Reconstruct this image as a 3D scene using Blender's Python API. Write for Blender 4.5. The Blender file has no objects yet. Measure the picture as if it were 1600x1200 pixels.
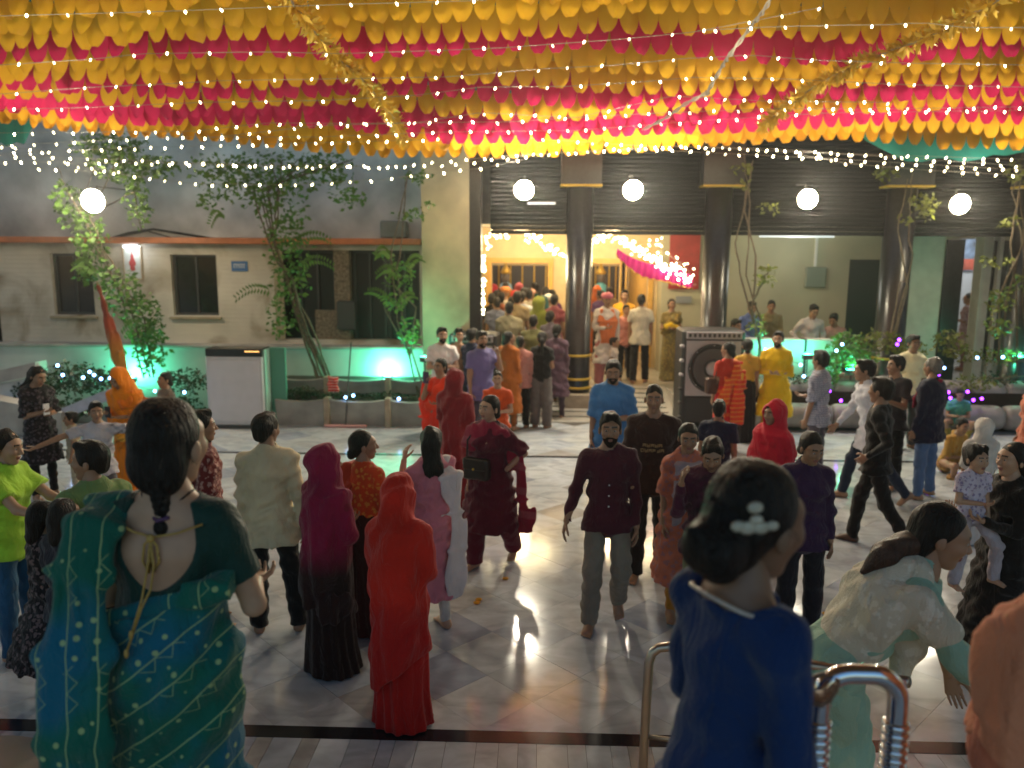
import bpy, math, random
import numpy as np
from mathutils import Vector, Matrix, Euler
random.seed(7); rng = np.random.default_rng(7)
SC = bpy.context.scene; COL = SC.collection
rad = math.radians
# ---------------------------------------------------------------- camera, sky, exposure
CAMZ = 2.95
cam = bpy.data.cameras.new('camera'); camo = bpy.data.objects.new('camera', cam); COL.objects.link(camo)
cam.sensor_fit = 'HORIZONTAL'; cam.sensor_width = 36; cam.lens = 36*1250/1600
cam.clip_start = .05; cam.clip_end = 400
CM = (Matrix.Rotation(rad(1.8), 3, 'Z') @ Matrix.Rotation(rad(90-9.5), 3, 'X') @ Matrix.Rotation(rad(.35), 3, 'Z'))
camo.matrix_world = Matrix.Translation((0, 0, CAMZ)) @ CM.to_4x4()
SC.camera = camo
cam.dof.use_dof = True; cam.dof.focus_distance = 4.0; cam.dof.aperture_fstop = 1.9
W = bpy.data.worlds.new('World'); SC.world = W; W.use_nodes = True
wn = W.node_tree.nodes; wl = W.node_tree.links
sky = wn.new('ShaderNodeTexSky'); sky.sky_type = 'NISHITA'; sky.sun_disc = False
sky.ozone_density = 2.2; sky.sun_elevation = rad(2.2); sky.sun_rotation = rad(0)
bg = wn['Background']; wl.new(sky.outputs[0], bg.inputs[0]); bg.inputs[1].default_value = .5
SC.view_settings.view_transform = 'Standard'; SC.view_settings.look = 'None'
SC.view_settings.exposure = .3; SC.view_settings.gamma = 1
SC.cycles.use_denoising = True
SC.cycles.max_bounces = 7; SC.cycles.diffuse_bounces = 3; SC.cycles.glossy_bounces = 3
SC.cycles.sample_clamp_indirect = 6
try: SC.cycles.denoiser = 'OPENIMAGEDENOISE'
except Exception: pass
def ray(px, py): return CM @ Vector(((px-800)/1250, -(py-600)/1250, -1))
def P(px, py, Y):
    d = ray(px, py); t = Y/d.y; return Vector((d.x*t, Y, CAMZ+d.z*t))
def G(px, py, z=0.0):
    d = ray(px, py); t = (z-CAMZ)/d.z; return Vector((d.x*t, d.y*t, z))
# ---------------------------------------------------------------- materials
MATS = {}
def lin(c):
    return tuple(((v/255)/12.92 if v/255 <= .04045 else ((v/255+.055)/1.055)**2.4) for v in c)
def mat(name, col, rough=.6, metal=0, spec=.5, noise=0, nscale=6, bump=0, bscale=60, trans=0, emit=None, estr=0, coat=0, bdist=.02, sheen=0, stretch=None, sub=0):
    key = name
    if key in MATS: return MATS[key]
    m = bpy.data.materials.new(name); m.use_nodes = True; MATS[key] = m
    n = m.node_tree.nodes; l = m.node_tree.links; b = n['Principled BSDF']
    b.inputs['Base Color'].default_value = (*col, 1); b.inputs['Roughness'].default_value = rough
    b.inputs['Metallic'].default_value = metal; b.inputs['Specular IOR Level'].default_value = spec
    if coat: b.inputs['Coat Weight'].default_value = coat; b.inputs['Coat Roughness'].default_value = .08
    if sheen: b.inputs['Sheen Weight'].default_value = sheen
    if sub: b.inputs['Subsurface Weight'].default_value = sub; b.inputs['Subsurface Radius'].default_value = (.02, .008, .004)
    tc = n.new('ShaderNodeTexCoord'); mp = n.new('ShaderNodeMapping'); l.new(tc.outputs['Object'], mp.inputs[0])
    if stretch: mp.inputs['Scale'].default_value = stretch
    if noise:
        t = n.new('ShaderNodeTexNoise'); t.inputs['Scale'].default_value = nscale; t.inputs['Detail'].default_value = 6
        l.new(mp.outputs[0], t.inputs['Vector'])
        r = n.new('ShaderNodeMapRange'); r.inputs[1].default_value = .3; r.inputs[2].default_value = .7
        r.inputs[3].default_value = 1-noise; r.inputs[4].default_value = 1+noise*.6; l.new(t.outputs[0], r.inputs[0])
        x = n.new('ShaderNodeVectorMath'); x.operation = 'SCALE'; x.inputs[0].default_value = col
        l.new(r.outputs[0], x.inputs['Scale']); l.new(x.outputs[0], b.inputs['Base Color'])
        m['col'] = x.name
    if bump:
        t = n.new('ShaderNodeTexNoise'); t.inputs['Scale'].default_value = bscale; t.inputs['Detail'].default_value = 4
        l.new(mp.outputs[0], t.inputs['Vector'])
        u = n.new('ShaderNodeBump'); u.inputs['Strength'].default_value = bump; u.inputs['Distance'].default_value = bdist
        l.new(t.outputs[0], u.inputs['Height']); l.new(u.outputs[0], b.inputs['Normal'])
    if emit: b.inputs['Emission Color'].default_value = (*emit, 1); b.inputs['Emission Strength'].default_value = estr
    if trans:
        tr = n.new('ShaderNodeBsdfTranslucent'); mx = n.new('ShaderNodeMixShader'); mx.inputs[0].default_value = trans
        tr.inputs[0].default_value = (*col, 1)
        l.new(b.outputs[0], mx.inputs[1]); l.new(tr.outputs[0], mx.inputs[2]); l.new(mx.outputs[0], n['Material Output'].inputs[0])
    return m
def cloth(c, pat=None, c2=(230, 225, 215), sc=1.0, rough=.8):
    """fabric: colour given as 0-255 sRGB; pattern woven or printed into it"""
    key = 'fabric_%s_%s_%s_%s' % (c, pat, c2 if pat else '', sc)
    if key in MATS: return MATS[key]
    m = mat(key, lin(c), rough=rough, noise=.22, nscale=3.5, bump=.35, bscale=140, sheen=.15, spec=.25)
    n = m.node_tree.nodes; l = m.node_tree.links; b = n['Principled BSDF']
    cn = n.new('ShaderNodeTexNoise'); cn.inputs['Scale'].default_value = 9; cn.inputs['Detail'].default_value = 5; cn.inputs['Distortion'].default_value = 1.2
    ct = n.new('ShaderNodeTexCoord'); cm_ = n.new('ShaderNodeMapping'); cm_.inputs['Scale'].default_value = (1.15, 1.15, .5); l.new(ct.outputs['Object'], cm_.inputs[0]); l.new(cm_.outputs[0], cn.inputs[0]); cb = n.new('ShaderNodeBump'); cb.inputs['Strength'].default_value = .85; cb.inputs['Distance'].default_value = .035
    l.new(cn.outputs[0], cb.inputs['Height']); l.new(cb.outputs[0], [q for q in n if q.type == 'BUMP' and q != cb][0].inputs['Normal'])
    base = n[m['col']].outputs[0]
    tc = n.new('ShaderNodeTexCoord')
    def mixin(fac, col):
        nonlocal base
        x = n.new('ShaderNodeMix'); x.data_type = 'RGBA'; l.new(fac, x.inputs[0]); l.new(base, x.inputs[6])
        x.inputs[7].default_value = (*lin(col), 1); base = x.outputs[2]
    def thr(sock, lo, hi):
        r = n.new('ShaderNodeMapRange'); r.inputs[1].default_value = lo; r.inputs[2].default_value = hi; l.new(sock, r.inputs[0]); return r.outputs[0]
    def mul(a, b2):
        q = n.new('ShaderNodeMath'); q.operation = 'MULTIPLY'; l.new(a, q.inputs[0])
        if isinstance(b2, float): q.inputs[1].default_value = b2
        else: l.new(b2, q.inputs[1])
        return q.outputs[0]
    def math_(op, a, b2=None):
        q = n.new('ShaderNodeMath'); q.operation = op
        for i_, v_ in enumerate((a, b2)):
            if v_ is None: continue
            if isinstance(v_, (int, float)): q.inputs[i_].default_value = v_
            else: l.new(v_, q.inputs[i_])
        return q.outputs[0]
    if pat in ('dots', 'floral'):
        v = n.new('ShaderNodeTexVoronoi'); v.inputs['Scale'].default_value = {'dots': 26, 'floral': 22}[pat]*sc
        l.new(tc.outputs['Object'], v.inputs['Vector'])
        if pat == 'floral':
            t = n.new('ShaderNodeTexNoise'); t.inputs['Scale'].default_value = 60*sc; l.new(tc.outputs['Object'], t.inputs[0])
            mixin(mul(thr(math_('ADD', v.outputs[0], t.outputs[0]), .92, .82), .75), c2)
        else: mixin(mul(thr(v.outputs[0], .25, .19), .8), c2)
    if pat and pat.startswith('bandhani'):
        # tie-dye: blue-green mottling, printed dots, straight and zigzag lines
        t = n.new('ShaderNodeTexNoise'); t.inputs['Scale'].default_value = 3.2; l.new(tc.outputs['Object'], t.inputs[0])
        mixin(thr(t.outputs[0], .45, .62), (4, 92, 118))
        mp = n.new('ShaderNodeMapping'); mp.inputs['Rotation'].default_value = (0, rad(52 if pat == 'bandhani_diag' else 0), 0); l.new(tc.outputs['Object'], mp.inputs[0])
        wv = n.new('ShaderNodeTexNoise'); wv.inputs['Scale'].default_value = 4; l.new(tc.outputs['Object'], wv.inputs[0])
        sp = n.new('ShaderNodeSeparateXYZ'); l.new(mp.outputs[0], sp.inputs[0]); X_ = math_('ADD', sp.outputs[0], math_('MULTIPLY', wv.outputs[0], .04)); Z_ = sp.outputs[2]
        st = math_('FRACT', math_('DIVIDE', X_, .086)); mixin(mul(thr(math_('ABSOLUTE', math_('SUBTRACT', st, .5)), .028, .016), .7), c2)
        zz = math_('FRACT', math_('DIVIDE', math_('ADD', X_, math_('PINGPONG', Z_, .03)), .086)); col_ = thr(math_('ABSOLUTE', math_('SUBTRACT', zz, .5)), .024, .012)
        gate = thr(math_('SINE', math_('MULTIPLY', Z_, 21)), .1, .2); mixin(mul(math_('MULTIPLY', col_, gate), .6), c2)
        v = n.new('ShaderNodeTexVoronoi'); v.inputs['Scale'].default_value = 20*sc; v.inputs['Randomness'].default_value = .55; l.new(mp.outputs[0], v.inputs['Vector']); mixin(mul(thr(v.outputs[0], .2, .16), .75), c2)
    if pat == 'check':
        for d in 'XZ':
            w = n.new('ShaderNodeTexWave'); w.bands_direction = d; w.inputs['Scale'].default_value = 9*sc; l.new(tc.outputs['Object'], w.inputs[0])
            mixin(mul(thr(w.outputs[1], .8, .9), .45), c2)
    if pat == 'stripe':
        w = n.new('ShaderNodeTexWave'); w.bands_direction = 'Z'; w.inputs['Scale'].default_value = 2.2*sc; w.inputs['Distortion'].default_value = 1.5; l.new(tc.outputs['Object'], w.inputs[0])
        mixin(mul(thr(w.outputs[1], .7, .9), .55), c2)
    if pat == 'fade':   # lower cloth of another colour, as woven
        s = n.new('ShaderNodeSeparateXYZ'); l.new(tc.outputs['Object'], s.inputs[0]); mixin(thr(s.outputs[2], 1.02*sc, .78*sc), c2)
    l.new(base, b.inputs['Base Color'])
    return m
# ---------------------------------------------------------------- mesh helpers
class MB:
    def __init__(s): s.v = []; s.f = []; s.m = []
    def add(s, vs, fs, mi=0):
        o = len(s.v); s.v += [tuple(v) for v in vs]; s.f += [tuple(i+o for i in f) for f in fs]; s.m += [mi]*len(fs); return s
    def box(s, x0, x1, y0, y1, z0, z1, mi=0, bev=0):
        if bev:
            b = min(bev, abs(x1-x0)/3, abs(y1-y0)/3, abs(z1-z0)/3)
            # rounded along vertical and horizontal edges: chamfered box
            vs = []; 
            for z, q in ((z0, b), (z0+b, 0), (z1-b, 0), (z1, b)):
                for (x, y) in ((x0+q+b, y0+q), (x1-q-b, y0+q), (x1-q, y0+q+b), (x1-q, y1-q-b), (x1-q-b, y1-q), (x0+q+b, y1-q), (x0+q, y1-q-b), (x0+q, y0+q+b)):
                    vs.append((x, y, z))
            fs = [tuple(range(7, -1, -1)), tuple(range(24, 32))]
            for r in range(3):
                for i in range(8): fs.append((r*8+i, r*8+(i+1) % 8, r*8+8+(i+1) % 8, r*8+8+i))
            return s.add(vs, fs, mi)
        return s.add([(x0, y0, z0), (x1, y0, z0), (x1, y1, z0), (x0, y1, z0), (x0, y0, z1), (x1, y0, z1), (x1, y1, z1), (x0, y1, z1)],
                     [(3, 2, 1, 0), (4, 5, 6, 7), (0, 1, 5, 4), (1, 2, 6, 5), (2, 3, 7, 6), (3, 0, 4, 7)], mi)
    def tube(s, pts, r, n=8, mi=0, cap=True):
        pts = [Vector(p) for p in pts]; rr = r if isinstance(r, (list, tuple)) else [r]*len(pts)
        vs = []; fs = []; up = None
        for i, p in enumerate(pts):
            a = pts[max(i-1, 0)]; b = pts[min(i+1, len(pts)-1)]; t = (b-a).normalized()
            if up is None: up = Vector((0, 0, 1)) if abs(t.z) < .9 else Vector((1, 0, 0))
            u = (up-t*up.dot(t)).normalized(); w = t.cross(u); up = u
            for k in range(n):
                an = 2*math.pi*k/n; vs.append(p+(u*math.cos(an)+w*math.sin(an))*rr[i])
        for i in range(len(pts)-1):
            for k in range(n): fs.append((i*n+k, i*n+(k+1) % n, (i+1)*n+(k+1) % n, (i+1)*n+k))
        if cap: fs.append(tuple(range(n-1, -1, -1))); fs.append(tuple(range((len(pts)-1)*n, len(pts)*n)))
        return s.add(vs, fs, mi)
    def lathe(s, c, prof, n=24, mi=0):
        vs = []; fs = []
        for (r, z) in prof:
            for k in range(n):
                a = 2*math.pi*k/n; vs.append((c[0]+r*math.cos(a), c[1]+r*math.sin(a), c[2]+z))
        for i in range(len(prof)-1):
            for k in range(n): fs.append((i*n+k, i*n+(k+1) % n, (i+1)*n+(k+1) % n, (i+1)*n+k))
        fs.append(tuple(range(n-1, -1, -1))); fs.append(tuple(range((len(prof)-1)*n, len(prof)*n)))
        return s.add(vs, fs, mi)
    def ball(s, c, r, n=8, m=5, mi=0):
        r = r if isinstance(r, (tuple, list)) else (r, r, r)
        vs = [(c[0], c[1], c[2]-r[2])]; fs = []
        for j in range(1, m):
            ph = -math.pi/2+math.pi*j/m
            for k in range(n):
                a = 2*math.pi*k/n; vs.append((c[0]+r[0]*math.cos(ph)*math.cos(a), c[1]+r[1]*math.cos(ph)*math.sin(a), c[2]+r[2]*math.sin(ph)))
        vs.append((c[0], c[1], c[2]+r[2])); L = len(vs)-1
        for k in range(n):
            fs.append((0, 1+(k+1) % n, 1+k)); fs.append((L, L-n+k, L-n+(k+1) % n))
        for j in range(m-2):
            for k in range(n): fs.append((1+j*n+k, 1+j*n+(k+1) % n, 1+(j+1)*n+(k+1) % n, 1+(j+1)*n+k))
        return s.add(vs, fs, mi)
    def mesh(s, name, mats, smooth=False):
        me = bpy.data.meshes.new(name); me.from_pydata(s.v, [], s.f)
        for m in (mats if isinstance(mats, (list, tuple)) else [mats]): me.materials.append(m)
        me.polygons.foreach_set('material_index', s.m)
        if smooth: me.polygons.foreach_set('use_smooth', [True]*len(s.f))
        me.update(); return me
    def build(s, name, mats, parent=None, smooth=False, **kw):
        o = bpy.data.objects.new(name, s.mesh(name, mats, smooth)); COL.objects.link(o)
        if parent: o.parent = parent
        for k, v in kw.items(): o[k] = v
        return o
def tag(o, label, cat, group=None):
    o['label'] = label; o['category'] = cat
    if group: o['group'] = group
    return o
def empty(name, loc=(0, 0, 0), label=None, cat=None, group=None, rz=0):
    o = bpy.data.objects.new(name, None); COL.objects.link(o); o.location = loc; o.rotation_euler = (0, 0, rz)
    o.empty_display_size = .2
    if label: tag(o, label, cat, group)
    return o
def lamp(name, kind, loc, energy, col, parent=None, size=.1, target=None, angle=None, blend=.6):
    L = bpy.data.lights.new(name, kind); L.energy = energy; L.color = col
    if kind == 'AREA': L.shape = 'DISK'; L.size = size
    else: L.shadow_soft_size = size
    if kind == 'SPOT': L.spot_size = rad(angle or 90); L.spot_blend = blend
    o = bpy.data.objects.new(name, L); COL.objects.link(o); o.location = loc
    if target is not None: o.rotation_euler = (Vector(target)-Vector(loc)).to_track_quat('-Z', 'Y').to_euler()
    if parent:
        o.parent = parent; o.location = Vector(loc)-parent.location
    return o
# ================================================================ THE SETTING
def wall_holes(mb, x0, x1, z0, z1, Y, th, holes, mi=0):
    xs = sorted({x0, x1, *[h[0] for h in holes], *[h[1] for h in holes]}); zs = sorted({z0, z1, *[h[2] for h in holes], *[h[3] for h in holes]})
    xs = [x for x in xs if x0 <= x <= x1]; zs = [z for z in zs if z0 <= z <= z1]
    def solid(i, j):
        if i < 0 or j < 0 or i >= len(xs)-1 or j >= len(zs)-1: return False
        cx = (xs[i]+xs[i+1])/2; cz = (zs[j]+zs[j+1])/2
        return not any(h[0] < cx < h[1] and h[2] < cz < h[3] for h in holes)
    for i in range(len(xs)-1):
        for j in range(len(zs)-1):
            if not solid(i, j): continue
            a, b, c, d = xs[i], xs[i+1], zs[j], zs[j+1]; Y2 = Y+th
            mb.add([(a, Y, c), (b, Y, c), (b, Y, d), (a, Y, d)], [(0, 1, 2, 3)], mi); mb.add([(a, Y2, c), (b, Y2, c), (b, Y2, d), (a, Y2, d)], [(3, 2, 1, 0)], mi)
            if not solid(i-1, j): mb.add([(a, Y, c), (a, Y2, c), (a, Y2, d), (a, Y, d)], [(3, 2, 1, 0)], mi)
            if not solid(i+1, j): mb.add([(b, Y, c), (b, Y2, c), (b, Y2, d), (b, Y, d)], [(0, 1, 2, 3)], mi)
            if not solid(i, j-1): mb.add([(a, Y, c), (b, Y, c), (b, Y2, c), (a, Y2, c)], [(3, 2, 1, 0)], mi)
            if not solid(i, j+1): mb.add([(a, Y, d), (b, Y, d), (b, Y2, d), (a, Y2, d)], [(0, 1, 2, 3)], mi)
    return mb
def X(px, Y, py=450): return P(px, py, Y).x
def Z(py, Y, px=800): return P(px, py, Y).z
# ---- marble floor: base sheet, diamond slabs, inlaid strips
marble_joint = mat('marble_joint', (.12, .11, .10), rough=.5, noise=.2)
MB().box(-60, 60, -30, 80, -.3, -.012).build('ground', marble_joint, kind='structure')
def marble(name, attr):
    m = mat(name, (.5, .5, .5), rough=.16, spec=.5); n = m.node_tree.nodes; l = m.node_tree.links; b = n['Principled BSDF']
    g = n.new('ShaderNodeNewGeometry'); oi = n.new('ShaderNodeObjectInfo'); src = g.outputs['Random Per Island'] if attr == 'island' else oi.outputs['Random']
    cr = n.new('ShaderNodeValToRGB'); e = cr.color_ramp; e.interpolation = 'CONSTANT'
    cols = [(0, (.55, .56, .57)), (.18, (.50, .52, .55)), (.3, (.58, .58, .57)), (.44, (.37, .39, .45)), (.52, (.54, .54, .54)), (.7, (.44, .41, .38)), (.76, (.57, .58, .60)), (.9, (.49, .51, .55))]
    e.elements[0].color = (*cols[0][1], 1); e.elements[1].position = cols[1][0]; e.elements[1].color = (*cols[1][1], 1)
    for p_, c_ in cols[2:]: q = e.elements.new(p_); q.color = (*c_, 1)
    l.new(src, cr.inputs[0])
    comb = n.new('ShaderNodeVectorMath'); comb.operation = 'MULTIPLY_ADD'; l.new(src, comb.inputs[0]); comb.inputs[1].default_value = (40, 17, 9); l.new(g.outputs['Position'], comb.inputs[2])
    mp = n.new('ShaderNodeMapping'); mp.inputs['Scale'].default_value = (1, 1.7, 1); mp.inputs['Rotation'].default_value = (0, 0, .5); l.new(comb.outputs[0], mp.inputs[0])
    t = n.new('ShaderNodeTexNoise'); t.inputs['Scale'].default_value = 2.2; t.inputs['Detail'].default_value = 8; t.inputs['Distortion'].default_value = 1.6; l.new(mp.outputs[0], t.inputs[0])
    r = n.new('ShaderNodeMapRange'); r.inputs[1].default_value = .36; r.inputs[2].default_value = .6; r.inputs[3].default_value = .78; r.inputs[4].default_value = 1.06; l.new(t.outputs[0], r.inputs[0])
    mx = n.new('ShaderNodeVectorMath'); mx.operation = 'SCALE'; l.new(cr.outputs[0], mx.inputs[0]); l.new(r.outputs[0], mx.inputs['Scale']); 
    tw = n.new('ShaderNodeTexNoise'); tw.inputs['Scale'].default_value = .9; tw.inputs['Detail'].default_value = 9; tw.inputs['Roughness'].default_value = .7; l.new(g.outputs['Position'], tw.inputs[0])
    rw_ = n.new('ShaderNodeMapRange'); rw_.inputs[1].default_value = .35; rw_.inputs[2].default_value = .6; rw_.inputs[3].default_value = .80; rw_.inputs[4].default_value = 1.04; l.new(tw.outputs[0], rw_.inputs[0])
    my = n.new('ShaderNodeVectorMath'); my.operation = 'SCALE'; l.new(mx.outputs[0], my.inputs[0]); l.new(rw_.outputs[0], my.inputs['Scale'])
    mz = n.new('ShaderNodeVectorMath'); mz.operation = 'MULTIPLY'; l.new(my.outputs[0], mz.inputs[0]); mz.inputs[1].default_value = (.93, .98, 1.03); l.new(mz.outputs[0], b.inputs['Base Color'])
    t2 = n.new('ShaderNodeTexNoise'); t2.inputs['Scale'].default_value = 1.7; t2.inputs['Detail'].default_value = 5; l.new(g.outputs['Position'], t2.inputs[0])
    r2 = n.new('ShaderNodeMapRange'); r2.inputs[3].default_value = .06; r2.inputs[4].default_value = .17; l.new(t2.outputs[0], r2.inputs[0]); l.new(r2.outputs[0], b.inputs['Roughness'])
    bp = n.new('ShaderNodeBump'); bp.inputs['Strength'].default_value = .06; bp.inputs['Distance'].default_value = .02; l.new(t2.outputs[0], bp.inputs['Height']); l.new(bp.outputs[0], b.inputs['Normal'])
    return m
tile_mat = marble('marble_slab', 'object'); tile_mat_i = marble('marble_slab_small', 'island')
floor = MB().box(-13, 13, -3, 15.6, -.012, -.007).build('floor', marble_joint, kind='structure')
Y1, Y2 = G(800, 1152).y, G(800, 713).y     # the two dark inlaid strips
dk = mat('black_marble', (.018, .018, .022), rough=.15, noise=.5, nscale=5)
MB().box(-12.9, 12.9, Y1-.06, Y1+.06, -.01, .002).build('border_strip', dk, floor)
MB().box(-12.9, 12.9, Y2-.045, Y2+.045, -.01, .002).build('border_strip', dk, floor)
s = .46; hs = s/math.sqrt(2)
def clip_poly(poly, axis, val, keep_less):
    out = []
    for i in range(len(poly)):
        a = poly[i]; b = poly[(i+1) % len(poly)]
        ia = (a[axis] <= val) == keep_less; ib = (b[axis] <= val) == keep_less
        if ia: out.append(a)
        if ia != ib:
            t = (val-a[axis])/(b[axis]-a[axis]); out.append((a[0]+(b[0]-a[0])*t, a[1]+(b[1]-a[1])*t))
    return out
def prism(poly, h=.012):
    n = len(poly); return [(x, y, -.008) for x, y in poly]+[(x, y, 0) for x, y in poly], [tuple(range(n, 2*n))]+[(i, (i+1) % n, n+(i+1) % n, n+i) for i in range(n)]
whole = MB(); q = hs-.0014; whole.add(*prism([(-q, 0), (0, -q), (q, 0), (0, q)])); tile_me = whole.mesh('floor_tile', tile_mat)
cand = []; rest = MB(); nr = 0
for i in range(-42, 43):
    for j in range(-4, 52):
        cx = i*hs; cy = j*hs
        if (i+j) % 2 or cy < 4.0-hs or cy > 13.6: continue
        full = (Y1+.06+hs < cy < Y2-.045-hs) or cy > Y2+.045+hs and cy < 13.3
        inview = abs(cx+cy*.03) < .68*cy
        if full and inview: cand.append((cy, cx))
        elif full: rest.add([(cx+x, cy+y, z) for x, y, z in whole.v], whole.f)
        else:
            for lo, hi in ((Y1+.06, Y2-.045), (Y2+.045, 13.6)):
                pl = [(cx-q, cy), (cx, cy-q), (cx+q, cy), (cx, cy+q)]
                pl = clip_poly(clip_poly(pl, 1, hi, True), 1, lo, False)
                if len(pl) > 2: rest.add(*prism(pl))
cand.sort()
for k, (cy, cx) in enumerate(cand):
    if k < 290:
        o = bpy.data.objects.new('floor_tile', tile_me); COL.objects.link(o); o.parent = floor; o.location = (cx, cy, random.uniform(-.0007, .0007))
        o.rotation_euler = (0, 0, random.choice((0, 0, math.pi)))
    else: rest.add([(cx+x, cy+y, z) for x, y, z in whole.v], whole.f)
rest.build('marble_tiling', tile_mat_i, floor, kind='stuff')
# long planks of marble in front of the near strip
pl = MB(); x = -6
while x < 6:
    w = random.uniform(.09, .19); pl.add(*prism([(x, 3.3), (x+w-.003, 3.3), (x+w-.003, Y1-.062), (x, Y1-.062)])); x += w
pl.build('marble_planks', tile_mat_i, floor, kind='stuff')
# ---- steps and landing the photographer stands on
cream_marble = mat('cream_marble', (.46, .40, .33), rough=.25, noise=.2, nscale=3)
st = MB()
st.box(-7, 7, -2.5, 2.3, .0, 1.0)
for k in range(5): st.box(-7, 7, 2.3+.27*k, 2.3+.27*(k+1)-.001, 0, 1-.143*(k+1))
stairs = st.build('stairs', cream_marble, kind='structure')
c = G(-30, 1235, .12); lo = MB(); lo.lathe((c.x-.15, c.y-.05, 0), [(.5, .0), (.5, .06), (.53, .08), (.53, .12)], 48); lo.build('rounded_step', cream_marble, kind='structure')
# ---- courtyard edge, verandah floor, ramp
vs = mat('sandstone', (.36, .29, .21), rough=.55, noise=.25, nscale=8, bump=.2)
gm = mat('verandah_marble', (.42, .40, .36), rough=.2, noise=.2, nscale=2)
XL, XR = X(668, 14), X(1062, 14)
MB().box(-13, XL, 14.45, 32, -.01, .4).build('verandah_floor', gm, kind='structure')
MB().box(XR, 13, 14.2, 32, -.01, .4).build('verandah_floor', gm, kind='structure')
MB().box(XL+.001, XR-.001, 15.2, 32, -.01, .402).build('verandah_floor', gm, kind='structure')
r = MB(); r.add([(XL, 13.65, -.01), (XR, 13.65, -.01), (XR, 15.2, -.01), (XL, 15.2, -.01), (XL, 13.65, .004), (XR, 13.65, .004), (XR, 15.2, .402), (XL, 15.2, .402)],
                [(3, 2, 1, 0), (4, 5, 6, 7), (0, 1, 5, 4), (1, 2, 6, 5), (2, 3, 7, 6), (3, 0, 4, 7)]); ramp = r.build('ramp', gm, kind='structure')
for k in range(7):     # stone treads inlaid diagonally down the ramp
    y = 13.85+k*.2; z = .004+(y-13.65)/1.55*.398
    MB().add([(XL+.1, y, z+.004), (XR-.1, y, z+.004), (XR-.1, y+.02, z+.0092), (XL+.1, y+.02, z+.0092), (XL+.1, y, z-.02), (XR-.1, y, z-.02), (XR-.1, y+.02, z-.02), (XL+.1, y+.02, z-.02)], [(0, 1, 2, 3), (5, 4, 7, 6), (4, 5, 1, 0), (6, 7, 3, 2)]).build('grip_strip', dk, ramp)
# ================================================================ LEFT BUILDING
WY = 15.4
plaster = mat('plaster_grey_white', (.52, .50, .49), rough=.8, noise=.5, nscale=1.1, bump=.25, bscale=14)
def brickmat():
    m = mat('painted_brick', (.62, .56, .47), rough=.7, noise=.18, nscale=1.2); n = m.node_tree.nodes; l = m.node_tree.links; b = n['Principled BSDF']
    tc = n.new('ShaderNodeTexCoord'); mp = n.new('ShaderNodeMapping'); mp.inputs['Rotation'].default_value = (rad(90), 0, 0); l.new(tc.outputs['Object'], mp.inputs[0])
    br = n.new('ShaderNodeTexBrick'); br.inputs['Scale'].default_value = 1; br.inputs['Brick Width'].default_value = .3; br.inputs['Row Height'].default_value = .085; br.inputs['Mortar Size'].default_value = .006
    l.new(mp.outputs[0], br.inputs[0]); bp = n.new('ShaderNodeBump'); bp.inputs['Strength'].default_value = .7; bp.inputs['Distance'].default_value = .01
    iv = n.new('ShaderNodeMath'); iv.operation = 'SUBTRACT'; iv.inputs[0].default_value = 1; l.new(br.outputs['Fac'], iv.inputs[1]); l.new(iv.outputs[0], bp.inputs['Height']); l.new(bp.outputs[0], b.inputs['Normal'])
    # stains in the paint, deepened so the colour itself dims the wall
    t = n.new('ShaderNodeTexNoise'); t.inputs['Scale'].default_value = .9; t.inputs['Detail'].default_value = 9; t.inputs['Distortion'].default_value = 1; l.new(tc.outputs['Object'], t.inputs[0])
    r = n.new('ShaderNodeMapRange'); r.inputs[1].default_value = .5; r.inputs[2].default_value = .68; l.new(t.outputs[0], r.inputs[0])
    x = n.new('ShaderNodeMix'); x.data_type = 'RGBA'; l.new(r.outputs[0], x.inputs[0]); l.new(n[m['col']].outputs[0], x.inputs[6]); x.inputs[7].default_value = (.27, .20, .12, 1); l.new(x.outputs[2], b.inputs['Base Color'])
    return m
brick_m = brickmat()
dark = mat('dark_opening', (.012, .012, .012), rough=.35, spec=.4)
wood_d = mat('dark_wood', (.03, .02, .015), rough=.4, noise=.3)
grey_fr = mat('window_frame_paint', (.05, .05, .05), rough=.5)
lb = empty('low_building', (0, WY, 0), 'long low white building with orange band and dark windows behind the creepers', 'building')
def loc(o): o.location = -Vector(lb.location) if o.parent is lb else o.location; return o
bx0 = -13.5; bx1 = X(661, WY)
zb = Z(381, WY, 300); ledge = Z(537, WY, 300)
holes = []
for (a, b, t, d) in ((82, 146, 396, 492), (269, 340, 398, 493), (430, 656, 391, 531), (-140, -4, 392, 565)):
    holes.append((X(a, WY), X(b, WY), Z(d, WY, (a+b)/2), Z(t, WY, (a+b)/2)))
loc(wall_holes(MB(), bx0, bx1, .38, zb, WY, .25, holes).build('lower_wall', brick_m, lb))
loc(MB().box(bx0, bx1, WY-.02, WY+.3, zb+.12, 7.5).build('upper_wall', plaster, lb))
orange_p = mat('orange_paint', (.55, .17, .06), rough=.5, noise=.2)
loc(MB().box(bx0, bx1, WY-.3, WY+.28, zb+.002, zb+.118, bev=.01).build('orange_band', orange_p, lb))
loc(MB().box(bx0, bx1, WY-.16, WY-.002, ledge-.05, ledge, bev=.01).build('ledge', plaster, lb))
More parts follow.
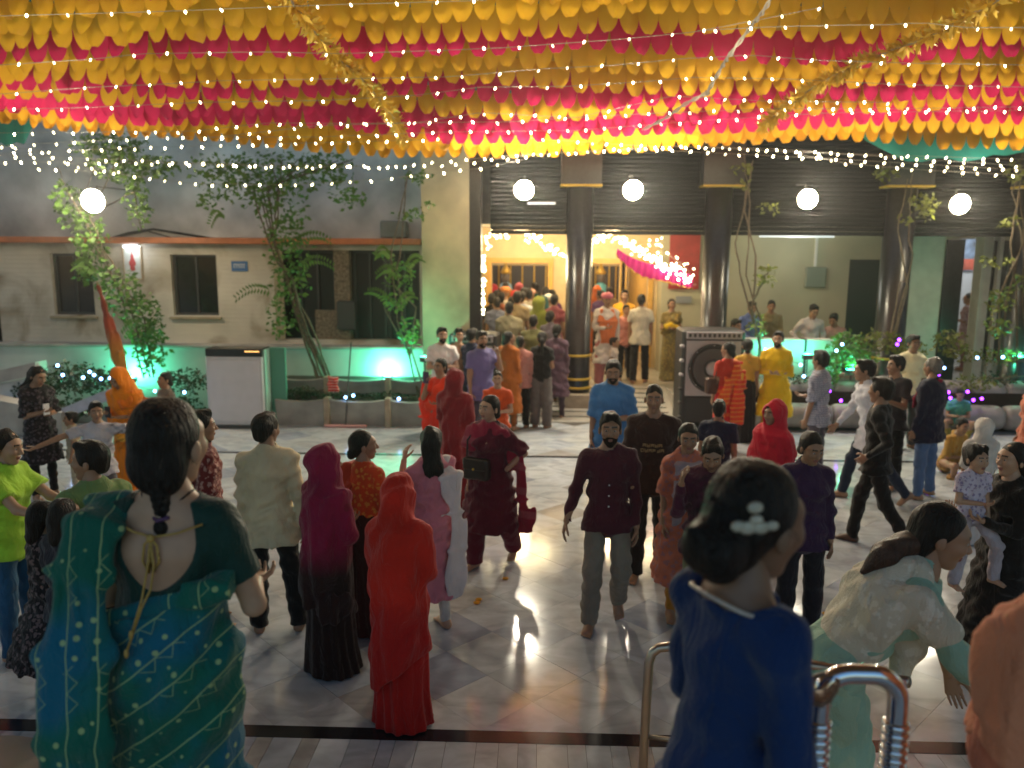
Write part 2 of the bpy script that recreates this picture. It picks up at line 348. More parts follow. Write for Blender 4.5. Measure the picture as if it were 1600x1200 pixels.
for k, (a, b, c_, d) in enumerate(holes[:2]):
    f = MB(); t = .045
    f.box(a, b, WY+.1, WY+.16, c_, c_+t).box(a, b, WY+.1, WY+.16, d-t, d).box(a, a+t, WY+.1, WY+.16, c_+t, d-t).box(b-t, b, WY+.1, WY+.16, c_+t, d-t)
    fo = f.build('window_frame', grey_fr, lb); loc(fo)
    MB().box(a+t, b-t, WY+.15, WY+.158, c_+t, d-t).build('pane', mat('dark_glass', (.012, .013, .014), rough=.12, spec=.6), fo)
    MB().box((a+b)/2-.015, (a+b)/2+.015, WY+.12, WY+.149, c_+t, d-t).build('mullion', grey_fr, fo)
    MB().box(a-.06, b+.06, WY-.09, WY-.001, c_-.07, c_-.02, bev=.01).build('sill', mat('ochre_plaster', (.34, .28, .18), rough=.7, noise=.3), fo)
# the dark recess with its pillar and doors
a, b, c_, d = holes[2]
ri = MB(); ri.box(bx0, bx1, WY+1.6, WY+1.7, .4, 7.4); loc(ri.build('recess_wall', wood_d, lb)); loc(MB().box(bx0, bx1, WY+.31, WY+1.59, zb+.3, zb+.4).build('room_ceiling', wood_d, lb)); loc(MB().box(bx0-.2, bx0-.001, WY, WY+1.7, .4, 7.4).build('end_wall', plaster, lb))
loc(MB().box(X(522, WY), X(546, WY), WY+.02, WY+.24, c_, d).build('stone_pillar', mat('speckled_stone', (.22, .17, .12), rough=.8, noise=.6, nscale=22, bump=.5), lb))
loc(MB().box(X(490, WY), X(521.5, WY), WY+.05, WY+.2, c_, Z(485, WY, 500)).build('stone_dado', MATS['speckled_stone'], lb))
for (p0, p1) in ((462, 520), (548, 600), (602, 655)):
    xa, xb = X(p0, WY), X(p1, WY); f = MB()
    f.box(xa, xa+.05, WY+.26, WY+.31, c_, d).box(xb-.05, xb, WY+.26, WY+.31, c_, d).box(xa+.05, xb-.05, WY+.26, WY+.31, d-.06, d).box((xa+xb)/2-.02, (xa+xb)/2+.02, WY+.26, WY+.31, c_, d-.06)
    fo = f.build('door_frame', grey_fr, lb); loc(fo); MB().box(xa+.05, xb-.05, WY+.315, WY+.325, c_, d-.06).build('door_panel', dark, fo)
loc(MB().box(X(430, WY), X(444, WY), WY-.05, WY+.0, c_, d).build('plaster_pier', mat('ochre_plaster', (.3, .24, .15)), lb))
loc(MB().box(X(527, WY), X(556, WY), WY-.09, WY-.0, Z(515, WY, 540), Z(470, WY, 540), bev=.02).build('meter_box', grey_fr, lb))
loc(MB().box(X(600, WY), X(640, WY), WY-.28, WY-.03, zb+.13, zb+.45, bev=.02).build('vent_hood', mat('grey_metal', (.16, .16, .16), rough=.5, noise=.3), lb))
cab = MB(); cab.tube([P(p_, q_, WY-.05) for p_, q_ in ((-40, 372), (60, 373), (160, 376), (200, 364), (240, 358), (290, 366), (340, 374), (460, 377), (655, 379))], .022)
cab.tube([P(p_, q_, WY-.08) for p_, q_ in ((180, 371), (230, 361), (270, 372), (300, 377))], .012); loc(cab.build('cable', dark, lb))
# sign plate, framed picture, small tube light over it
pa = P(361, 408, WY-.03); pb = P(387, 424, WY-.03)
sg = empty('door_sign', (pa.x, WY-.03, pb.z), 'small blue name plate with pale lettering on the white brick wall', 'sign')
MB().box(0, pb.x-pa.x, 0, .025, 0, pa.z-pb.z, bev=.004).build('plate', mat('sign_blue', (.06, .16, .38), rough=.4), sg)
white_p = mat('white_print', (.75, .75, .75), rough=.5)
lt = MB(); hh_ = (pa.z-pb.z); ww_ = pb.x-pa.x; lt.box(ww_*.12, ww_*.88, -.004, 0, hh_*.66, hh_*.72)
for k in range(5): lt.box(ww_*(.18+.15*k), ww_*(.205+.15*k), -.0045, 0, hh_*.3, hh_*.66).box(ww_*(.12+.15*k), ww_*(.18+.15*k), -.0042, 0, hh_*(.4+.05*(k % 3)), hh_*(.46+.05*(k % 3)))
lt.build('lettering', white_p, sg)
pa = P(192, 387, WY-.03); pb = P(222, 436, WY-.03)
pf = empty('framed_picture', (pa.x, WY-.04, pb.z), 'pale framed picture with a red emblem under the small wall light', 'picture')
w_, h_ = pb.x-pa.x, pa.z-pb.z
MB().box(0, w_, .012, .035, 0, h_).build('print', mat('pale_print', (.5, .5, .47), rough=.4, noise=.1), pf)
MB().box(-.02, .01, 0, .038, -.02, h_+.02).box(w_-.01, w_+.02, 0, .038, -.02, h_+.02).box(.01, w_-.01, 0, .038, -.02, .01).box(.01, w_-.01, 0, .038, h_-.01, h_+.02).build('frame', mat('beige_frame', (.4, .3, .2)), pf)
e = MB(); 
for (ex, ez, er) in ((.5, .55, .12), (.38, .5, .07), (.62, .5, .07), (.5, .72, .07), (.46, .36, .09), (.56, .34, .07), (.5, .84, .03)): e.ball((w_*ex, .01, h_*ez), (er*w_*1.3, .004, er*h_*1.2), 10, 6)
e.build('emblem', mat('red_print', (.35, .03, .03)), pf)
wlmp = empty('wall_light', P(203, 384, WY-.1), 'small white tube light glowing above the framed picture', 'light')
MB().box(-.16, .16, 0, .1, .0, .05, bev=.01).build('housing', white_p, wlmp)
MB().box(-.14, .14, .01, .08, -.035, -.001, bev=.008).build('tube', mat('tube_glow', (1, 1, 1), emit=(.8, .95, 1), estr=14), wlmp)
lamp('wall_light_glow', 'POINT', P(203, 394, WY-.25), 3, (.8, .93, 1), wlmp, .05)
# ================================================================ TEMPLE HALL (columns, shutters, verandah, inner hall)
CY = 14.55
hall = empty('temple_hall', (0, CY, 0), 'temple hall with black columns, dark shutters and lit doorways', 'building')
def hl(o): o.location = -Vector(hall.location) if o.parent is hall else o.location; return o
cream_wall = mat('cream_plaster', (.52, .45, .29), rough=.65, noise=.4, nscale=1.3, bump=.12, bscale=10)
black_g = mat('black_granite', (.014, .013, .016), rough=.28, noise=.5, nscale=14, coat=.12)
shutter_m = mat('shutter_green_black', (.006, .008, .008), rough=.75, spec=.12, noise=.3)
gold = mat('gold_paint', (.55, .36, .05), rough=.35, metal=.3)
px_wall0, px_wall1 = X(661, CY), X(734, CY)
hl(MB().box(px_wall0, px_wall1, CY-.1, WY+.6, -.01, 7.5).build('cream_pier', cream_wall, hall))
hl(MB().box(px_wall1+.001, X(752, CY), CY-.05, CY+.35, .3, 7.4).build('square_column', black_g, hall))
zc = Z(291, CY); zl = Z(365, CY, 1000)
def column(px, label=None, w=40):
    x = X(px, CY); r = w/2/1250*CY
    c0 = MB().lathe((x, CY, .4), [(r*1.02, 0), (r*1.02, .12), (r*1.0, .13), (r, zc-.4)], 32).build('column', black_g, hall, smooth=True); hl(c0)
    c0.data.polygons.foreach_set('use_smooth', [len(p.vertices) == 4 for p in c0.data.polygons])
    for z in (.46, .62, 1.05):
        MB().lathe((x, CY, z), [(r+.005, 0), (r+.03, .01), (r+.03, .035), (r+.005, .045)], 32).build('gold_ring', gold, c0)
    MB().box(x-r*1.55, x+r*1.55, CY-r*1.5, CY+r*1.5, zc-.02, zc+.015, bev=.005).build('capital_edge', gold, c0)
    MB().box(x-r*1.5, x+r*1.5, CY-r*1.45, CY+r*1.45, zc+.0155, 7.4).build('capital', black_g, c0)
    MB().box(x-r*1.45, x+r*1.45, CY-r*1.6, CY+r*1.45, -.01, .39, bev=.01).build('plinth', vs, c0)
for p_ in (904, 1117, 1396, 1597, 1790): column(p_, w=40 if p_ < 1300 else 44)
cx = [px_wall1+.2, X(904, CY), X(1117, CY), X(1396, CY), X(1597, CY), X(1790, CY)]
for i in range(5):
    a = cx[i]+.17; b = cx[i+1]-.17; m_ = MB(); z = zl
    m_.box(a, b, CY-.02, CY+.08, zl-.02, zl+.05)
    z = zl+.055
    while z < 6.6: m_.add([(a, CY-.005, z), (b, CY-.005, z), (b, CY-.018, z+.04), (a, CY-.018, z+.04), (b, CY-.005, z+.075), (a, CY-.005, z+.075), (a, CY+.05, z), (b, CY+.05, z), (b, CY+.05, z+.075), (a, CY+.05, z+.075)], [(0, 1, 2, 3), (3, 2, 4, 5), (9, 8, 7, 6), (6, 7, 1, 0), (5, 4, 8, 9)]); z += .078
    hl(m_.build('shutter', shutter_m, hall))
hl(MB().box(px_wall1-.02, 13.5, CY+.3, CY+.45, 3.42, 7.4).build('front_beam', mat('grey_green_paint', (.10, .11, .10), rough=.7, noise=.3), hall))
hl(MB().box(px_wall1-.02, 13.5, CY+.46, 24, 3.43, 3.55).build('ceiling', mat('ceiling_paint', (.55, .5, .4), rough=.8), hall))
# back walls of the verandah: right part closed, left part opens to the inner hall
BY = 17.6
yellow_fr = mat('yellow_frame_paint', (.62, .36, .08), rough=.45, noise=.15)
xa, xb = px_wall1-.3, X(1036, BY); top = Z(411, BY, 820)
holes2 = [(X(768, BY), X(856, BY), .4, top), (X(924, BY), X(968, BY), .4, top), (X(978, BY), X(1012, BY), .4, top)]
hl(wall_holes(MB(), xa, xb, .402, 3.43, BY, .2, holes2).build('inner_wall', mat('warm_plaster', (.62, .48, .27), rough=.7, noise=.1), hall))
for (a, b, c_, d) in holes2:
    t = .11; f = MB(); f.box(a-t, a, BY-.05, BY-.001, .41, d+t).box(b, b+t, BY-.05, BY-.001, .41, d+t).box(a, b, BY-.05, BY-.001, d, d+t); hl(f.build('door_frame', yellow_fr, hall))
hl(MB().box(xa-.1, xa-.001, CY+.46, BY+5, .402, 3.43).build('side_wall', MATS['warm_plaster'], hall))
cw2 = mat('pale_green_wall', (.45, .43, .31), rough=.65, noise=.12, nscale=1.5)
xd0, xd1 = X(1308, BY), X(1367, BY)
holes3 = [(xd0, xd1, .4, Z(405, BY, 1340)), (X(1472, BY), X(1530, BY), .4, Z(374, BY, 1500))]
hl(wall_holes(MB(), xb+.001, 13.5, .402, 3.43, BY-.6, .2, holes3).build('verandah_wall', cw2, hall))
hl(MB().box(xb-.12, xb, BY-.6, BY, .402, 3.43).build('wall_return', cw2, hall))
hl(MB().box(xd0, xd1, BY-.5, BY-.45, .41, holes3[0][3]).build('green_door', mat('dark_green_door', (.015, .045, .035), rough=.35), hall))
hl(MB().box(X(1241, BY), X(1272, BY), BY-.7, BY-.601, Z(447, BY, 1255), Z(416, BY, 1255), bev=.015).build('fuse_box', mat('grey_green_box', (.2, .24, .2), rough=.4), hall))
hl(MB().box(X(1254, BY), X(1258, BY), BY-.63, BY-.601, Z(415.5, BY, 1255), 3.42).build('conduit', white_p, hall))
# white piers and narrow dark doors at the right
wp = mat('pale_grey_paint', (.5, .5, .45), rough=.55, noise=.12)
for a, b, yy in ((1412, 1470, 15.6), (1531, 1546, 15.6), (1556, 1562, 15.6)):
    hl(MB().box(X(a, yy), X(b, yy), yy, yy+.3, .402, 3.42).build('white_pier', wp, hall))
hl(MB().box(X(1474, 15.7), X(1502, 15.7), 15.7, 15.76, .41, Z(374, 15.7, 1490)).build('door_leaf', black_g, hall))
hl(MB().box(X(1547, 15.7), X(1577, 15.7), 15.7, 15.76, .9, Z(376, 15.7, 1560)).build('door_leaf', dark, hall))
hl(MB().box(X(1450, 19), X(1600, 19), 19.2, 19.3, .402, 3.42).build('room_wall', mat('bluish_white_wall', (.5, .52, .55), rough=.8), hall))
po = P(1502, 372, 19.1); pq = P(1530, 424, 19.1)
wpst = tag(MB().box(po.x, pq.x, 19.12, 19.15, pq.z, po.z).build('wall_poster', mat('poster_blue', (.16, .22, .32), rough=.5, noise=.8, nscale=5)), 'blue and red poster on the wall of the lit side room', 'poster')
MB().box(po.x+.03, pq.x-.03, 19.112, 19.119, pq.z+.03, pq.z+.28).build('red_panel', mat('poster_red', (.4, .07, .04), noise=.5), wpst)
lamp('side_room_light', 'POINT', (po.x, 18.0, 3.1), 45, (.85, .93, 1), hall, .15)
# red banner on the wall beside the entrance, with its notice
ra, rb_ = P(1048, 366, BY-.7), P(1092, 452, BY-.7)
bn = tag(MB().box(ra.x, rb_.x, BY-.66, BY-.63, rb_.z, ra.z).build('wall_banner', mat('red_banner', (.36, .035, .03), rough=.5, noise=.2)), 'plain dark red banner on the cream wall right of the doorway', 'banner')
MB().box(ra.x+.05, rb_.x-.05, BY-.672, BY-.665, rb_.z+.08, rb_.z+.11).build('pale_line', mat('faded_print', (.5, .25, .2)), bn)
na, nb = P(1057, 463, BY-.7), P(1081, 474, BY-.7)
tag(MB().box(na.x, nb.x, BY-.65, BY-.63, nb.z, na.z).build('notice_plate', mat('notice_grey', (.25, .27, .3))), 'small grey notice plate beneath the red banner', 'sign')
# the shrine wall at the far end of the inner hall
hl(MB().box(xa, xb+.2, 23.2, 23.3, .402, 3.43).build('shrine_wall', MATS['warm_plaster'], hall))
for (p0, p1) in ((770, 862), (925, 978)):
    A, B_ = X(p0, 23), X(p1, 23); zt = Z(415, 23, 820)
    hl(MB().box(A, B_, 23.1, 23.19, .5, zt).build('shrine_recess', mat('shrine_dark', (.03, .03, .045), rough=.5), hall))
    for k in range(5):
        xx = A+(B_-A)*(k+.5)/5
        hl(MB().box(xx-.02, xx+.02, 23.04, 23.09, .5, zt).build('shrine_grille', gold, hall))
hl(MB().box(xb-.1, xb+.0, BY+.21, 23.2, .402, 3.43).build('inner_side_wall', yellow_fr, hall))
for (px_, py_, c1, lbl) in ((790, 475, (.25, .45, .7), 'pale blue draped idol in the left shrine recess beyond the crowd'), (937, 480, (.1, .42, .6), 'bright blue draped idol in the shrine seen through the right doorway')):
    b0 = P(px_, py_+22, 22.5); idol = empty('idol', (b0.x, 22.5, 1.0), lbl, 'statue')
    MB().lathe((0, 0, 0), [(.33, 0), (.36, .1), (.3, .4), (.2, .8), (.16, 1.0), (.06, 1.08)], 20).build('robe', mat('idol_cloth_%d' % px_, c1, rough=.5), idol, smooth=True)
    MB().ball((0, 0, 1.2), (.12, .12, .15), 14, 10).build('head', mat('idol_face', (.12, .1, .1)), idol, smooth=True)
    MB().lathe((0, 0, 1.3), [(.12, 0), (.15, .05), (.06, .2), (.01, .3)], 14).build('crown', gold, idol, smooth=True)
    MB().lathe((0, -.02, -.6), [(.5, 0), (.5, .1), (.42, .15), (.42, .5), (.5, .55), (.5, .598)], 20).build('pedestal', white_p, idol)
for (x_, y_) in ((xa+1.2, 16.2), (xa+3.0, 16.2), (xa+1.4, 20.5), (xa+3.2, 20.5)):
    t = empty('ceiling_light', (x_, y_, 3.40), ('front' if y_ < 18 else 'rear')+(' left' if x_ < xa+2 else ' right')+' round ceiling light of the inner hall', 'light', 'ceiling lights of the inner hall')
    MB().lathe((0, 0, -.05), [(.2, 0), (.22, .03), (.22, .07)], 20).build('diffuser', mat('warm_diffuser', (1, .9, .7), emit=(1, .82, .5), estr=6), t)
    lamp('ceiling_light_glow', 'POINT', (x_, y_, 3.1), 72, (1, .76, .42), t, .2)
tl = empty('tube_light', P(1245, 368, 16), 'long white tube light under the dark lintel over the verandah', 'light')
MB().box(-.75, .75, -.03, .03, 0, .04).build('fitting', white_p, tl)
MB().tube([(-.72, 0, -.02), (.72, 0, -.02)], .014, 8).build('tube', mat('tube_soft', (1, 1, 1), emit=(.9, .95, 1), estr=.7), tl)
lamp('tube_light_glow', 'POINT', P(1245, 378, 16), 14, (.95, .96, .85), tl, .3)
tl = empty('tube_light', P(846, 319, CY-.1), 'short white tube light on the shutter right of the first lamp', 'light')
MB().box(-.25, .25, 0, .05, 0, .04).build('fitting', white_p, tl)
MB().tube([(-.24, -.01, .01), (.24, -.01, .01)], .012, 8).build('tube', mat('tube_dim', (1, 1, 1), emit=(.8, .9, 1), estr=.8), tl)
# ================================================================ FLOOD LAMPS
glow_m = mat('lamp_glow', (1, 1, 1), emit=(1, .84, .54), estr=110)
housing_m = mat('lamp_housing', (.1, .1, .1), rough=.4, metal=.6)
for (px_, py_, yy, w_, lbl) in ((819, 297, 13.9, 155, 'bright flood lamp over the left bay, beside the short tube light'), (989, 297, 13.9, 140, 'bright flood lamp over the doorway with the red banner'),
        (1262, 311, 13.9, 105, 'bright flood lamp over the verandah with the green door'), (1500, 319, 13.9, 90, 'bright flood lamp at the right end of the shutters'), (145, 314, 13.6, 100, 'bright flood lamp tangled in the yellow lit creeper')):
    p_ = P(px_, py_, yy); fl = empty('flood_lamp', p_, lbl, 'lamp', 'flood lamps over the courtyard')
    R = .165 if px_ > 200 else .2
    h = MB(); h.lathe((0, 0, 0), [(.04, 0), (R*.8, .04), (R, .16)], 24)
    ho = h.build('housing', housing_m, fl, smooth=True); ho.rotation_euler = (rad(100), 0, 0); ho.location = (0, .18, .02)
    gl = MB().ball((0, 0, 0), (R*.97, .09, R*.97), 24, 12).build('glass', glow_m, fl, smooth=True); gl.rotation_euler = (rad(8), 0, 0)
    MB().tube([(0, .16, 0), (0, .16, .25), (0, .64 if px_ > 200 else 1.7, .28)], .015).build('bracket', housing_m, fl)
    lamp('flood_lamp_beam', 'AREA', p_+Vector((0, -.13, 0)), w_*.75, (1, .9, .72), fl, .34, target=p_+Vector((0, -6, -2.6)))
    lamp('flood_lamp_spill', 'POINT', p_+Vector((0, -.2, -.1)), w_*(.08 if px_ > 200 else .8), (1, .87, .62), fl, .14)
# ================================================================ SOLID MODELLING BY DISTANCE FIELDS (bodies, hair, clothes)
F32 = np.float32
class SDF:
    def __init__(s): s.ops = []; s.lo = np.full(3, 1e9); s.hi = np.full(3, -1e9); s.post = []
    def _bb(s, pts, r):
        pts = np.array(pts, float); lo = pts.min(0)-r; hi = pts.max(0)+r
        return lo, hi
    def _add(s, fn, lo, hi, k, grow=True, mode='u'):
        if grow: s.lo = np.minimum(s.lo, lo); s.hi = np.maximum(s.hi, hi)
        s.ops.append((fn, lo-k-.03, hi+k+.03, k, mode)); return s
    def cap(s, a, b, ra, rb, k=.02, flat=False, mode='u'):
        """tapered limb from a to b; flat: cut square at b"""
        a = np.array(a, float); b = np.array(b, float); d = b-a; L2 = d@d+1e-12; n = d/math.sqrt(L2)
        def fn(x, y, z):
            t0 = ((x-a[0])*d[0]+(y-a[1])*d[1]+(z-a[2])*d[2])/L2; t = np.clip(t0, 0, 1)
            q = np.sqrt((x-a[0]-t*d[0])**2+(y-a[1]-t*d[1])**2+(z-a[2]-t*d[2])**2)-(ra+(rb-ra)*t)
            if flat: q = np.maximum(q, (t0-1)*math.sqrt(L2))
            return q
        lo, hi = s._bb([a, b], max(ra, rb)); return s._add(fn, lo, hi, k, mode == 'u', mode)
    def ell(s, c, r, R=None, k=.02, mode='u'):
        c = np.array(c, float); r = np.array(r, float); R = np.eye(3) if R is None else np.array(R)   # columns = axes
        def fn(x, y, z):
            X_, Y_, Z_ = x-c[0], y-c[1], z-c[2]
            u = [(X_*R[0, i]+Y_*R[1, i]+Z_*R[2, i]) for i in range(3)]
            k0 = np.sqrt((u[0]/r[0])**2+(u[1]/r[1])**2+(u[2]/r[2])**2)
            k1 = np.sqrt((u[0]/r[0]**2)**2+(u[1]/r[1]**2)**2+(u[2]/r[2]**2)**2)+1e-6
            return k0*(k0-1)/k1
        e = np.abs(R)@r; return s._add(fn, c-e, c+e, k, mode == 'u', mode)
    def slab(s, c, h, R=None, k=.01, mode='u', rd=.01):
        c = np.array(c, float); h = np.array(h, float); R = np.eye(3) if R is None else np.array(R)
        def fn(x, y, z):
            X_, Y_, Z_ = x-c[0], y-c[1], z-c[2]
            u = [np.abs(X_*R[0, i]+Y_*R[1, i]+Z_*R[2, i])-(h[i]-rd) for i in range(3)]
            return np.sqrt(np.maximum(u[0], 0)**2+np.maximum(u[1], 0)**2+np.maximum(u[2], 0)**2)+np.minimum(np.maximum(np.maximum(u[0], u[1]), u[2]), 0)-rd
        e = np.abs(R)@h; return s._add(fn, c-e, c+e, k, mode == 'u', mode)
    def seg(s, a, b, ea, eb, u, v, k=.03, flat=False):
        """elliptic tapered segment: ea=(rx,ry) at a; u side axis, v depth axis"""
        a = np.array(a, float); b = np.array(b, float); d = b-a; L = math.sqrt(d@d)+1e-9; n = d/L; u = np.array(u, float); v = np.array(v, float)
        def fn(x, y, z):
            X_, Y_, Z_ = x-a[0], y-a[1], z-a[2]
            t0 = (X_*n[0]+Y_*n[1]+Z_*n[2])/L; t = np.clip(t0, 0, 1)
            ox = X_-t*d[0]; oy = Y_-t*d[1]; oz = Z_-t*d[2]
            rx = ea[0]+(eb[0]-ea[0])*t; ry = ea[1]+(eb[1]-ea[1])*t; m = np.minimum(rx, ry)
            pu = ox*u[0]+oy*u[1]+oz*u[2]; pv = ox*v[0]+oy*v[1]+oz*v[2]; pn = ox*n[0]+oy*n[1]+oz*n[2]
            q = (np.sqrt((pu/rx)**2+(pv/ry)**2+(pn/m)**2)-1)*m
            if flat: q = np.maximum(q, np.maximum((t0-1)*L, -t0*L))
            return q
        lo, hi = s._bb([a, b], max(*ea, *eb)); return s._add(fn, lo, hi, k)
    def loft(s, lv, k=.02, pleat=0, pn=14, seed=0, tw=0):
        """stack of ellipses [(z,cx,cy,rx,ry)...] from top to bottom, with folds growing downwards"""
        lv = sorted(lv); z_, cx, cy, rx, ry = [np.array(c_, float) for c_ in zip(*lv)]; r_ = random.Random(seed); ph = [r_.uniform(0, 6.28) for _ in range(4)]
        def fn(x, y, z):
            zz = np.clip(z, z_[0], z_[-1]); ax = np.interp(zz, z_, cx); ay = np.interp(zz, z_, cy); bx = np.interp(zz, z_, rx); by = np.interp(zz, z_, ry)
            X_ = x-ax; Y_ = y-ay; m = np.minimum(bx, by)
            q = (np.sqrt((X_/bx)**2+(Y_/by)**2)-1)*m
            if pleat:
                an = np.arctan2(Y_/by, X_/bx); t = 1-(zz-z_[0])/(z_[-1]-z_[0])
                q = q+pleat*(.25+.75*t)*(np.sin(an*pn+ph[0]+tw*zz+1.3*np.sin(an*2+ph[1]+zz*2))*.6+np.sin(an*(pn*.57+.5)//1+ph[2]+zz*3)*.3+np.sin(an*3+ph[3]+5*zz)*.35)
            return np.maximum(q, np.maximum(z-z_[-1], z_[0]-z))
        m = max(rx.max(), ry.max())+pleat
        lo = np.array([cx.min()-rx.max()-pleat, cy.min()-ry.max()-pleat, z_[0]]); hi = np.array([cx.max()+rx.max()+pleat, cy.max()+ry.max()+pleat, z_[-1]])
        return s._add(fn, lo, hi, k)
    def plane(s, p, n):   # removes the side n points to
        p = np.array(p, float); n = np.array(n, float); n = n/np.linalg.norm(n)
        s.post.append(('p', lambda x, y, z: (x-p[0])*n[0]+(y-p[1])*n[1]+(z-p[2])*n[2])); return s
    def folds(s, amp, seed=0, kind='shirt'):
        r_ = random.Random(seed); T = []
        for i in range(4):
            if kind == 'skirt': kv = (r_.uniform(-1, 1)*50, r_.uniform(-1, 1)*50, r_.uniform(-7, 7))
            elif kind == 'drape': kv = (r_.uniform(24, 46), r_.uniform(-34, 34), r_.uniform(10, 34))
            elif kind == 'big': kv = (r_.uniform(9, 20), r_.uniform(-14, 14), r_.uniform(5, 15))
            elif kind == 'hair': kv = (r_.uniform(-1, 1)*90, r_.uniform(-1, 1)*60, r_.uniform(-30, 30))
            else: kv = (r_.uniform(-1, 1)*38, r_.uniform(-1, 1)*30, r_.uniform(.3, 1)*60)
            T.append((kv, r_.uniform(0, 6.28), r_.uniform(6, 13), r_.uniform(0, 6.28)))
        def fn(x, y, z):
            q = 0
            for (kv, ph, m, ph2) in T: q = q+np.sin(kv[0]*x+kv[1]*y+kv[2]*z+ph+1.4*np.sin(m*(x+z*.7)+ph2)+1.1*np.sin(m*1.3*(y-z*.4)))
            return q*(amp/2.2)
        s.post.append(('d', fn)); return s
    def grid(s, h):
        lo = s.lo-2.5*h; hi = s.hi+2.5*h
        n = np.maximum(np.ceil((hi-lo)/h).astype(int)+1, 4)
        ax = [(lo[i]+h*np.arange(n[i])).astype(F32) for i in range(3)]
        D = np.full(n, .2, F32)
        for fn, blo, bhi, k, mode in s.ops:
            sl = []
            for i in range(3):
                a = max(int((blo[i]-lo[i])/h), 0); b = min(int((bhi[i]-lo[i])/h)+2, n[i])
                if b <= a: break
                sl.append(slice(a, b))
            if len(sl) < 3: continue
            q = fn(ax[0][sl[0]][:, None, None], ax[1][sl[1]][None, :, None], ax[2][sl[2]][None, None, :]); cur = D[tuple(sl)]
            if mode == 'u':
                if k > 0:
                    hh = np.clip(.5+.5*(cur-q)/k, 0, 1); r = cur+(q-cur)*hh-k*hh*(1-hh)
                else: r = np.minimum(cur, q)
            else:
                q = -q
                if k > 0:
                    hh = np.clip(.5-.5*(cur-q)/k, 0, 1); r = cur+(q-cur)*hh+k*hh*(1-hh)
                else: r = np.maximum(cur, q)
            D[tuple(sl)] = r
        for kind, fn in s.post:
            if kind == 'd':
                # evaluate folds only near the surface
                idx = np.nonzero(np.abs(D) < .035)
                if len(idx[0]): D[idx] += fn(ax[0][idx[0]], ax[1][idx[1]], ax[2][idx[2]])
            else: np.maximum(D, fn(ax[0][:, None, None], ax[1][None, :, None], ax[2][None, None, :]), out=D)
        # the sheet outside stays open air
        D[0] = D[-1] = .1; D[:, 0] = D[:, -1] = .1; D[:, :, 0] = D[:, :, -1] = .1
        return D, lo
    def surf(s, h):
        D, lo = s.grid(h); return surface_nets(D, lo, h)
CORN = np.array([[i, j, k] for i in (0, 1) for j in (0, 1) for k in (0, 1)])
EDG = [(a, b) for a in range(8) for b in range(a+1, 8) if np.abs(CORN[a]-CORN[b]).sum() == 1]
def surface_nets(D, lo, h):
    I = D < 0; nx, ny, nz = D.shape
    cnt = np.zeros((nx-1, ny-1, nz-1), np.int8)
    for c in CORN: cnt += I[c[0]:nx-1+c[0], c[1]:ny-1+c[1], c[2]:nz-1+c[2]]
    act = np.nonzero((cnt > 0) & (cnt < 8)); N = len(act[0]); cell = np.full((nx-1, ny-1, nz-1), -1, np.int32); cell[act] = np.arange(N)
    base = np.stack(act, 1)
    val = np.stack([D[act[0]+c[0], act[1]+c[1], act[2]+c[2]] for c in CORN], 1)
    pos = np.zeros((N, 3)); w = np.zeros(N)
    for a, b in EDG:
        m = (val[:, a] < 0) != (val[:, b] < 0); t = np.where(m, val[:, a]/(val[:, a]-val[:, b]+1e-12), 0)
        pos += m[:, None]*(CORN[a]+t[:, None]*(CORN[b]-CORN[a])); w += m
    V = lo+(base+pos/np.maximum(w, 1)[:, None])*h
    Q = []
    for ax in range(3):
        A = [slice(None)]*3; B = [slice(None)]*3; A[ax] = slice(0, -1); B[ax] = slice(1, None)
        e = I[tuple(A)] != I[tuple(B)]; p = np.stack(np.nonzero(e), 1)
        o1, o2 = (ax+1) % 3, (ax+2) % 3
        p = p[(p[:, o1] > 0) & (p[:, o2] > 0) & (p[:, o1] < D.shape[o1]-1) & (p[:, o2] < D.shape[o2]-1)]
        def cid(d1, d2):
            q = p.copy(); q[:, o1] -= d1; q[:, o2] -= d2; return cell[q[:, 0], q[:, 1], q[:, 2]]
        quad = np.stack([cid(1, 1), cid(0, 1), cid(0, 0), cid(1, 0)], 1)
        ins = I[p[:, 0], p[:, 1], p[:, 2]]; quad[~ins] = quad[~ins][:, ::-1]; Q.append(quad)
    Q = np.concatenate(Q); Q = Q[(Q >= 0).all(1)]
    return V, Q
def np_mesh(name, V, Q, mats, mi=None, smooth=True):
    me = bpy.data.meshes.new(name); me.vertices.add(len(V)); me.vertices.foreach_set('co', np.ascontiguousarray(V, F32).ravel())
    me.loops.add(len(Q)*4); me.polygons.add(len(Q)); me.loops.foreach_set('vertex_index', np.ascontiguousarray(Q, np.int32).ravel())
    me.polygons.foreach_set('loop_start', np.arange(0, len(Q)*4, 4, dtype=np.int32)); me.polygons.foreach_set('loop_total', np.full(len(Q), 4, np.int32))
    for m in mats: me.materials.append(m)
    if mi is not None: me.polygons.foreach_set('material_index', mi.astype(np.int32))
    me.polygons.foreach_set('use_smooth', np.full(len(Q), smooth)); me.update(calc_edges=True); return me
def np_obj(name, V, Q, mats, parent, mi=None):
    o = bpy.data.objects.new(name, np_mesh(name, V, Q, mats, mi)); COL.objects.link(o); o.parent = parent; return o
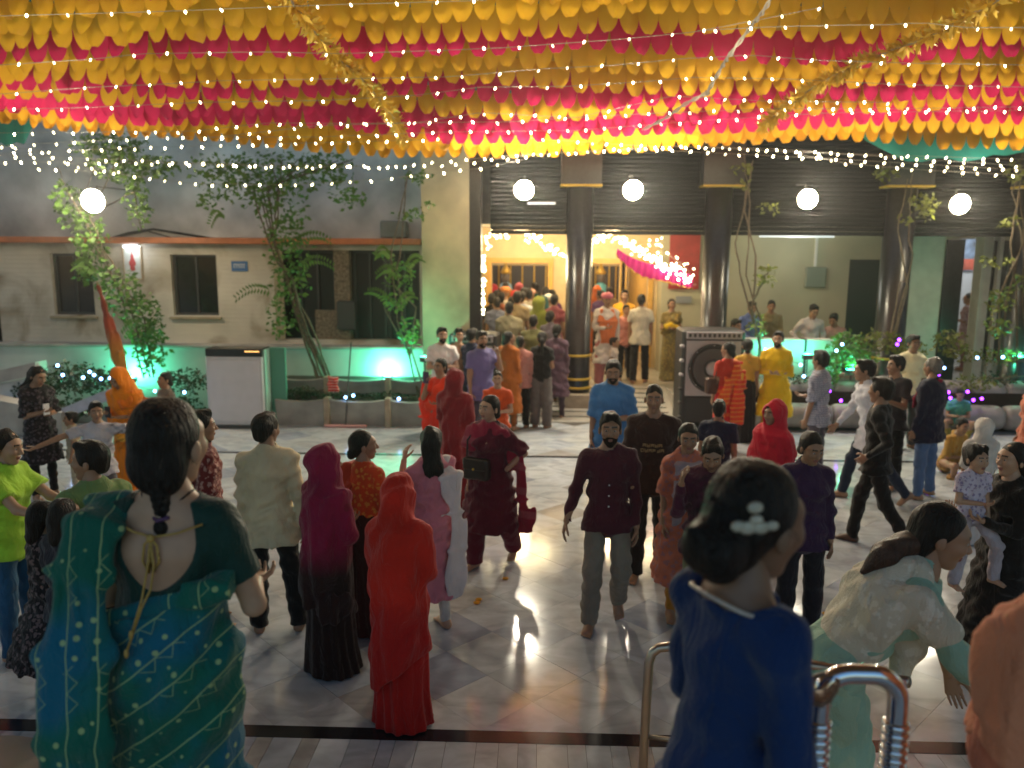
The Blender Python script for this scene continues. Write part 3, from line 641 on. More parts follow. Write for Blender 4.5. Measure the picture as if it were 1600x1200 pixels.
# ---------------------------------------------------------------- head, hair, hand and foot forms (face looks along -Y, centre at the origin)
TPL = {}
def head_tpl(h):
    key = ('head', h)
    if key in TPL: return TPL[key]
    S = SDF()
    S.ell((0, .018, .035), (.075, .094, .086), k=0); S.ell((0, -.03, -.035), (.058, .062, .082), k=.04); S.ell((0, -.066, -.098), (.024, .022, .02), k=.03)
    S.ell((0, -.055, .03), (.062, .042, .03), k=.03)                                  # brow
    for sx in (-1, 1):
        S.ell((sx*.038, -.064, -.022), (.026, .028, .024), k=.03)                      # cheek
        S.ell((sx*.032, -.108, .008), (.02, .02, .013), k=.012, mode='s')             # socket
        S.ell((sx*.079, .012, -.012), (.011, .019, .031), R=np.array(Matrix.Rotation(sx*.3, 3, 'Z')), k=.006)   # ear
        S.ell((sx*.0115, -.103, -.028), (.009, .011, .008), k=.006)                     # nostril wing
    S.cap((0, -.088, .014), (0, -.113, -.023), .0085, .012, k=.012)
    S.ell((0, -.094, -.055), (.022, .009, .0055), k=.006); S.ell((0, -.092, -.067), (.019, .009, .006), k=.006)
    V, Q = S.surf(h); c = V[Q].mean(1); mi = np.zeros(len(Q), int)
    ax_ = np.abs(c[:, 0])
    mi[(ax_ < .023) & (c[:, 2] < -.049) & (c[:, 2] > -.073) & (c[:, 1] < -.088)] = 3
    mi[(ax_ > .012) & (ax_ < .05) & (np.abs(c[:, 2]-(.034-.12*(ax_-.03)**2*20)) < .0055) & (c[:, 1] < -.06)] = 2
    # eyes
    e = MB()
    for sx in (-1, 1): e.ball((sx*.0315, -.0815, .007), (.0128, .0118, .0082), 10, 8, 1); e.ball((sx*.0315, -.0895, .0065), (.0062, .0055, .0062), 8, 6, 2)
    quads = [f if len(f) == 4 else (f[0], f[1], f[2], f[2]) for f in e.f]
    ev = np.array([tuple(v) for v in e.v]); eq = [f for f in e.f]
    TPL[key] = (V, Q, mi, ev, eq, e.m); return TPL[key]
def hair_tpl(kind, h):
    key = (kind, h)
    if key in TPL: return TPL[key]
    S = SDF(); r_ = random.Random(kind)
    if kind in ('short', 'curly', 'crop', 'old'):
        t = {'short': .012, 'curly': .02, 'crop': .005, 'old': .006}[kind]
        S.ell((0, .022, .04), (.077+t, .096+t, .087+t), k=0)
        if kind in ('short', 'curly'): S.ell((.012, -.055, .108), (.05, .035, .022+t*.3), k=.02)
        S.ell((0, .075, -.03), (.055, .04, .05), k=.03)
        S.plane((0, -.072, .082 if kind != 'old' else .10), (0, -.90, -.44)).folds(.0055 if kind != 'curly' else .010, 3, 'hair')
    else:
        S.ell((0, .024, .036), (.085, .102, .092), k=0); S.ell((0, .07, -.03), (.066, .05, .06), k=.03)
        if kind == 'plain': S.ell((0, .06, -.05), (.07, .055, .07), k=.03)
        if kind == 'bun': S.ell((0, .125, -.01), (.052, .045, .05), k=.01)
        if kind == 'lowbun': S.ell((0, .105, -.07), (.048, .04, .045), k=.015)
        if kind == 'long':
            S.seg((0, .075, -.02), (0, .115, -.22), (.078, .06), (.088, .045), (1, 0, 0), (0, 1, .2), k=.04); S.seg((0, .115, -.22), (.01, .13, -.46), (.088, .045), (.03, .02), (1, 0, 0), (0, 1, 0), k=.03); S.folds(.006, 9, 'hair')
        if kind == 'pony': S.cap((0, .1, .03), (.0, .16, -.03), .03, .036, k=.02); S.cap((0, .16, -.03), (0, .16, -.33), .04, .018, k=.02)
        if kind == 'girl': S.cap((0, .06, -.03), (0, .09, -.15), .08, .06, k=.03)
        S.plane((0, -.070, .086), (0, -.84, -.54)).folds(.0034, 5, 'hair')
    V, Q = S.surf(h); TPL[key] = np_mesh('hair', V, Q, [hair_m]); return TPL[key]
def hand_tpl(h, curl=.5):
    key = ('hand', h, curl)
    if key in TPL: return TPL[key]
    S = SDF(); S.seg((0, 0, .02), (0, 0, -.085), (.024, .019), (.040, .013), (1, 0, 0), (0, 1, 0), k=0)
    for i, (x, L, r) in enumerate(((-.030, .070, .0082), (-.010, .078, .0086), (.010, .073, .0084), (.029, .058, .0074))):
        p = np.array([x, 0, -.085]); a = .12
        for j, f in enumerate((.45, .32, .23)):
            a += curl*(.55+.12*i*.3); d = np.array([x*.12/.03*.3, math.sin(a), -math.cos(a)]); d /= np.linalg.norm(d)
            q = p+d*L*f; S.cap(p, q, r*(1-.1*j), r*(.92-.1*j), k=.003 if j else .006); p = q
    p = np.array([-.028, .004, -.03])
    for j, d in enumerate(((-.75, .35, -.6), (-.35, .5, -.8), (.0, .5, -.85))):
        d = np.array(d); d = d/np.linalg.norm(d); q = p+d*(.036, .03, .024)[j]; S.cap(p, q, .0125-.002*j, .0105-.0015*j, k=.008 if j == 0 else .003); p = q
    TPL[key] = S.surf(h); return TPL[key]
def foot_tpl(h):
    key = ('foot', h)
    if key in TPL: return TPL[key]
    S = SDF(); S.cap((0, .0, .085), (0, .012, .035), .036, .036, k=0); S.cap((0, .04, .03), (0, .03, .06), .03, .03, k=.02)
    S.seg((0, .03, .03), (0, -.12, .022), (.034, .028), (.046, .02), (1, 0, 0), (0, 0, 1), k=.03)
    S.cap((0, -.02, .06), (0, -.1, .03), .03, .02, k=.03)
    for i, (x, L) in enumerate(((-.030, .055), (-.010, .052), (.006, .046), (.021, .038), (.035, .028))): S.cap((x, -.125, .016), (x*1.05, -.125-L*.75, .013), .0125 if i == 0 else .0095, .010 if i == 0 else .0075, k=.004)
    S.plane((0, 0, .001), (0, 0, -1)); TPL[key] = S.surf(h); return TPL[key]
hair_m = mat('black_hair', (.008, .0065, .006), rough=.52, spec=.3, noise=.4, nscale=24, bump=.55, bscale=30, bdist=.07, stretch=(3.2, 3.2, .3))
beard_m = mat('beard_hair', (.018, .013, .010), rough=.85, spec=.15, noise=.5, nscale=60, bump=.8, bscale=200)
hair_grey = mat('grey_hair', (.12, .11, .10), rough=.5, noise=.5, nscale=60)
hair_brown = mat('henna_hair', (.05, .02, .01), rough=.4, noise=.5, nscale=30, bump=.6, bscale=90, stretch=(3, 3, .5))
eye_w = mat('eye_white', (.36, .33, .30), rough=.5); eye_d = mat('eye_dark', (.012, .008, .006), rough=.3); lip_m = mat('lips', (.26, .09, .07), rough=.45)
SKIN = {k: mat('skin_'+k, c, rough=.5, noise=.08, nscale=20, sub=.05) for k, c in {'fair': (.42, .25, .16), 'mid': (.31, .17, .10), 'dark': (.20, .105, .062)}.items()}
def frame(zaxis, yhint):
    z = Vector(zaxis).normalized(); y = Vector(yhint); y = (y-z*y.dot(z)).normalized(); x = y.cross(z)
    return np.array([[x[i], y[i], z[i]] for i in range(3)])
ARM = {  # (upper arm out, forward, up), (forearm), hand curl, roll
    'down': ((.13, .03, -1), (.06, .22, -1)), 'down2': ((.2, -.12, -1), (.1, .1, -1)), 'swingf': ((.12, .35, -1), (.05, .75, -1)), 'swingb': ((.16, -.38, -1), (.1, -.1, -1)),
    'phone': ((.12, .12, -1), (-.45, .9, .25)), 'clasp': ((.18, .1, -1), (-.75, .75, .05)), 'cross': ((.2, .15, -1), (-.95, .55, .18)), 'hip': ((.75, -.25, -.75), (-.6, .35, -.65)),
    'back': ((.22, -.35, -1), (-.75, -.3, -.35)), 'raise': ((.3, .75, -.35), (-.25, .5, .9)), 'out': ((1, .15, -.12), (1, .25, -.1)), 'fwd': ((.1, .8, -.7), (-.1, 1, -.25)),
    'face': ((.15, .7, -.7), (-.35, .25, 1)), 'hold': ((.2, .3, -1), (-.3, 1, .35)), 'lap': ((.15, .25, -1), (-.3, .9, -.25)), 'elbow': ((.5, -.45, -.8), (-.2, .55, -.5)), 'reach': ((.1, .9, -.5), (0, .9, -.55)),
    'hang': ((.1, .35, -1), (0, .15, -1))}
LEG = {'stand': ((.05, .02, -1), (.02, -.02, -1)), 'wide': ((.14, .02, -1), (.1, -.02, -1)), 'f': ((.04, .38, -1), (.03, .1, -1)), 'b': ((.04, -.25, -1), (.03, -.55, -1)), 'f2': ((.04, .22, -1), (.03, .02, -1)), 'b2': ((.04, -.1, -1), (.03, -.32, -1)),
       'sit': ((.12, 1, -.08), (.0, .05, -1)), 'squat': ((.45, 1, .15), (-.25, -.3, -1)), 'crossed': ((.8, .8, -.05), (-1, -.15, -.2))}
def person(px, py, H, face, label, group=None, z=0, hair='short', skin='mid', arms=('down', 'down'), legs=('stand', 'stand'), lean=0, side=0, hy=0, hp=0, fat=1, fem=False,
           top=None, bot=None, extra=(), h=None, pos=None, pelvis=None, beard=None, hscale=1, shoes=None, noface=False, foot_z=None, hair_mat=None):
    """one person; (px,py) is where the feet stand, face: 0 towards the camera, 90 to its right, 180 away"""
    b0 = Vector(pos) if pos is not None else G(px, py, z)
    d = max(b0.y, 1.2); h = h or min(max(.0015*d, .0085), .021)
    s = H/1.72; root = empty('person', b0, label, 'person', group, rz=rad(face)); root.scale = (s, s, s)
    rs = random.Random(label); seed = rs.randint(0, 9999)
    V3 = lambda *a: np.array(a, float)
    lr = rad(lean); sr = rad(side)
    t = V3(math.sin(sr), -math.sin(lr)*math.cos(sr), math.cos(lr)*math.cos(sr)); v = V3(0, -math.cos(lr), -math.sin(lr)); u = np.cross(t, v)*-1; u = V3(math.cos(sr), 0, -math.sin(sr))
    sw = .146 if fem else .168; hw = .085 if fem else .088
    dirs = lambda q, sd: V3(q[0]*sd, -q[1], q[2])/math.sqrt(q[0]**2+q[1]**2+q[2]**2)
    lg = [LEG[l] if isinstance(l, str) else l for l in legs]; ag = [ARM[a] if isinstance(a, str) else a for a in arms]
    th, sh = .44, .43
    # pelvis height from the lower foot
    drop = [th*dirs(l[0], sd)[2]+sh*dirs(l[1], sd)[2] for l, sd in zip(lg, (-1, 1))]
    pz = .075-min(drop) if pelvis is None else pelvis/s
    Pv = V3(0, 0, pz)
    hips = [Pv+V3(sd*hw, 0, 0) for sd in (-1, 1)]; knees = [hips[i]+th*dirs(lg[i][0], (-1, 1)[i]) for i in (0, 1)]; ank = [knees[i]+sh*dirs(lg[i][1], (-1, 1)[i]) for i in (0, 1)]
    A = lambda q, r=0: Pv+t*q+v*r
    shd = [A(.452)+u*sd*sw for sd in (-1, 1)]
    el = []; wr = []; fdir = []
    Rb = np.stack([u, -v, t], 1)   # torso frame: local x,y,z
    for i, sd in enumerate((-1, 1)):
        a1 = dirs(ag[i][0], sd); a2 = dirs(ag[i][1], sd); el.append(shd[i]+.285*a1); wr.append(el[i]+.25*a2); fdir.append(a2)
    # head
    hpz = rad(hp+lean*.35); nt = V3(t[0]*.7, -math.sin(hpz), math.cos(hpz)); nb = A(.53, -.005); hc = nb+nt*.150+V3(0, -.018, 0)
    HR = np.array(Matrix.Rotation(rad(hy), 3, 'Z') @ Matrix.Rotation(rad(hp+lean*.35), 3, 'X') @ Matrix.Rotation(-t[0]*.6, 3, 'Y'))
    SK = SKIN[skin]; fx = fat*.93; hs3 = np.array([rs.uniform(.93, 1.04), rs.uniform(.96, 1.04), rs.uniform(.96, 1.05)])*hscale
    TS = [(-.08, .15, .10), (.03, .165, .112), (.19, .135, .098), (.37, .148, .110), (.45, .115, .085)] if fem else [(-.08, .145, .098), (.03, .155, .108), (.2, .145, .102), (.38, .162, .113), (.455, .125, .088)]
    def torso(S, o, lo=-.1, hi=.5, flare=0, k=.035):
        ts = [(q, a*fx+o, b*fx*(1.0+(.12*(fx-1)))+o) for q, a, b in TS if lo-.13 <= q <= hi+.1]
        for (q0, a0, b0_), (q1, a1, b1) in zip(ts, ts[1:]): S.seg(A(q0), A(q1), (a0, b0_), (a1, b1), u, v, k=k)
        if fem and hi > .3:
            for sd in (-1, 1): S.ell(A(.345, .075*fx)+u*sd*.068, (.062+o*.6, .058+o*.6, .06+o*.6), k=.04)
        if fx > 1.15: S.ell(A(.16, .05), (.13*fx, .11*fx, .13), k=.05)
    def shoulders(S, o):
        for sd in (0, 1): S.cap(A(.505, -.01), shd[sd]-t*.004, .052+o*.8, .046+o, k=.04)
        S.cap(A(.49), A(.54), .068+o*.5, .052+o*.4, k=.045)
    # ---- the body: one continuous surface
    B = SDF(); torso(B, 0); shoulders(B, 0)
    B.cap(nb-nt*.03, hc-nt*.03+V3(0, .012, 0), .056 if not fem else .05, .05 if not fem else .045, k=.03)
    ra = (.050, .038, .026) if not fem else (.046, .035, .0235)
    for i in (0, 1):
        B.cap(shd[i], el[i], ra[0]*(.6+.4*fx), ra[1]*(.7+.3*fx), k=.035); B.cap(el[i], wr[i], ra[1]*(.7+.3*fx)*1.02, ra[2], k=.015)
        B.cap(hips[i], knees[i], .075*fx, .050, k=.04); B.cap(knees[i], ank[i], .053, .034, k=.02)
    bv, bq = B.surf(h)
    near = d < 9
    hv, hq, hm, ev, eq, em = head_tpl(.0055 if near else .0085)
    hv2 = (hv*hs3)@HR.T+hc; ev2 = (ev*hs3)@HR.T+hc
    parts_v = [bv, hv2]; parts_q = [bq, hq+len(bv)]; parts_m = [np.zeros(len(bq), int), hm]; off = len(bv)+len(hv2)
    hh = .0055 if near else .009
    for i in (0, 1):
        tv, tq = hand_tpl(hh, (.42 if ag[i] is not ARM['hold'] and ag[i] is not ARM['clasp'] else .75)); tv = tv.copy()
        R = frame(-fdir[i], u*(1 if i == 0 else -1)*1.0 if abs(fdir[i][2]) > .6 else V3(0, 0, 1))
        if i == 0: tv[:, 0] *= -1; tq = tq[:, ::-1]
        # thumb forwards, palm inwards
        if abs(fdir[i][2]) > .6:
            R = frame(-fdir[i], Vector(u*(1 if i == 0 else -1)))
        parts_v.append((tv*(1.0 if not fem else .9))@R.T+wr[i]); parts_q.append(tq+off); parts_m.append(np.zeros(len(tq), int)); off += len(tv)
        if True:
            tv, tq = foot_tpl(.009 if near else .012); tv = tv.copy()
            if i == 0: tv[:, 0] *= -1; tq = tq[:, ::-1]
            sd_ = (-1, 1)[i]; sdir = dirs(lg[i][1], sd_); pitch = math.atan2(sdir[1], -sdir[2])
            lift = (ank[i][2]-.075) > .04; Rf = np.array(Matrix.Rotation(rad(-9*sd_)*-1, 3, 'Z') @ Matrix.Rotation(min(max(pitch, 0), .7) if lift else 0, 3, 'X'))
            parts_v.append((tv-V3(0, 0, .075))@Rf.T+ank[i]); parts_q.append(tq+off); parts_m.append(np.full(len(tq), 4 if shoes else 0)); off += len(tv)
    V_ = np.concatenate(parts_v); Q_ = np.concatenate(parts_q); M_ = np.concatenate(parts_m)
    if not noface:
        er = np.array([f if len(f) == 4 else (f[0], f[1], f[2], f[2]) for f in eq]); quad = np.array([len(f) == 4 for f in eq])
        # drop the polar triangles (hidden inside the lids)
        V_ = np.concatenate([V_, ev2]); Q_ = np.concatenate([Q_, er[quad]+off]); M_ = np.concatenate([M_, np.array(em)[quad]])
    np_obj('body', V_, Q_, [SK, eye_w, eye_d, lip_m if fem else mat('lips_male', (.22, .10, .075)), shoes or SK], root, M_)
    # ---- hair and beard
    if hair:
        ho = bpy.data.objects.new('hair', hair_tpl(hair, .006 if near else .01)); COL.objects.link(ho); ho.parent = root
        if hair_mat: ho.material_slots[0].link = 'OBJECT'; ho.material_slots[0].material = hair_mat
        M4 = Matrix([list(HR[i]*hs3)+[float(hc[i])] for i in range(3)]+[[0, 0, 0, 1]]); ho.matrix_local = M4
    if beard:
        bk = ('beard', near)
        if bk not in TPL:
            S = SDF(); S.ell((0, -.031, -.044), (.0605, .0645, .077), k=0); S.ell((0, -.067, -.1), (.027, .024, .024), k=.02); S.cap((-.024, -.096, -.05), (.024, -.096, -.05), .0045, .0045, k=.004)
            S.plane((0, -.03, -.052), (0, .35, 1)); S.ell((0, -.108, -.061), (.019, .016, .0085), k=.003, mode='s'); S.ell((0, -.106, -.022), (.05, .03, .02), k=.01, mode='s'); S.folds(.002, 2, 'hair'); V, Q = S.surf(.0055 if near else .0085); TPL[bk] = np_mesh('beard', V, Q, [beard_m])
        bo = bpy.data.objects.new('beard', TPL[bk]); COL.objects.link(bo); bo.parent = root; bo.matrix_local = Matrix([list(HR[i]*hs3)+[float(hc[i])] for i in range(3)]+[[0, 0, 0, 1]])
    legdir = (dirs(lg[0][0], -1)+dirs(lg[1][0], 1))/2
    J = dict(A=A, u=u, v=v, t=t, shd=shd, el=el, wr=wr, hips=hips, knees=knees, ank=ank, hc=hc, HR=HR, Pv=Pv, root=root, h=h, fx=fx, torso=torso, shoulders=shoulders, seed=seed, nb=nb, sw=sw)
    if bot: bottom(J, *bot)
    if top: upper(J, *top)
    for ex in extra: ex(J)
    return root, J
def bottom(J, kind, m, *a):
    S = SDF(); fx = J['fx']; h = J['h']; Pv = J['Pv']
    if kind in ('trousers', 'jeans', 'salwar', 'leggings', 'shorts'):
        o = {'trousers': (.025, .026, .034), 'jeans': (.02, .018, .02), 'salwar': (.05, .055, .05), 'leggings': (.010, .009, .009), 'shorts': (.03, .035, .03)}[kind]
        J['torso'](S, .005, -.1, .04)
        for i in (0, 1):
            S.cap(J['hips'][i]-J['t']*.01, J['knees'][i], .075*fx+o[0]*.7, .052+o[1], k=.03)
            if kind != 'shorts':
                e = J['ank'][i]; dn = (e-J['knees'][i]); e = e+dn/np.linalg.norm(dn)*.02; S.cap(J['knees'][i], e, .053+o[1], .036+o[2], k=.02, flat=True)
        S.plane(J['A'](-.015), J['t']).folds(.006, J['seed'], 'shirt')
        V, Q = S.surf(h); np_obj('trousers' if kind != 'salwar' else 'salwar', V, Q, [m], J['root'])
    elif kind == 'skirt':   # long skirt or the lower drape of a saree; a = (hem half-width, pleat depth)
        w = a[0] if a else .2; pl = a[1] if len(a) > 1 else .014; z1 = Pv[2]+.14; k0, k1 = J['knees']; kc = (k0+k1)/2; ac = (J['ank'][0]+J['ank'][1])/2; sp = abs(J['ank'][0][1]-J['ank'][1][1])/2
        S.loft([(z1, 0, 0, .145*fx, .11*fx), (Pv[2]+.02, 0, .01, .185*fx, .14*fx), (Pv[2]-.18, kc[0]*.4, kc[1]*.5, .19*fx, .15*fx), (kc[2], kc[0], kc[1], .185, .15+sp*.5), (.22, ac[0], ac[1], w, w*.8+sp), (.012, ac[0], ac[1]-.02, w*1.12, w*.95+sp)], pleat=pl, pn=13, seed=J['seed'], tw=2.2)
        V, Q = S.surf(h); np_obj('skirt', V, Q, [m], J['root'])
def upper(J, kind, m, sleeve='long', hem=-.12, *a):
    """shirt, tshirt, kurta or blouse"""
    S = SDF(); fx = J['fx']; h = J['h']; A = J['A']; t = J['t']; u = J['u']; v = J['v']; o = {'blouse': .009, 'shirt': .024, 'kurta': .024, 'tshirt': .021}[kind]
    J['torso'](S, o, hem if hem > -.1 else -.1, .5); J['shoulders'](S, o*.7)
    lo = {'short': .62, 'half': .98, 'none': .12, 'long': 1}[sleeve]; ra = .052*(.6+.4*fx)
    for i in (0, 1):
        e = J['el'][i] if sleeve in ('long', 'half') else J['shd'][i]+(J['el'][i]-J['shd'][i])*lo
        wd = .014 if kind == 'blouse' else .022
        S.cap(J['shd'][i], e, ra+wd*.8, ra+(wd*.9 if sleeve != 'long' else -.004), k=.03, flat=sleeve != 'long')
        if sleeve == 'long': S.cap(J['el'][i], J['el'][i]+(J['wr'][i]-J['el'][i])*.97, .046*(.7+.3*fx)+.006, .034, k=.015, flat=True)
    if hem < -.1:
        q = A(-.08); dn = (J['knees'][0]+J['knees'][1])/2-J['Pv']; dn = dn/np.linalg.norm(dn); dn = dn*.6+np.array([0, 0, -.4]); dn /= np.linalg.norm(dn); L = -hem-.06; fl = a[0] if a else (.02+L*.10); 
        if J['Pv'][2] < .7: L = min(L, .12)
        S.seg(A(.0), A(.0)+dn*(L+.06), ((.178*fx+o), (.120*fx+o)), (.182*fx+o+fl, .125*fx+o+fl*.9), u, v, k=.03, flat=True)
        if L > .25: S.folds(.006, J['seed'], 'skirt')
    else: S.plane(A(hem), -t)
    S.folds(.0095 if kind != 'blouse' else .003, J['seed']+1, 'shirt')
    nk = J['nb']; S.ell(nk+t*.03+v*.02, (.066, .066, .06), k=0, mode='s')
    V, Q = S.surf(h); ob = np_obj({'tshirt': 'shirt'}.get(kind, kind), V, Q, [m], J['root'])
    if kind in ('shirt', 'kurta') and 'nocollar' not in a:
        C = SDF(); c0 = nk-t*.012
        for q in range(10):
            a0 = 2*math.pi*q/10; a1 = 2*math.pi*(q+1)/10; rr = .066
            p0 = c0+u*math.sin(a0)*rr+v*math.cos(a0)*rr*1.05+t*(.012-.018*math.cos(a0)); p1 = c0+u*math.sin(a1)*rr+v*math.cos(a1)*rr*1.05+t*(.012-.018*math.cos(a1))
            C.cap(p0, p1, .0125, .0125, k=.004)
        V, Q = C.surf(min(h, .012)); np_obj('collar', V, Q, [m], J['root'])
    return ob
def veil(m, hem=.55, w=.235, pl=.018, slant=.35, open_=1, top_open=0, fade=None, shift=0, rx=1.0, name='veil'):
    """cloth over the head falling round shoulders and back; hem = its lower height"""
    def f(J):
        S = SDF(); hc = J['hc']; HR = J['HR']; A = J['A']; fw = HR[:, 1]*-1
        S.ell(hc-fw*.018+np.array([0, 0, .028]), (.110, .128, .122), R=HR, k=.02)
        nb = J['nb']; S.seg(hc-fw*.03, nb-fw*.01+np.array([0, 0, -.03]), (.098, .11), (.125*rx, .115), J['u'], J['v'], k=.05)
        sh = A(.45); S.seg(nb+J['v']*-.01, sh, (.12*rx, .11), (.225*rx, .145), J['u'], J['v'], k=.06)
        zs = sh[2]; pv = J['Pv']
        for i in (0, 1): S.cap(J['shd'][i], J['el'][i], .072, .068, k=.05)
        S.loft([(zs+.015, sh[0], sh[1]+.01, .205*rx, .145), (zs-.16, sh[0]*.8, sh[1]*.8+.01, w*rx, .175), (max(hem+.02, pv[2]+.1), sh[0]*.4, sh[1]*.3+.01, w*rx*.98, .18), (min(hem, pv[2]+.09), pv[0], pv[1]+.01, w*rx, .19)], pleat=pl, pn=9, seed=J['seed'], tw=3, k=.04)
        S.plane(np.array([0, 0, min(hem, pv[2]+.09)+.10]), (slant*(1 if J['seed'] % 2 else -1), 0, -1))
        S.folds(.007, J['seed']+5, 'drape').folds(.012, J['seed']+6, 'big')
        if open_:
            S.ell(hc+fw*.11+np.array([0, 0, -.005]), (.070, .085, .098), R=HR, k=.012, mode='s'); S.ell(hc+fw*.055+np.array([0, 0, -.012]), (.068, .085, .10), R=HR, k=.012, mode='s')
        V, Q = S.surf(J['h']); np_obj(name, V, Q, [m], J['root'])
    return f
def drape(pts, m, name='dupatta', k=.03, amp=.008, kind='skirt'):
    """flat cloth along points given in the torso frame (side, forward, height over the hips, half width, half thickness)"""
    def f(J):
        S = SDF(); A = J['A']; u, v, t = J['u'], J['v'], J['t']
        q = []
        for p in pts:
            x, y, z, w, th = p[:5]
            c = A(z, y)+u*x if z > -.15 else J['Pv']+u*x+v*y+np.array([0, 0, z]); q.append((c, w, th))
        for (c0, w0, t0), (c1, w1, t1) in zip(q, q[1:]):
            d = c1-c0; d = d/np.linalg.norm(d); uu = u if abs(d@u) < .75 else t; uu = uu-d*(uu@d); uu /= np.linalg.norm(uu); vv = np.cross(d, uu)
            S.seg(c0, c1, (w0, t0), (w1, t1), uu, vv, k=k)
        S.folds(amp, J['seed']+9, kind); V, Q = S.surf(min(J['h'], .012)); np_obj(name, V, Q, [m], J['root'])
    return f
def pallu(m, side=1):   # saree end across the chest, over one shoulder and down the back
    s = side
    return drape([(-s*.15, .06, .05, .10, .03), (-s*.05, .135, .2, .11, .028), (s*.06, .14, .36, .10, .028), (s*.12, .06, .49, .07, .03), (s*.13, -.06, .49, .075, .03), (s*.12, -.135, .36, .10, .02), (s*.12, -.16, .1, .11, .02), (s*.12, -.18, -.2, .12, .02), (s*.12, -.18, -.45, .125, .02)], m, 'pallu', amp=.008)
def around_neck(m, l=.05, r=.05, w=.05):
    return drape([(-.09, .14, l, w, .016), (-.1, .13, .3, w, .018), (-.09, .05, .5, .045, .024), (0, -.08, .53, .04, .025), (.09, .05, .5, .045, .024), (.1, .13, .3, w, .018), (.09, .14, r, w, .016)], m, 'dupatta', amp=.005)
def turban(m):
    def f(J):
        S = SDF(); S.ell(J['hc']+np.array([0, 0, .085])-J['HR'][:, 1]*-1*.015, (.115, .13, .075), R=J['HR'], k=0).folds(.01, J['seed'], 'drape'); V, Q = S.surf(J['h']); np_obj('turban', V, Q, [m], J['root'])
    return f
def held(J, name, label, cat, m, size, hand=0, off=(0, 0, 0), bev=.004):
    """a thing held in a hand: top-level, at the place of the hand"""
    w = J['wr'][hand]; s = J['root'].scale[0]; M = Matrix.Rotation(J['root'].rotation_euler[2], 3, 'Z'); p = J['root'].location+M@Vector((w+np.array(off))*s)
    o = MB().box(-size[0]/2, size[0]/2, -size[1]/2, size[1]/2, -size[2]/2, size[2]/2, bev=bev).build(name, m); o.location = p; o.rotation_euler = (0, 0, J['root'].rotation_euler[2]); return tag(o, label, cat)
# ================================================================ CLOTH CANOPY WITH SCALLOPED FRILLS
yel = mat('yellow_cloth', (.76, .43, .03), rough=.7, noise=.15, nscale=1.5, trans=.55, bump=.2, bscale=60)
org = mat('marigold_cloth', (.74, .34, .015), rough=.7, noise=.15, nscale=1.5, trans=.55, bump=.2, bscale=60)
mag = mat('magenta_cloth', (.62, .022, .13), rough=.7, noise=.15, nscale=1.5, trans=.55, bump=.2, bscale=60)
teal = mat('teal_cloth', (.02, .26, .24), rough=.7, noise=.2, trans=.35)
def cz(x, y):
    z = 4.50+.150*(13-y)+.07*math.sin(x*.55+y*.9)+.04*math.sin(x*1.3+y*2.1)
    e = max(0, -x-3.8)/5; z += .42*e*e*max(0, (y-6)/7)
    z -= .10*max(0, 1-abs(x+.6)/2.2)*max(0, (y-9)/4)
    z += .05*min(max(x-1, 0), 3)/3
    if y < 8: z = z-(8-y)*.10
    return z
can = empty('festive_canopy', (0, 0, 0), 'festive cloth canopy of yellow and magenta scalloped frills over the whole courtyard', 'canopy')
def sheet_mat():
    m = mat('canopy_backing', (.4, .24, .04), rough=.8, trans=.3); n = m.node_tree.nodes; l = m.node_tree.links
    g = n.new('ShaderNodeNewGeometry'); s_ = n.new('ShaderNodeSeparateXYZ'); l.new(g.outputs[0], s_.inputs[0])
    f = n.new('ShaderNodeMath'); f.operation = 'MULTIPLY'; f.inputs[1].default_value = .36; l.new(s_.outputs[1], f.inputs[0]); fr = n.new('ShaderNodeMath'); fr.operation = 'FRACT'; l.new(f.outputs[0], fr.inputs[0])
    cr = n.new('ShaderNodeValToRGB'); cr.color_ramp.interpolation = 'CONSTANT'; e = cr.color_ramp.elements; e[0].color = (.02, .22, .2, 1); e[1].position = .3; e[1].color = (.5, .28, .03, 1); q = e.new(.75); q.color = (.45, .02, .09, 1)
    l.new(fr.outputs[0], cr.inputs[0]); l.new(cr.outputs[0], n['Principled BSDF'].inputs['Base Color']); l.new(cr.outputs[0], [k for k in n if k.type == 'BSDF_TRANSLUCENT'][0].inputs[0]); return m
sm = MB(); xs = np.arange(-13, 13.1, .5); ys = np.arange(-1.5, 13.3, .35); 
for y in ys:
    for x in xs: sm.v.append((x, y, cz(x, y)+.36+.03*math.sin(y*15)))
nx_ = len(xs)
for j in range(len(ys)-1):
    for i in range(nx_-1): sm.f.append((j*nx_+i, j*nx_+i+1, (j+1)*nx_+i+1, (j+1)*nx_+i)); sm.m.append(0)
sm.build('canopy_sheet', sheet_mat(), can, smooth=True)
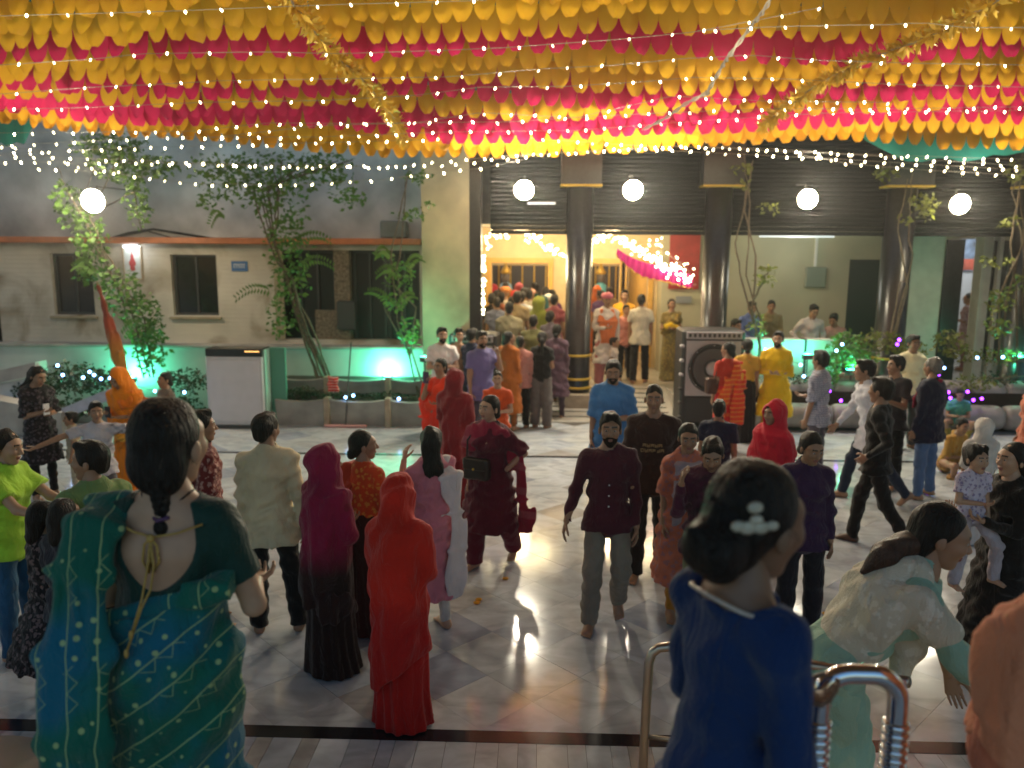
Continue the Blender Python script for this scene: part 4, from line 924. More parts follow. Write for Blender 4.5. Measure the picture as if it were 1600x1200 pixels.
def frill(y0, m, k):
    mb = MB(); r_ = random.Random(k*13); w = .215+r_.uniform(-.012, .012); x = -13+r_.uniform(0, w)
    ph = r_.uniform(0, 6); am = r_.uniform(.3, 1)
    while x < 13:
        yy = y0+.05*math.sin(x*.8+ph); zt = cz(x+w/2, y0)+.36; tilt = r_.gauss(0, .028)+.06*math.sin(x*1.1+ph)*am; tw = r_.gauss(0, .03); cur = r_.uniform(-.01, .03)
        vs = []; NX, NZ = 4, 7; zb_ = cz(x+w/2, y0)+r_.gauss(0, .012)
        for t, wf in ((0, 1.08), (.25, 1.06), (.45, 1.02), (.62, .97), (.76, .86), (.88, .66), (.96, .46), (1, .30)):
            hw_ = w/2*wf
            for i in range(NX+1):
                q = i/NX*2-1; vs.append((x+w/2+q*hw_+tilt*t*.5, yy+tilt*t+tw*q*t+cur*math.sin(t*3)-(.02*(1-q*q))*(.2+t)+(.05 if t == 0 else 0)*abs(q), zt+(zb_-zt)*t))
        mb.add(vs, [(j*(NX+1)+i, j*(NX+1)+i+1, (j+1)*(NX+1)+i+1, (j+1)*(NX+1)+i) for j in range(NZ) for i in range(NX)]); x += w
    return mb.build('scalloped_frill', m, can, smooth=True)
seq = [org, yel, mag, mag, yel, mag, yel, yel, mag, yel, yel, yel, mag, mag, yel, yel, mag, yel, yel, yel, mag, mag, yel, yel, mag, yel, yel, yel, mag, mag, yel, yel]
for k, m_ in enumerate(seq):
    y = 13.0-.45*k
    if y > -1.3: frill(y, m_, k)
# teal edge cloth showing at both far corners
for (pa_, pb_) in (((-60, 196), (62, 212)), ((1330, 232), (1640, 224))):
    a = P(*pa_, 13.25); b = P(*pb_, 13.25); mb = MB(); n_ = 14
    for i in range(n_+1):
        t = i/n_; x = a.x+(b.x-a.x)*t; z = a.z+(b.z-a.z)*t-.12*math.sin(t*math.pi)
        mb.v += [(x, 13.25+.05*math.sin(i*2.3), z+.35), (x, 13.2+.06*math.sin(i*1.9), z+.3-(.4+.04*math.sin(i*1.7))*min(1, t*5, (1-t)*5+.15))]
    mb.f = [(2*i, 2*i+1, 2*i+3, 2*i+2) for i in range(n_)]; mb.m = [0]*n_
    mb.build('teal_edge_cloth', teal, can, smooth=True)
# bamboo and rope frame holding the canopy, tinsel garlands
rope_m = mat('pale_rope', (.35, .32, .28), rough=.8, bump=.5)
def tinsel(pts, lbl, ys_):
    mb = MB(); P3 = [P(px, py, y) for (px, py), y in zip(pts, ys_)]; r_ = random.Random(lbl)
    core = MB().tube(P3, .012, 6)
    for a, b in zip(P3, P3[1:]):
        n_ = int((b-a).length/.005)
        for i in range(n_):
            p_ = a.lerp(b, i/n_); d = Vector((r_.gauss(0, 1), r_.gauss(0, 1), r_.gauss(0, 1))).normalized()*.15; s_ = Vector((r_.gauss(0, 1), r_.gauss(0, 1), r_.gauss(0, 1))).normalized()*.026
            mb.add([p_, p_+d*.5+s_, p_+d, p_+d*.5-s_], [(0, 1, 2, 3)])
    o = empty('tinsel_garland', (0, 0, 0), lbl, 'garland', 'gold tinsel garlands under the canopy'); core.build('cord', rope_m, o); mb.build('tinsel', mat('gold_tinsel', (.72, .50, .07), rough=.3, metal=.35), o, kind='stuff')
tinsel([(440, -20), (470, 22), (510, 75), (560, 118), (590, 150), (615, 185), (632, 220)], 'gold tinsel garland hanging down the left middle of the canopy', (7.6, 8.0, 8.8, 9.7, 10.4, 11.3, 12.4))
tinsel([(1560, 0), (1500, 32), (1440, 62), (1385, 82), (1330, 103), (1265, 140), (1230, 165), (1190, 198)], 'gold tinsel garland slanting down the right of the canopy', (7.6, 8.1, 8.6, 9, 9.4, 10.1, 10.8, 11.6))
rp = empty('twisted_rope', (0, 0, 0), 'pale twisted rope slanting down under the canopy right of centre', 'rope')
pts = [(1215, -20), (1195, 15), (1175, 40), (1140, 86), (1128, 105), (1105, 145), (1070, 163), (1040, 185), (1000, 205)]; ys_ = (7.5, 7.9, 8.2, 8.8, 9.1, 9.9, 10.4, 11, 11.8)
for ph in (0, math.pi):
    tb = []
    for (a, b), (ya, yb) in zip(zip(pts, pts[1:]), zip(ys_, ys_[1:])):
        for i in range(8): t = i/8; p_ = P(a[0]+(b[0]-a[0])*t, a[1]+(b[1]-a[1])*t, ya+(yb-ya)*t); q = len(tb)*.9+ph; tb.append(p_+Vector((math.cos(q)*.014, 0, math.sin(q)*.014)))
    MB().tube(tb, .011, 5).build('strand', rope_m, rp)
MB().ball(P(1105, 145, 9.9), .035, 8, 6).build('knot', rope_m, rp)
MB().ball(P(1142, 84, 8.8), .03, 8, 6).build('knot', rope_m, rp)
# ================================================================ STRING LIGHTS
bulb_m = mat('fairy_bulb', (1, .95, .8), emit=(1, .86, .50), estr=16)
bn_ = bulb_m.node_tree.nodes; bl_ = bulb_m.node_tree.links; bg_ = bn_.new('ShaderNodeNewGeometry'); br_ = bn_.new('ShaderNodeMapRange'); br_.inputs[3].default_value = 2.5; br_.inputs[4].default_value = 24
bl_.new(bg_.outputs['Random Per Island'], br_.inputs[0]); bl_.new(br_.outputs[0], bn_['Principled BSDF'].inputs['Emission Strength'])
wire_m = mat('thin_wire', (.30, .28, .22), rough=.5)
BULB = MB().ball((0, 0, 0), (.0125, .0125, .018), 6, 5)
def string(pts, Y, step, lbl, r=1.0, jit=3, m=None):
    Ys = Y if isinstance(Y, (tuple, list)) else (Y, Y)
    L = pts[-1][0]-pts[0][0]; w = []; b = MB(); rs_ = random.Random(lbl); x = pts[0][0]
    px_ = [p_[0] for p_ in pts]; py_ = [p_[1] for p_ in pts]
    yat = lambda xx: Ys[0]+(Ys[1]-Ys[0])*(xx-px_[0])/L
    while x <= pts[-1][0]:
        w.append(P(x, float(np.interp(x, px_, py_)), yat(x))); x += step/2
    o = empty('string_light', w[0], lbl, 'string light', 'fairy lights strung under the canopy')
    MB().tube([p_-w[0] for p_ in w], .0035, 3, cap=False).build('wire', wire_m, o)
    if Ys[0] < 10.5:      # what the row of little lamps throws on the cloth
        for t_ in (.1, .3, .5, .7, .9):
            xx = px_[0]+L*t_; lamp('fairy_glow', 'POINT', P(xx, float(np.interp(xx, px_, py_))+6, yat(xx))+Vector((0, -.35, -.05)), 6.5 if Ys[0] < 9 else 4, (1, .84, .56), o, .25)
    x = pts[0][0]+rs_.uniform(0, step)
    sc_ = r*max(.8, Ys[0]/11)
    while x < pts[-1][0]:
        c_ = P(x, float(np.interp(x, px_, py_))+rs_.uniform(0, jit), yat(x))-w[0]; q = rs_.uniform(-.5, .5)
        b.add([(c_.x+vx*sc_+vz*q*sc_, c_.y+vy*sc_, c_.z+vz*sc_) for vx, vy, vz in BULB.v], BULB.f); x += step*rs_.uniform(.8, 1.2)
    b.build('bulbs', m or bulb_m, o, kind='stuff')
string([(-40, 26), (250, 18), (450, 10), (560, 6), (780, 0)], 7.0, 64, 'topmost string of fairy lights at the left, along the first yellow frill')
string([(-40, 104), (150, 92), (220, 84), (420, 81), (530, 84), (680, 79), (780, 75), (835, 71), (960, 62), (1085, 50), (1200, 28), (1290, 10)], 7.9, 59, 'string of fairy lights rising to the right, second from the top at the left')
string([(1090, 48), (1200, 42), (1318, 39), (1385, 39), (1440, 35), (1505, 43), (1640, 43)], 7.3, 60, 'topmost string of fairy lights at the right edge')
string([(-40, 150), (145, 136), (245, 132), (345, 126), (600, 122), (700, 120), (855, 107), (960, 102), (1060, 92), (1175, 86), (1275, 94), (1435, 99), (1640, 102)], 8.9, 51, 'long string of fairy lights across the middle yellow frills')
string([(-40, 172), (135, 168), (315, 160), (505, 157), (650, 149), (750, 136), (885, 135), (1000, 128), (1080, 121), (1220, 123), (1405, 132), (1640, 137)], 9.7, 44, 'string of fairy lights just below the longest middle string')
string([(-40, 208), (300, 205), (420, 192), (560, 193), (800, 190), (1000, 178), (1200, 170), (1400, 170), (1640, 166)], 10.8, 33, 'string of fairy lights along the lowest magenta frill')
string([(-40, 230), (250, 214), (500, 214), (700, 206), (900, 204), (1100, 188), (1300, 176), (1640, 172)], 11.4, 30, 'string of fairy lights crossing the lowest marigold frill')
string([(330, 215), (500, 196), (650, 192), (750, 176), (900, 184), (1050, 150), (1200, 158), (1400, 160)], 10.4, 36, 'string of fairy lights sagging across the centre of the magenta band')
string([(-40, 242), (200, 231), (400, 226), (600, 220), (800, 214), (1000, 228), (1200, 232), (1400, 246), (1640, 262)], 12.2, 27, 'string of fairy lights hugging the far edge of the canopy')
string([(-40, 252), (300, 256), (600, 260), (800, 243), (1000, 233), (1300, 248), (1640, 268)], 12.6, 26, 'string of fairy lights just beneath the far canopy edge')
string([(-40, 241), (200, 250), (450, 262), (700, 258), (850, 240), (1050, 228), (1300, 240), (1640, 250)], 12.8, 26, 'string of fairy lights tangled with the edge string over the creepers')
string([(50, 262), (180, 270), (300, 287), (450, 289), (600, 280), (760, 262), (830, 246)], 13.0, 28, 'lowest string of fairy lights hanging before the left building')
string([(1240, 240), (1330, 256), (1450, 266), (1640, 276)], 12.9, 26, 'lowest string of fairy lights at the right end')
string([(-40, 222), (60, 236), (130, 262), (190, 268)], 12.4, 20, 'short string of fairy lights looping at the far left edge')
# ---- lights and magenta frill in the doorways
def lightpath(pts, Y, n_, lbl, r=1.5, spread=6, m=None):
    rs_ = random.Random(lbl); px_ = [p_[0] for p_ in pts]; py_ = [p_[1] for p_ in pts]; c0 = P(*pts[0], Y)
    o = empty('string_light', c0, lbl, 'string light', 'fairy lights in the doorways'); cum = np.r_[0, np.cumsum(np.hypot(np.diff(px_), np.diff(py_)))]
    MB().tube([P(float(np.interp(t, cum, px_)), float(np.interp(t, cum, py_)), Y)-c0 for t in np.linspace(0, cum[-1], 24)], .004, 4).build('wire', wire_m, o)
    b = MB()
    for i in range(n_):
        t = rs_.uniform(0, cum[-1]); c_ = P(float(np.interp(t, cum, px_))+rs_.gauss(0, spread), float(np.interp(t, cum, py_))+rs_.gauss(0, spread*.8), Y+rs_.uniform(-.05, .05))-c0; b.ball(c_, .016*r, 6, 5)
    b.build('bulbs', m or bulb_m, o, kind='stuff')
lightpath([(755, 385), (770, 372), (790, 367)], 15.0, 30, 'cluster of fairy lights at the top left of the left doorway', 1.25)
lightpath([(825, 368), (845, 380), (865, 392), (878, 402)], 15.0, 36, 'fairy lights slanting across the top right of the left doorway', 1.4, 5)
lightpath([(755, 402), (757, 430), (755, 460), (755, 492)], 15.0, 42, 'vertical string of fairy lights beside the square black column', 1.3, 1.6)
lightpath([(922, 378), (940, 370), (958, 368)], 15.0, 22, 'small cluster of fairy lights at the top of the right doorway', 1.3, 4)
lightpath([(965, 372), (990, 385), (1015, 400), (1040, 418), (1065, 430), (1082, 434)], 15.0, 85, 'dense fairy lights heaped along the magenta frill', 1.5, 6)
lightpath([(1012, 372), (1030, 392), (1050, 402), (1065, 412), (1078, 425)], 15.1, 26, 'loose fairy lights hanging before the red banner', 1.1, 9)
fr = empty('magenta_frill', P(965, 390, 15.05), 'magenta frilled cloth swagged under lights in the right doorway', 'cloth'); mb = MB(); n_ = 40; o0 = fr.location.copy()
for i in range(n_+1):
    t = i/n_; px_ = 965+119*t; pt = 388+44*t**.8+3*math.sin(t*6); hgt = 10+12*min(1, t*3)*(1 if t < .9 else 1-.3*(t-.9)/.1); yy = 15.05+.035*math.sin(i*1.9)
    mb.v += [tuple(P(px_, pt, yy)-o0), tuple(P(px_-1, pt+hgt*.5, yy-.03*math.sin(i*1.9))-o0), tuple(P(px_-2, pt+hgt+2*abs(math.sin(i*.8)), yy)-o0)]
for i in range(n_): mb.f += [(3*i, 3*i+3, 3*i+4, 3*i+1), (3*i+1, 3*i+4, 3*i+5, 3*i+2)]; mb.m += [0, 0]
mb.build('frill_cloth', mat('pink_satin', (.5, .01, .24), rough=.5, trans=.3), fr, smooth=True)
MB().tube([Vector(mb.v[3*i+2]) for i in range(n_+1)], .012, 5).build('gold_edging', gold, fr)
lamp('frill_glow', 'POINT', P(1030, 402, 14.95), 10, (1, .75, .4), fr, .2)
lamp('door_glow', 'POINT', P(850, 392, 15.2), 12, (1, .78, .42), hall, .2)
# ================================================================ PLANTERS, LOW WALLS
stone_w = mat('worn_marble', (.33, .31, .29), rough=.5, noise=.35, nscale=2.5, bump=.2, bscale=12)
bedwall = mat('whitewashed_wall', (.5, .5, .48), rough=.6, noise=.2, nscale=1.5)
gw = empty('garden_wall', (0, 14.35, 0), 'low whitewashed garden wall lit green behind the left planters', 'wall')
zt = Z(541, 14.35, 560)
a0, a1 = X(-220, 14.35), X(660, 14.35)
o = MB().box(a0, a1, 0, .18, -.01, zt-.06).build('wall', bedwall, gw)
MB().box(a0, a1, -.06, .24, zt-.06+.001, zt, bev=.01).build('coping', stone_w, gw)
def planter(Y, p0, p1, ptop, h_, posts, lbl, dp=.55, bulge=.07):
    xa_, xb_ = X(p0, Y, ptop), X(p1, Y, ptop); zt_ = Z(ptop, Y, (p0+p1)/2); zb_ = zt_-h_
    o = empty('planter', (xa_, Y, zb_), lbl, 'planter', 'stone planters along the left wall'); L = xb_-xa_
    MB().box(0, L, .05, dp, 0, h_-.05).build('soil', mat('dark_soil', (.03, .02, .012), rough=.9, bump=.6), o)
    xs_ = [0]+[X(p_, Y, ptop)-xa_ for p_ in posts]+[L]
    for a, b in zip(xs_, xs_[1:]):
        mb = MB(); n_ = 12
        for i in range(n_+1):
            t = i/n_; x_ = a+.045+(b-a-.09)*t; sag = -.045*math.sin(math.pi*t); 
            for (yy, zz) in ((.04, 0), (-.02, h_*.1), (-.02-bulge*.3, h_*.5), (-.02-bulge, h_+sag), (.04, h_+sag), (.04, 0)): mb.v.append((x_, yy+.03*math.sin(math.pi*t), zz))
        for i in range(n_):
            for j in range(5): mb.f.append((i*6+j, (i+1)*6+j, (i+1)*6+j+1, i*6+j+1)); mb.m.append(0)
        mb.f += [(4, 3, 2, 1, 0), tuple(n_*6+j for j in range(5))]; mb.m += [0, 0]
        mb.build('stone_panel', stone_w, o)
    for p_ in posts: x_ = X(p_, Y, ptop)-xa_; MB().box(x_-.05, x_+.05, -.12, .06, 0, h_+.04, bev=.012).build('post', vs, o)
    return o
planter(13.15, 428, 672, 624, .52, (512, 607), 'lower front stone planter with three panels under the green lit wall')
planter(13.8, 428, 672, 591, .3, (512, 607), 'upper stone planter tier directly below the green glow')
planter(13.1, -160, 320, 640, .5, (80, 200), 'stone planter behind the girl in black at the far left')
# sloping parapet slabs at the far left
sp = empty('sloping_parapet', (0, 0, 0), 'pale sloping stone parapet at the far left edge', 'wall')
def slab_(p0, p1, Y, th, m, parent, dpt=.3, nm='slab'):
    a = P(*p0, Y); b = P(*p1, Y); mb = MB(); mb.add([(a.x, Y, a.z), (b.x, Y, b.z), (b.x, Y+dpt, b.z), (a.x, Y+dpt, a.z), (a.x, Y, a.z-th), (b.x, Y, b.z-th), (b.x, Y+dpt, b.z-th), (a.x, Y+dpt, a.z-th)], [(3, 2, 1, 0)[::-1], (4, 5, 6, 7)[::-1], (0, 1, 5, 4)[::-1], (1, 2, 6, 5)[::-1], (2, 3, 7, 6)[::-1], (3, 0, 4, 7)[::-1]]); return mb.build(nm, m, parent)
slab_((-60, 592), (55, 566), 12.6, .2, stone_w, sp, nm='upper_slab'); slab_((-60, 612), (55, 590), 12.7, .9, plaster, sp, .2, 'lower_face')
slab_((92, 640), (178, 604), 12.2, .18, mat('bluish_marble', (.4, .4, .5), rough=.3, noise=.2), sp, nm='diagonal_slab')
slab_((-40, 618), (95, 645), 12.1, .5, stone_w, sp, .3, 'front_slab')
# right planters: rounded stone kerbs in two tiers
def log(Y, p0, p1, pc, r, lbl, sq=1.0):
    a = P(p0, pc, Y); b = P(p1, pc, Y); o = empty('stone_kerb', (a.x, Y, 0), lbl, 'stone kerb', 'rounded stone kerbs of the right flower beds'); L = b.x-a.x; n_ = max(2, int(L/1.3))
    for i in range(n_):
        x0_ = L*i/n_+.012; x1_ = L*(i+1)/n_-.012; mb = MB(); K = 18; rings = ((0, .82), (.06, .96), (.14, 1), (x1_-x0_-.14, 1), (x1_-x0_-.06, .96), (x1_-x0_, .82))
        for (dx, sc_) in rings:
            for k in range(K): an = 2*math.pi*k/K; mb.v.append((x0_+dx, math.cos(an)*r*sc_*sq, max(a.z+math.sin(an)*r*sc_, .0)))
        for j in range(5):
            for k in range(K): mb.f.append((j*K+k, j*K+(k+1) % K, (j+1)*K+(k+1) % K, (j+1)*K+k)); mb.m.append(0)
        mb.f += [tuple(range(K-1, -1, -1)), tuple(range(5*K, 6*K))]; mb.m += [0, 0]
        mb.build('kerb_stone', mat('mauve_grey_stone', (.25, .22, .21), rough=.45, noise=.35, nscale=3, bump=.25, bscale=10), o, smooth=True)
log(13.3, 1165, 1700, 648, .21, 'lower rounded stone kerb along the right of the courtyard'); log(13.75, 1165, 1700, 612, .24, 'upper rounded stone kerb beneath the right plants')
MB().box(X(1165, 13.5), 13, 13.5, 14.4, -.01, .62).build('flower_bed', MATS['dark_soil'], kind='structure')
gb = empty('planter_box', (X(1168, 14.1), 14.1, .4), 'long planter box glowing green in front of the seated men', 'planter')
w_ = X(1312, 14.1)-gb.location.x; zz_ = Z(531, 14.1, 1240)-.4
MB().box(0, w_*.34, 0, .35, 0, zz_).build('panel_wall', bedwall, gb); MB().box(w_*.34+.03, w_*.66, 0, .35, 0, zz_).build('panel_wall', bedwall, gb); MB().box(w_*.66+.03, w_, 0, .35, 0, zz_).build('panel_wall', bedwall, gb)
MB().box(w_*.34, w_*.34+.03, -.03, .3, 0, zz_+.02).build('divider', black_g, gb); MB().box(w_*.66, w_*.66+.03, -.03, .3, 0, zz_+.02).build('divider', black_g, gb)
# ---- green flood lights
def uplight(px, py, Y, tgt, e, lbl, col=(.10, 1, .55), ang=120, z=None):
    p_ = P(px, py, Y); o = empty('green_uplight', p_, lbl, 'lamp', 'green garden uplights')
    MB().box(-.09, .09, -.05, .05, -.06, .03, bev=.01).build('housing', housing_m, o); MB().box(-.075, .075, -.04, .045, .031, .036).build('lens', mat('green_lens', (.1, 1, .6), emit=(.05, 1, .55), estr=12), o)
    MB().tube([(0, 0, -.06), (0, 0, -.3)], .012).build('stake', housing_m, o); lamp('uplight_beam', 'POINT', p_+Vector((0, 0, .07)), e, col, o, .06)
uplight(605, 590, 14.16, None, 85, 'green uplight aimed at the low wall behind the stone planters')
uplight(205, 592, 14.1, None, 62, 'green uplight under the leaning creeper at the left')
uplight(1205, 552, 13.85, None, 16, 'green uplight before the left panel of the glowing planter box'); uplight(1262, 556, 13.8, None, 19.2, 'green uplight before the middle of the glowing planter box')
uplight(1330, 580, 13.7, None, 14.4, 'green uplight in the leafy bush by the glowing planter box'); uplight(664, 560, 13.6, None, 19.2, 'green uplight at the foot of the cream pier'); uplight(1592, 560, 13.9, None, 32, 'green uplight at the far right column')
# ---- blue and violet garden LEDs
led_b = mat('blue_led', (.5, .7, 1), emit=(.25, .5, 1), estr=13); led_v = mat('violet_led', (.4, .1, 1), emit=(.25, .03, 1), estr=13)
def leds(pts, Y, m, lbl):
    c0 = P(*pts[0], Y); o = empty('garden_led_string', c0, lbl, 'string light', 'coloured LEDs in the plants'); q = [P(a, b, Y)-c0 for a, b in pts]
    MB().tube(q, .003, 4).build('wire', dark, o)
    for p_ in q: MB().ball(p_, .024, 8, 6).build('led', m, o)
leds([(26, 628), (90, 571), (98, 586), (130, 590), (140, 581), (147, 586), (158, 592), (172, 591), (242, 611), (288, 613)], 12.5, led_b, 'blue LEDs scattered through the shrub at the far left')
leds([(540, 621), (552, 618), (623, 623)], 13.2, led_b, 'three blue LEDs in the hedge of the front planter')
leds([(1196, 546), (1251, 570), (1256, 588), (1307, 548), (1316, 538), (1475, 575), (1527, 559), (1567, 558)], 13.3, led_b, 'pale blue LEDs in the right flower bed')
leds([(1296, 611), (1314, 626), (1402, 538), (1405, 531), (1467, 585), (1482, 613), (1512, 612), (1521, 625), (1534, 623), (1485, 622)], 13.0, led_v, 'violet LEDs along the right stone kerbs')
# ================================================================ PLANTS
def leafmat(nm, c): return mat(nm, c, rough=.55, noise=.4, nscale=3, trans=.35)
leaf_g = leafmat('leaf_green', (.10, .20, .035)); leaf_d = leafmat('leaf_dark', (.022, .055, .018)); leaf_y = leafmat('leaf_yellow_green', (.15, .17, .03))
bark = mat('vine_bark', (.13, .10, .065), rough=.8, noise=.4, nscale=20, bump=.6, bscale=60)
def leaves(cl, n_, size, r_, mb=None, droop=.3):
    """leaf blades scattered in ellipsoid clusters (centre, radii)"""
    mb = mb or MB(); tot = sum(c[1][0]*c[1][2] for c in cl)
    for c, R in cl:
        for _ in range(max(3, int(n_*R[0]*R[2]/tot))):
            while True:
                q = Vector((r_.uniform(-1, 1), r_.uniform(-1, 1), r_.uniform(-1, 1)))
                if q.length < 1: break
            p_ = Vector(c)+Vector((q.x*R[0], q.y*R[1], q.z*R[2])); d = Vector((r_.gauss(0, 1), r_.gauss(0, 1), r_.gauss(-droop, .6))).normalized(); s_ = d.cross(Vector((r_.gauss(0, 1), r_.gauss(0, 1), r_.gauss(0, 1)))).normalized(); L = size*r_.uniform(.6, 1.3)
            mb.add([p_, p_+d*L*.45+s_*L*.3, p_+d*L, p_+d*L*.45-s_*L*.3], [(0, 1, 2, 3)])
    return mb
def cl(px, py, Y, rx, rz, ry=.3): return (P(px, py, Y), (rx/1250*Y, ry, rz/1250*Y))
def creeper(lbl, trunks, clusters, n_, size, m, Y, tr=.022, sprays=()):
    r_ = random.Random(lbl); base = P(*trunks[0][0][:2], Y); o = empty('creeper', (base.x, Y, .3), lbl, 'creeper'); o0 = o.location
    mb = MB()
    for pts in trunks:
        q = []
        for i, p_ in enumerate(pts):
            q.append(P(p_[0], p_[1], p_[2] if len(p_) > 2 else Y)+Vector((r_.gauss(0, .015), r_.gauss(0, .04), 0))-o0)
        qq = []
        for a, b in zip(q, q[1:]):
            for i in range(4): qq.append(a.lerp(b, i/4)+Vector((r_.gauss(0, .012), r_.gauss(0, .012), 0)))
        qq.append(q[-1]); mb.tube(qq, [tr*r_.uniform(.6, 1)*(1-.6*i/len(qq)) for i in range(len(qq))], 6)
    mb.build('trunk', bark, o)
    lm = leaves([(Vector(c)-o0, R) for c, R in clusters], n_, size, r_)
    for sp_ in sprays:      # pinnate sprays: leaflets paired along a stalk
        a, b = P(*sp_[0], Y-.25)-o0, P(*sp_[1], Y-.35)-o0; n2 = 11
        for i in range(n2):
            t = (i+1)/n2; p_ = a.lerp(b, t)+Vector((0, 0, .12*math.sin(t*3))); ax_ = (b-a).normalized(); 
            for sd in (-1, 1):
                d = (ax_*.4+Vector((-ax_.z, -.3*sd, ax_.x))*sd).normalized(); s_ = ax_*.4; L = .13*(1-.3*t); lm.add([p_, p_+d*L*.5+s_*L*.5, p_+d*L, p_+d*L*.5-s_*L*.5], [(0, 1, 2, 3)])
    lm.build('foliage', m, o, kind='stuff'); return o
creeper('yellow lit creeper climbing around the left flood lamp and leaning over the picture', [((235, 590), (205, 480), (160, 400), (130, 330), (150, 250)), ((240, 590), (225, 500), (175, 410), (140, 340), (190, 240)), ((228, 590), (190, 470), (150, 370), (110, 300), (90, 260)), ((150, 330), (210, 300), (220, 360))],
        [cl(190, 255, 13.9, 55, 30), cl(215, 310, 13.9, 18, 45), cl(140, 370, 13.9, 28, 42), cl(155, 425, 13.9, 35, 25), cl(190, 460, 13.9, 32, 40), cl(225, 500, 13.9, 30, 50), cl(235, 545, 13.9, 28, 40), cl(105, 320, 13.9, 22, 40), cl(250, 260, 13.9, 30, 20), cl(170, 225, 13.9, 60, 18)], 2300, .11, leaf_g, 13.9, sprays=(((190, 528), (222, 508)), ((150, 425), (115, 420)), ((200, 560), (170, 545))))
creeper('bushy green creeper on bundled stems between the white wall and dark recess', [[(495+4*k, 592), (470+3*k, 520), (448+2*k, 440), (430, 370+5*k), (440-8*k, 300), (420+22*k, 250)] for k in range(7)],
        [cl(440, 330, 13.9, 40, 60), cl(430, 270, 13.9, 100, 35, .5), cl(350, 265, 13.9, 55, 30), cl(545, 300, 13.9, 30, 28), cl(450, 390, 13.9, 38, 45), cl(455, 440, 13.9, 30, 40), cl(390, 300, 13.9, 50, 25), cl(500, 262, 13.9, 60, 25), cl(440, 490, 13.9, 24, 45), cl(330, 310, 13.9, 25, 18)], 1900, .105, leaf_g, 13.9, .03, sprays=(((470, 415), (520, 418)), ((450, 392), (505, 372)), ((425, 455), (370, 468)), ((460, 380), (515, 378)), ((350, 335), (330, 352))))
creeper('thin creeper with bright pinnate leaves beside the cream pier', [((665, 640), (640, 560), (620, 500), (612, 400), (628, 330), (640, 262)), ((672, 640), (646, 550), (628, 480), (622, 420), (632, 350), (636, 270)), ((640, 560), (650, 480), (612, 440)), ((655, 620), (632, 540), (600, 480))],
        [cl(625, 430, 13.8, 26, 25), cl(640, 335, 13.8, 26, 10), cl(640, 520, 13.8, 18, 30), cl(600, 400, 13.8, 16, 10), cl(650, 275, 13.8, 25, 12), cl(620, 470, 13.8, 22, 14), cl(665, 320, 13.8, 10, 5)], 380, .10, leaf_g, 13.8, sprays=(((618, 485), (575, 458)), ((620, 485), (648, 465)), ((625, 430), (590, 432)), ((632, 425), (660, 408)), ((612, 400), (588, 402))))
creeper('nearly bare twisted creeper before the verandah with the green door', [((1190, 560), (1185, 500), (1165, 430), (1172, 340), (1168, 255)), ((1186, 560), (1175, 480), (1180, 400), (1162, 330), (1178, 250)), ((1194, 560), (1160, 440), (1150, 380), (1170, 300), (1160, 240)), ((1180, 470), (1200, 430), (1205, 420))],
        [cl(1197, 430, 13.9, 16, 18), cl(1200, 325, 13.9, 18, 8), cl(1166, 290, 13.9, 8, 12), cl(1185, 510, 13.9, 14, 20), cl(1160, 262, 13.9, 16, 8)], 170, .10, leaf_y, 13.9, .026)
creeper('sparse creeper hanging over the dim fourth column', [((1392, 540), (1410, 470), (1425, 420), (1420, 330), (1425, 270)), ((1398, 540), (1418, 450), (1400, 360), (1415, 280)), ((1390, 520), (1405, 440), (1422, 440))],
        [cl(1440, 318, 13.9, 22, 16), cl(1385, 272, 13.9, 14, 12), cl(1412, 345, 13.9, 8, 8), cl(1445, 330, 13.9, 12, 16)], 170, .10, leaf_y, 13.9, .024)
creeper('leafy creeper with long hanging stems at the right edge', [((1590, 570), (1588, 450), (1580, 380), (1592, 300), (1600, 240)), ((1560, 570), (1572, 470), (1600, 380), (1580, 300), (1606, 250)), ((1600, 560), (1600, 400), (1598, 300)), ((1590, 400), (1560, 460), (1562, 540))],
        [cl(1555, 408, 13.8, 24, 9), cl(1575, 345, 13.8, 12, 10), cl(1562, 470, 13.8, 16, 24), cl(1560, 510, 13.8, 18, 18), cl(1590, 270, 13.8, 20, 18), cl(1545, 510, 13.8, 10, 5), cl(1595, 440, 13.8, 12, 14)], 330, .10, leaf_y, 13.8, .028)
def bush(lbl, cls, n_, size, m, Y, nm='bush'):
    r_ = random.Random(lbl); b = cls[0][0]; o = empty(nm, (b.x, b.y, max(b.z-.4, .3)), lbl, nm.replace('_', ' '))
    mb = leaves([(Vector(c)-o.location, R) for c, R in cls], n_, size, r_, droop=-.2); mb.build('foliage', m, o, kind='stuff')
    st_ = MB()
    for c, R in cls:
        for _ in range(4): st_.tube([(Vector(c)-o.location)+Vector((r_.gauss(0, .08), 0, -R[2]*1.2)), (Vector(c)-o.location)+Vector((r_.gauss(0, .1), r_.gauss(0, .05), 0)), (Vector(c)-o.location)+Vector((r_.gauss(0, .2), r_.gauss(0, .1), R[2]*.8))], .007, 5)
    st_.build('stem', bark, o, kind='stuff')
bush('dark flowering shrub at the far left under blue LEDs', [cl(120, 590, 12.8, 60, 26), cl(60, 610, 12.8, 40, 20), cl(170, 600, 12.8, 40, 22), cl(110, 640, 12.5, 40, 20)], 1500, .08, leaf_d, 12.8)
bush('dark shrub between the orange saree woman and the tall white cabinet', [cl(290, 595, 13.4, 40, 20), cl(285, 640, 13.2, 40, 22)], 700, .08, leaf_d, 13.3)
bush('bright green lit bush at the end of the glowing planter box', [cl(1320, 540, 13.75, 28, 22), cl(1300, 570, 13.7, 20, 20), cl(1345, 560, 13.75, 22, 20), cl(1298, 595, 13.6, 10, 14)], 800, .085, leaf_g, 13.75)
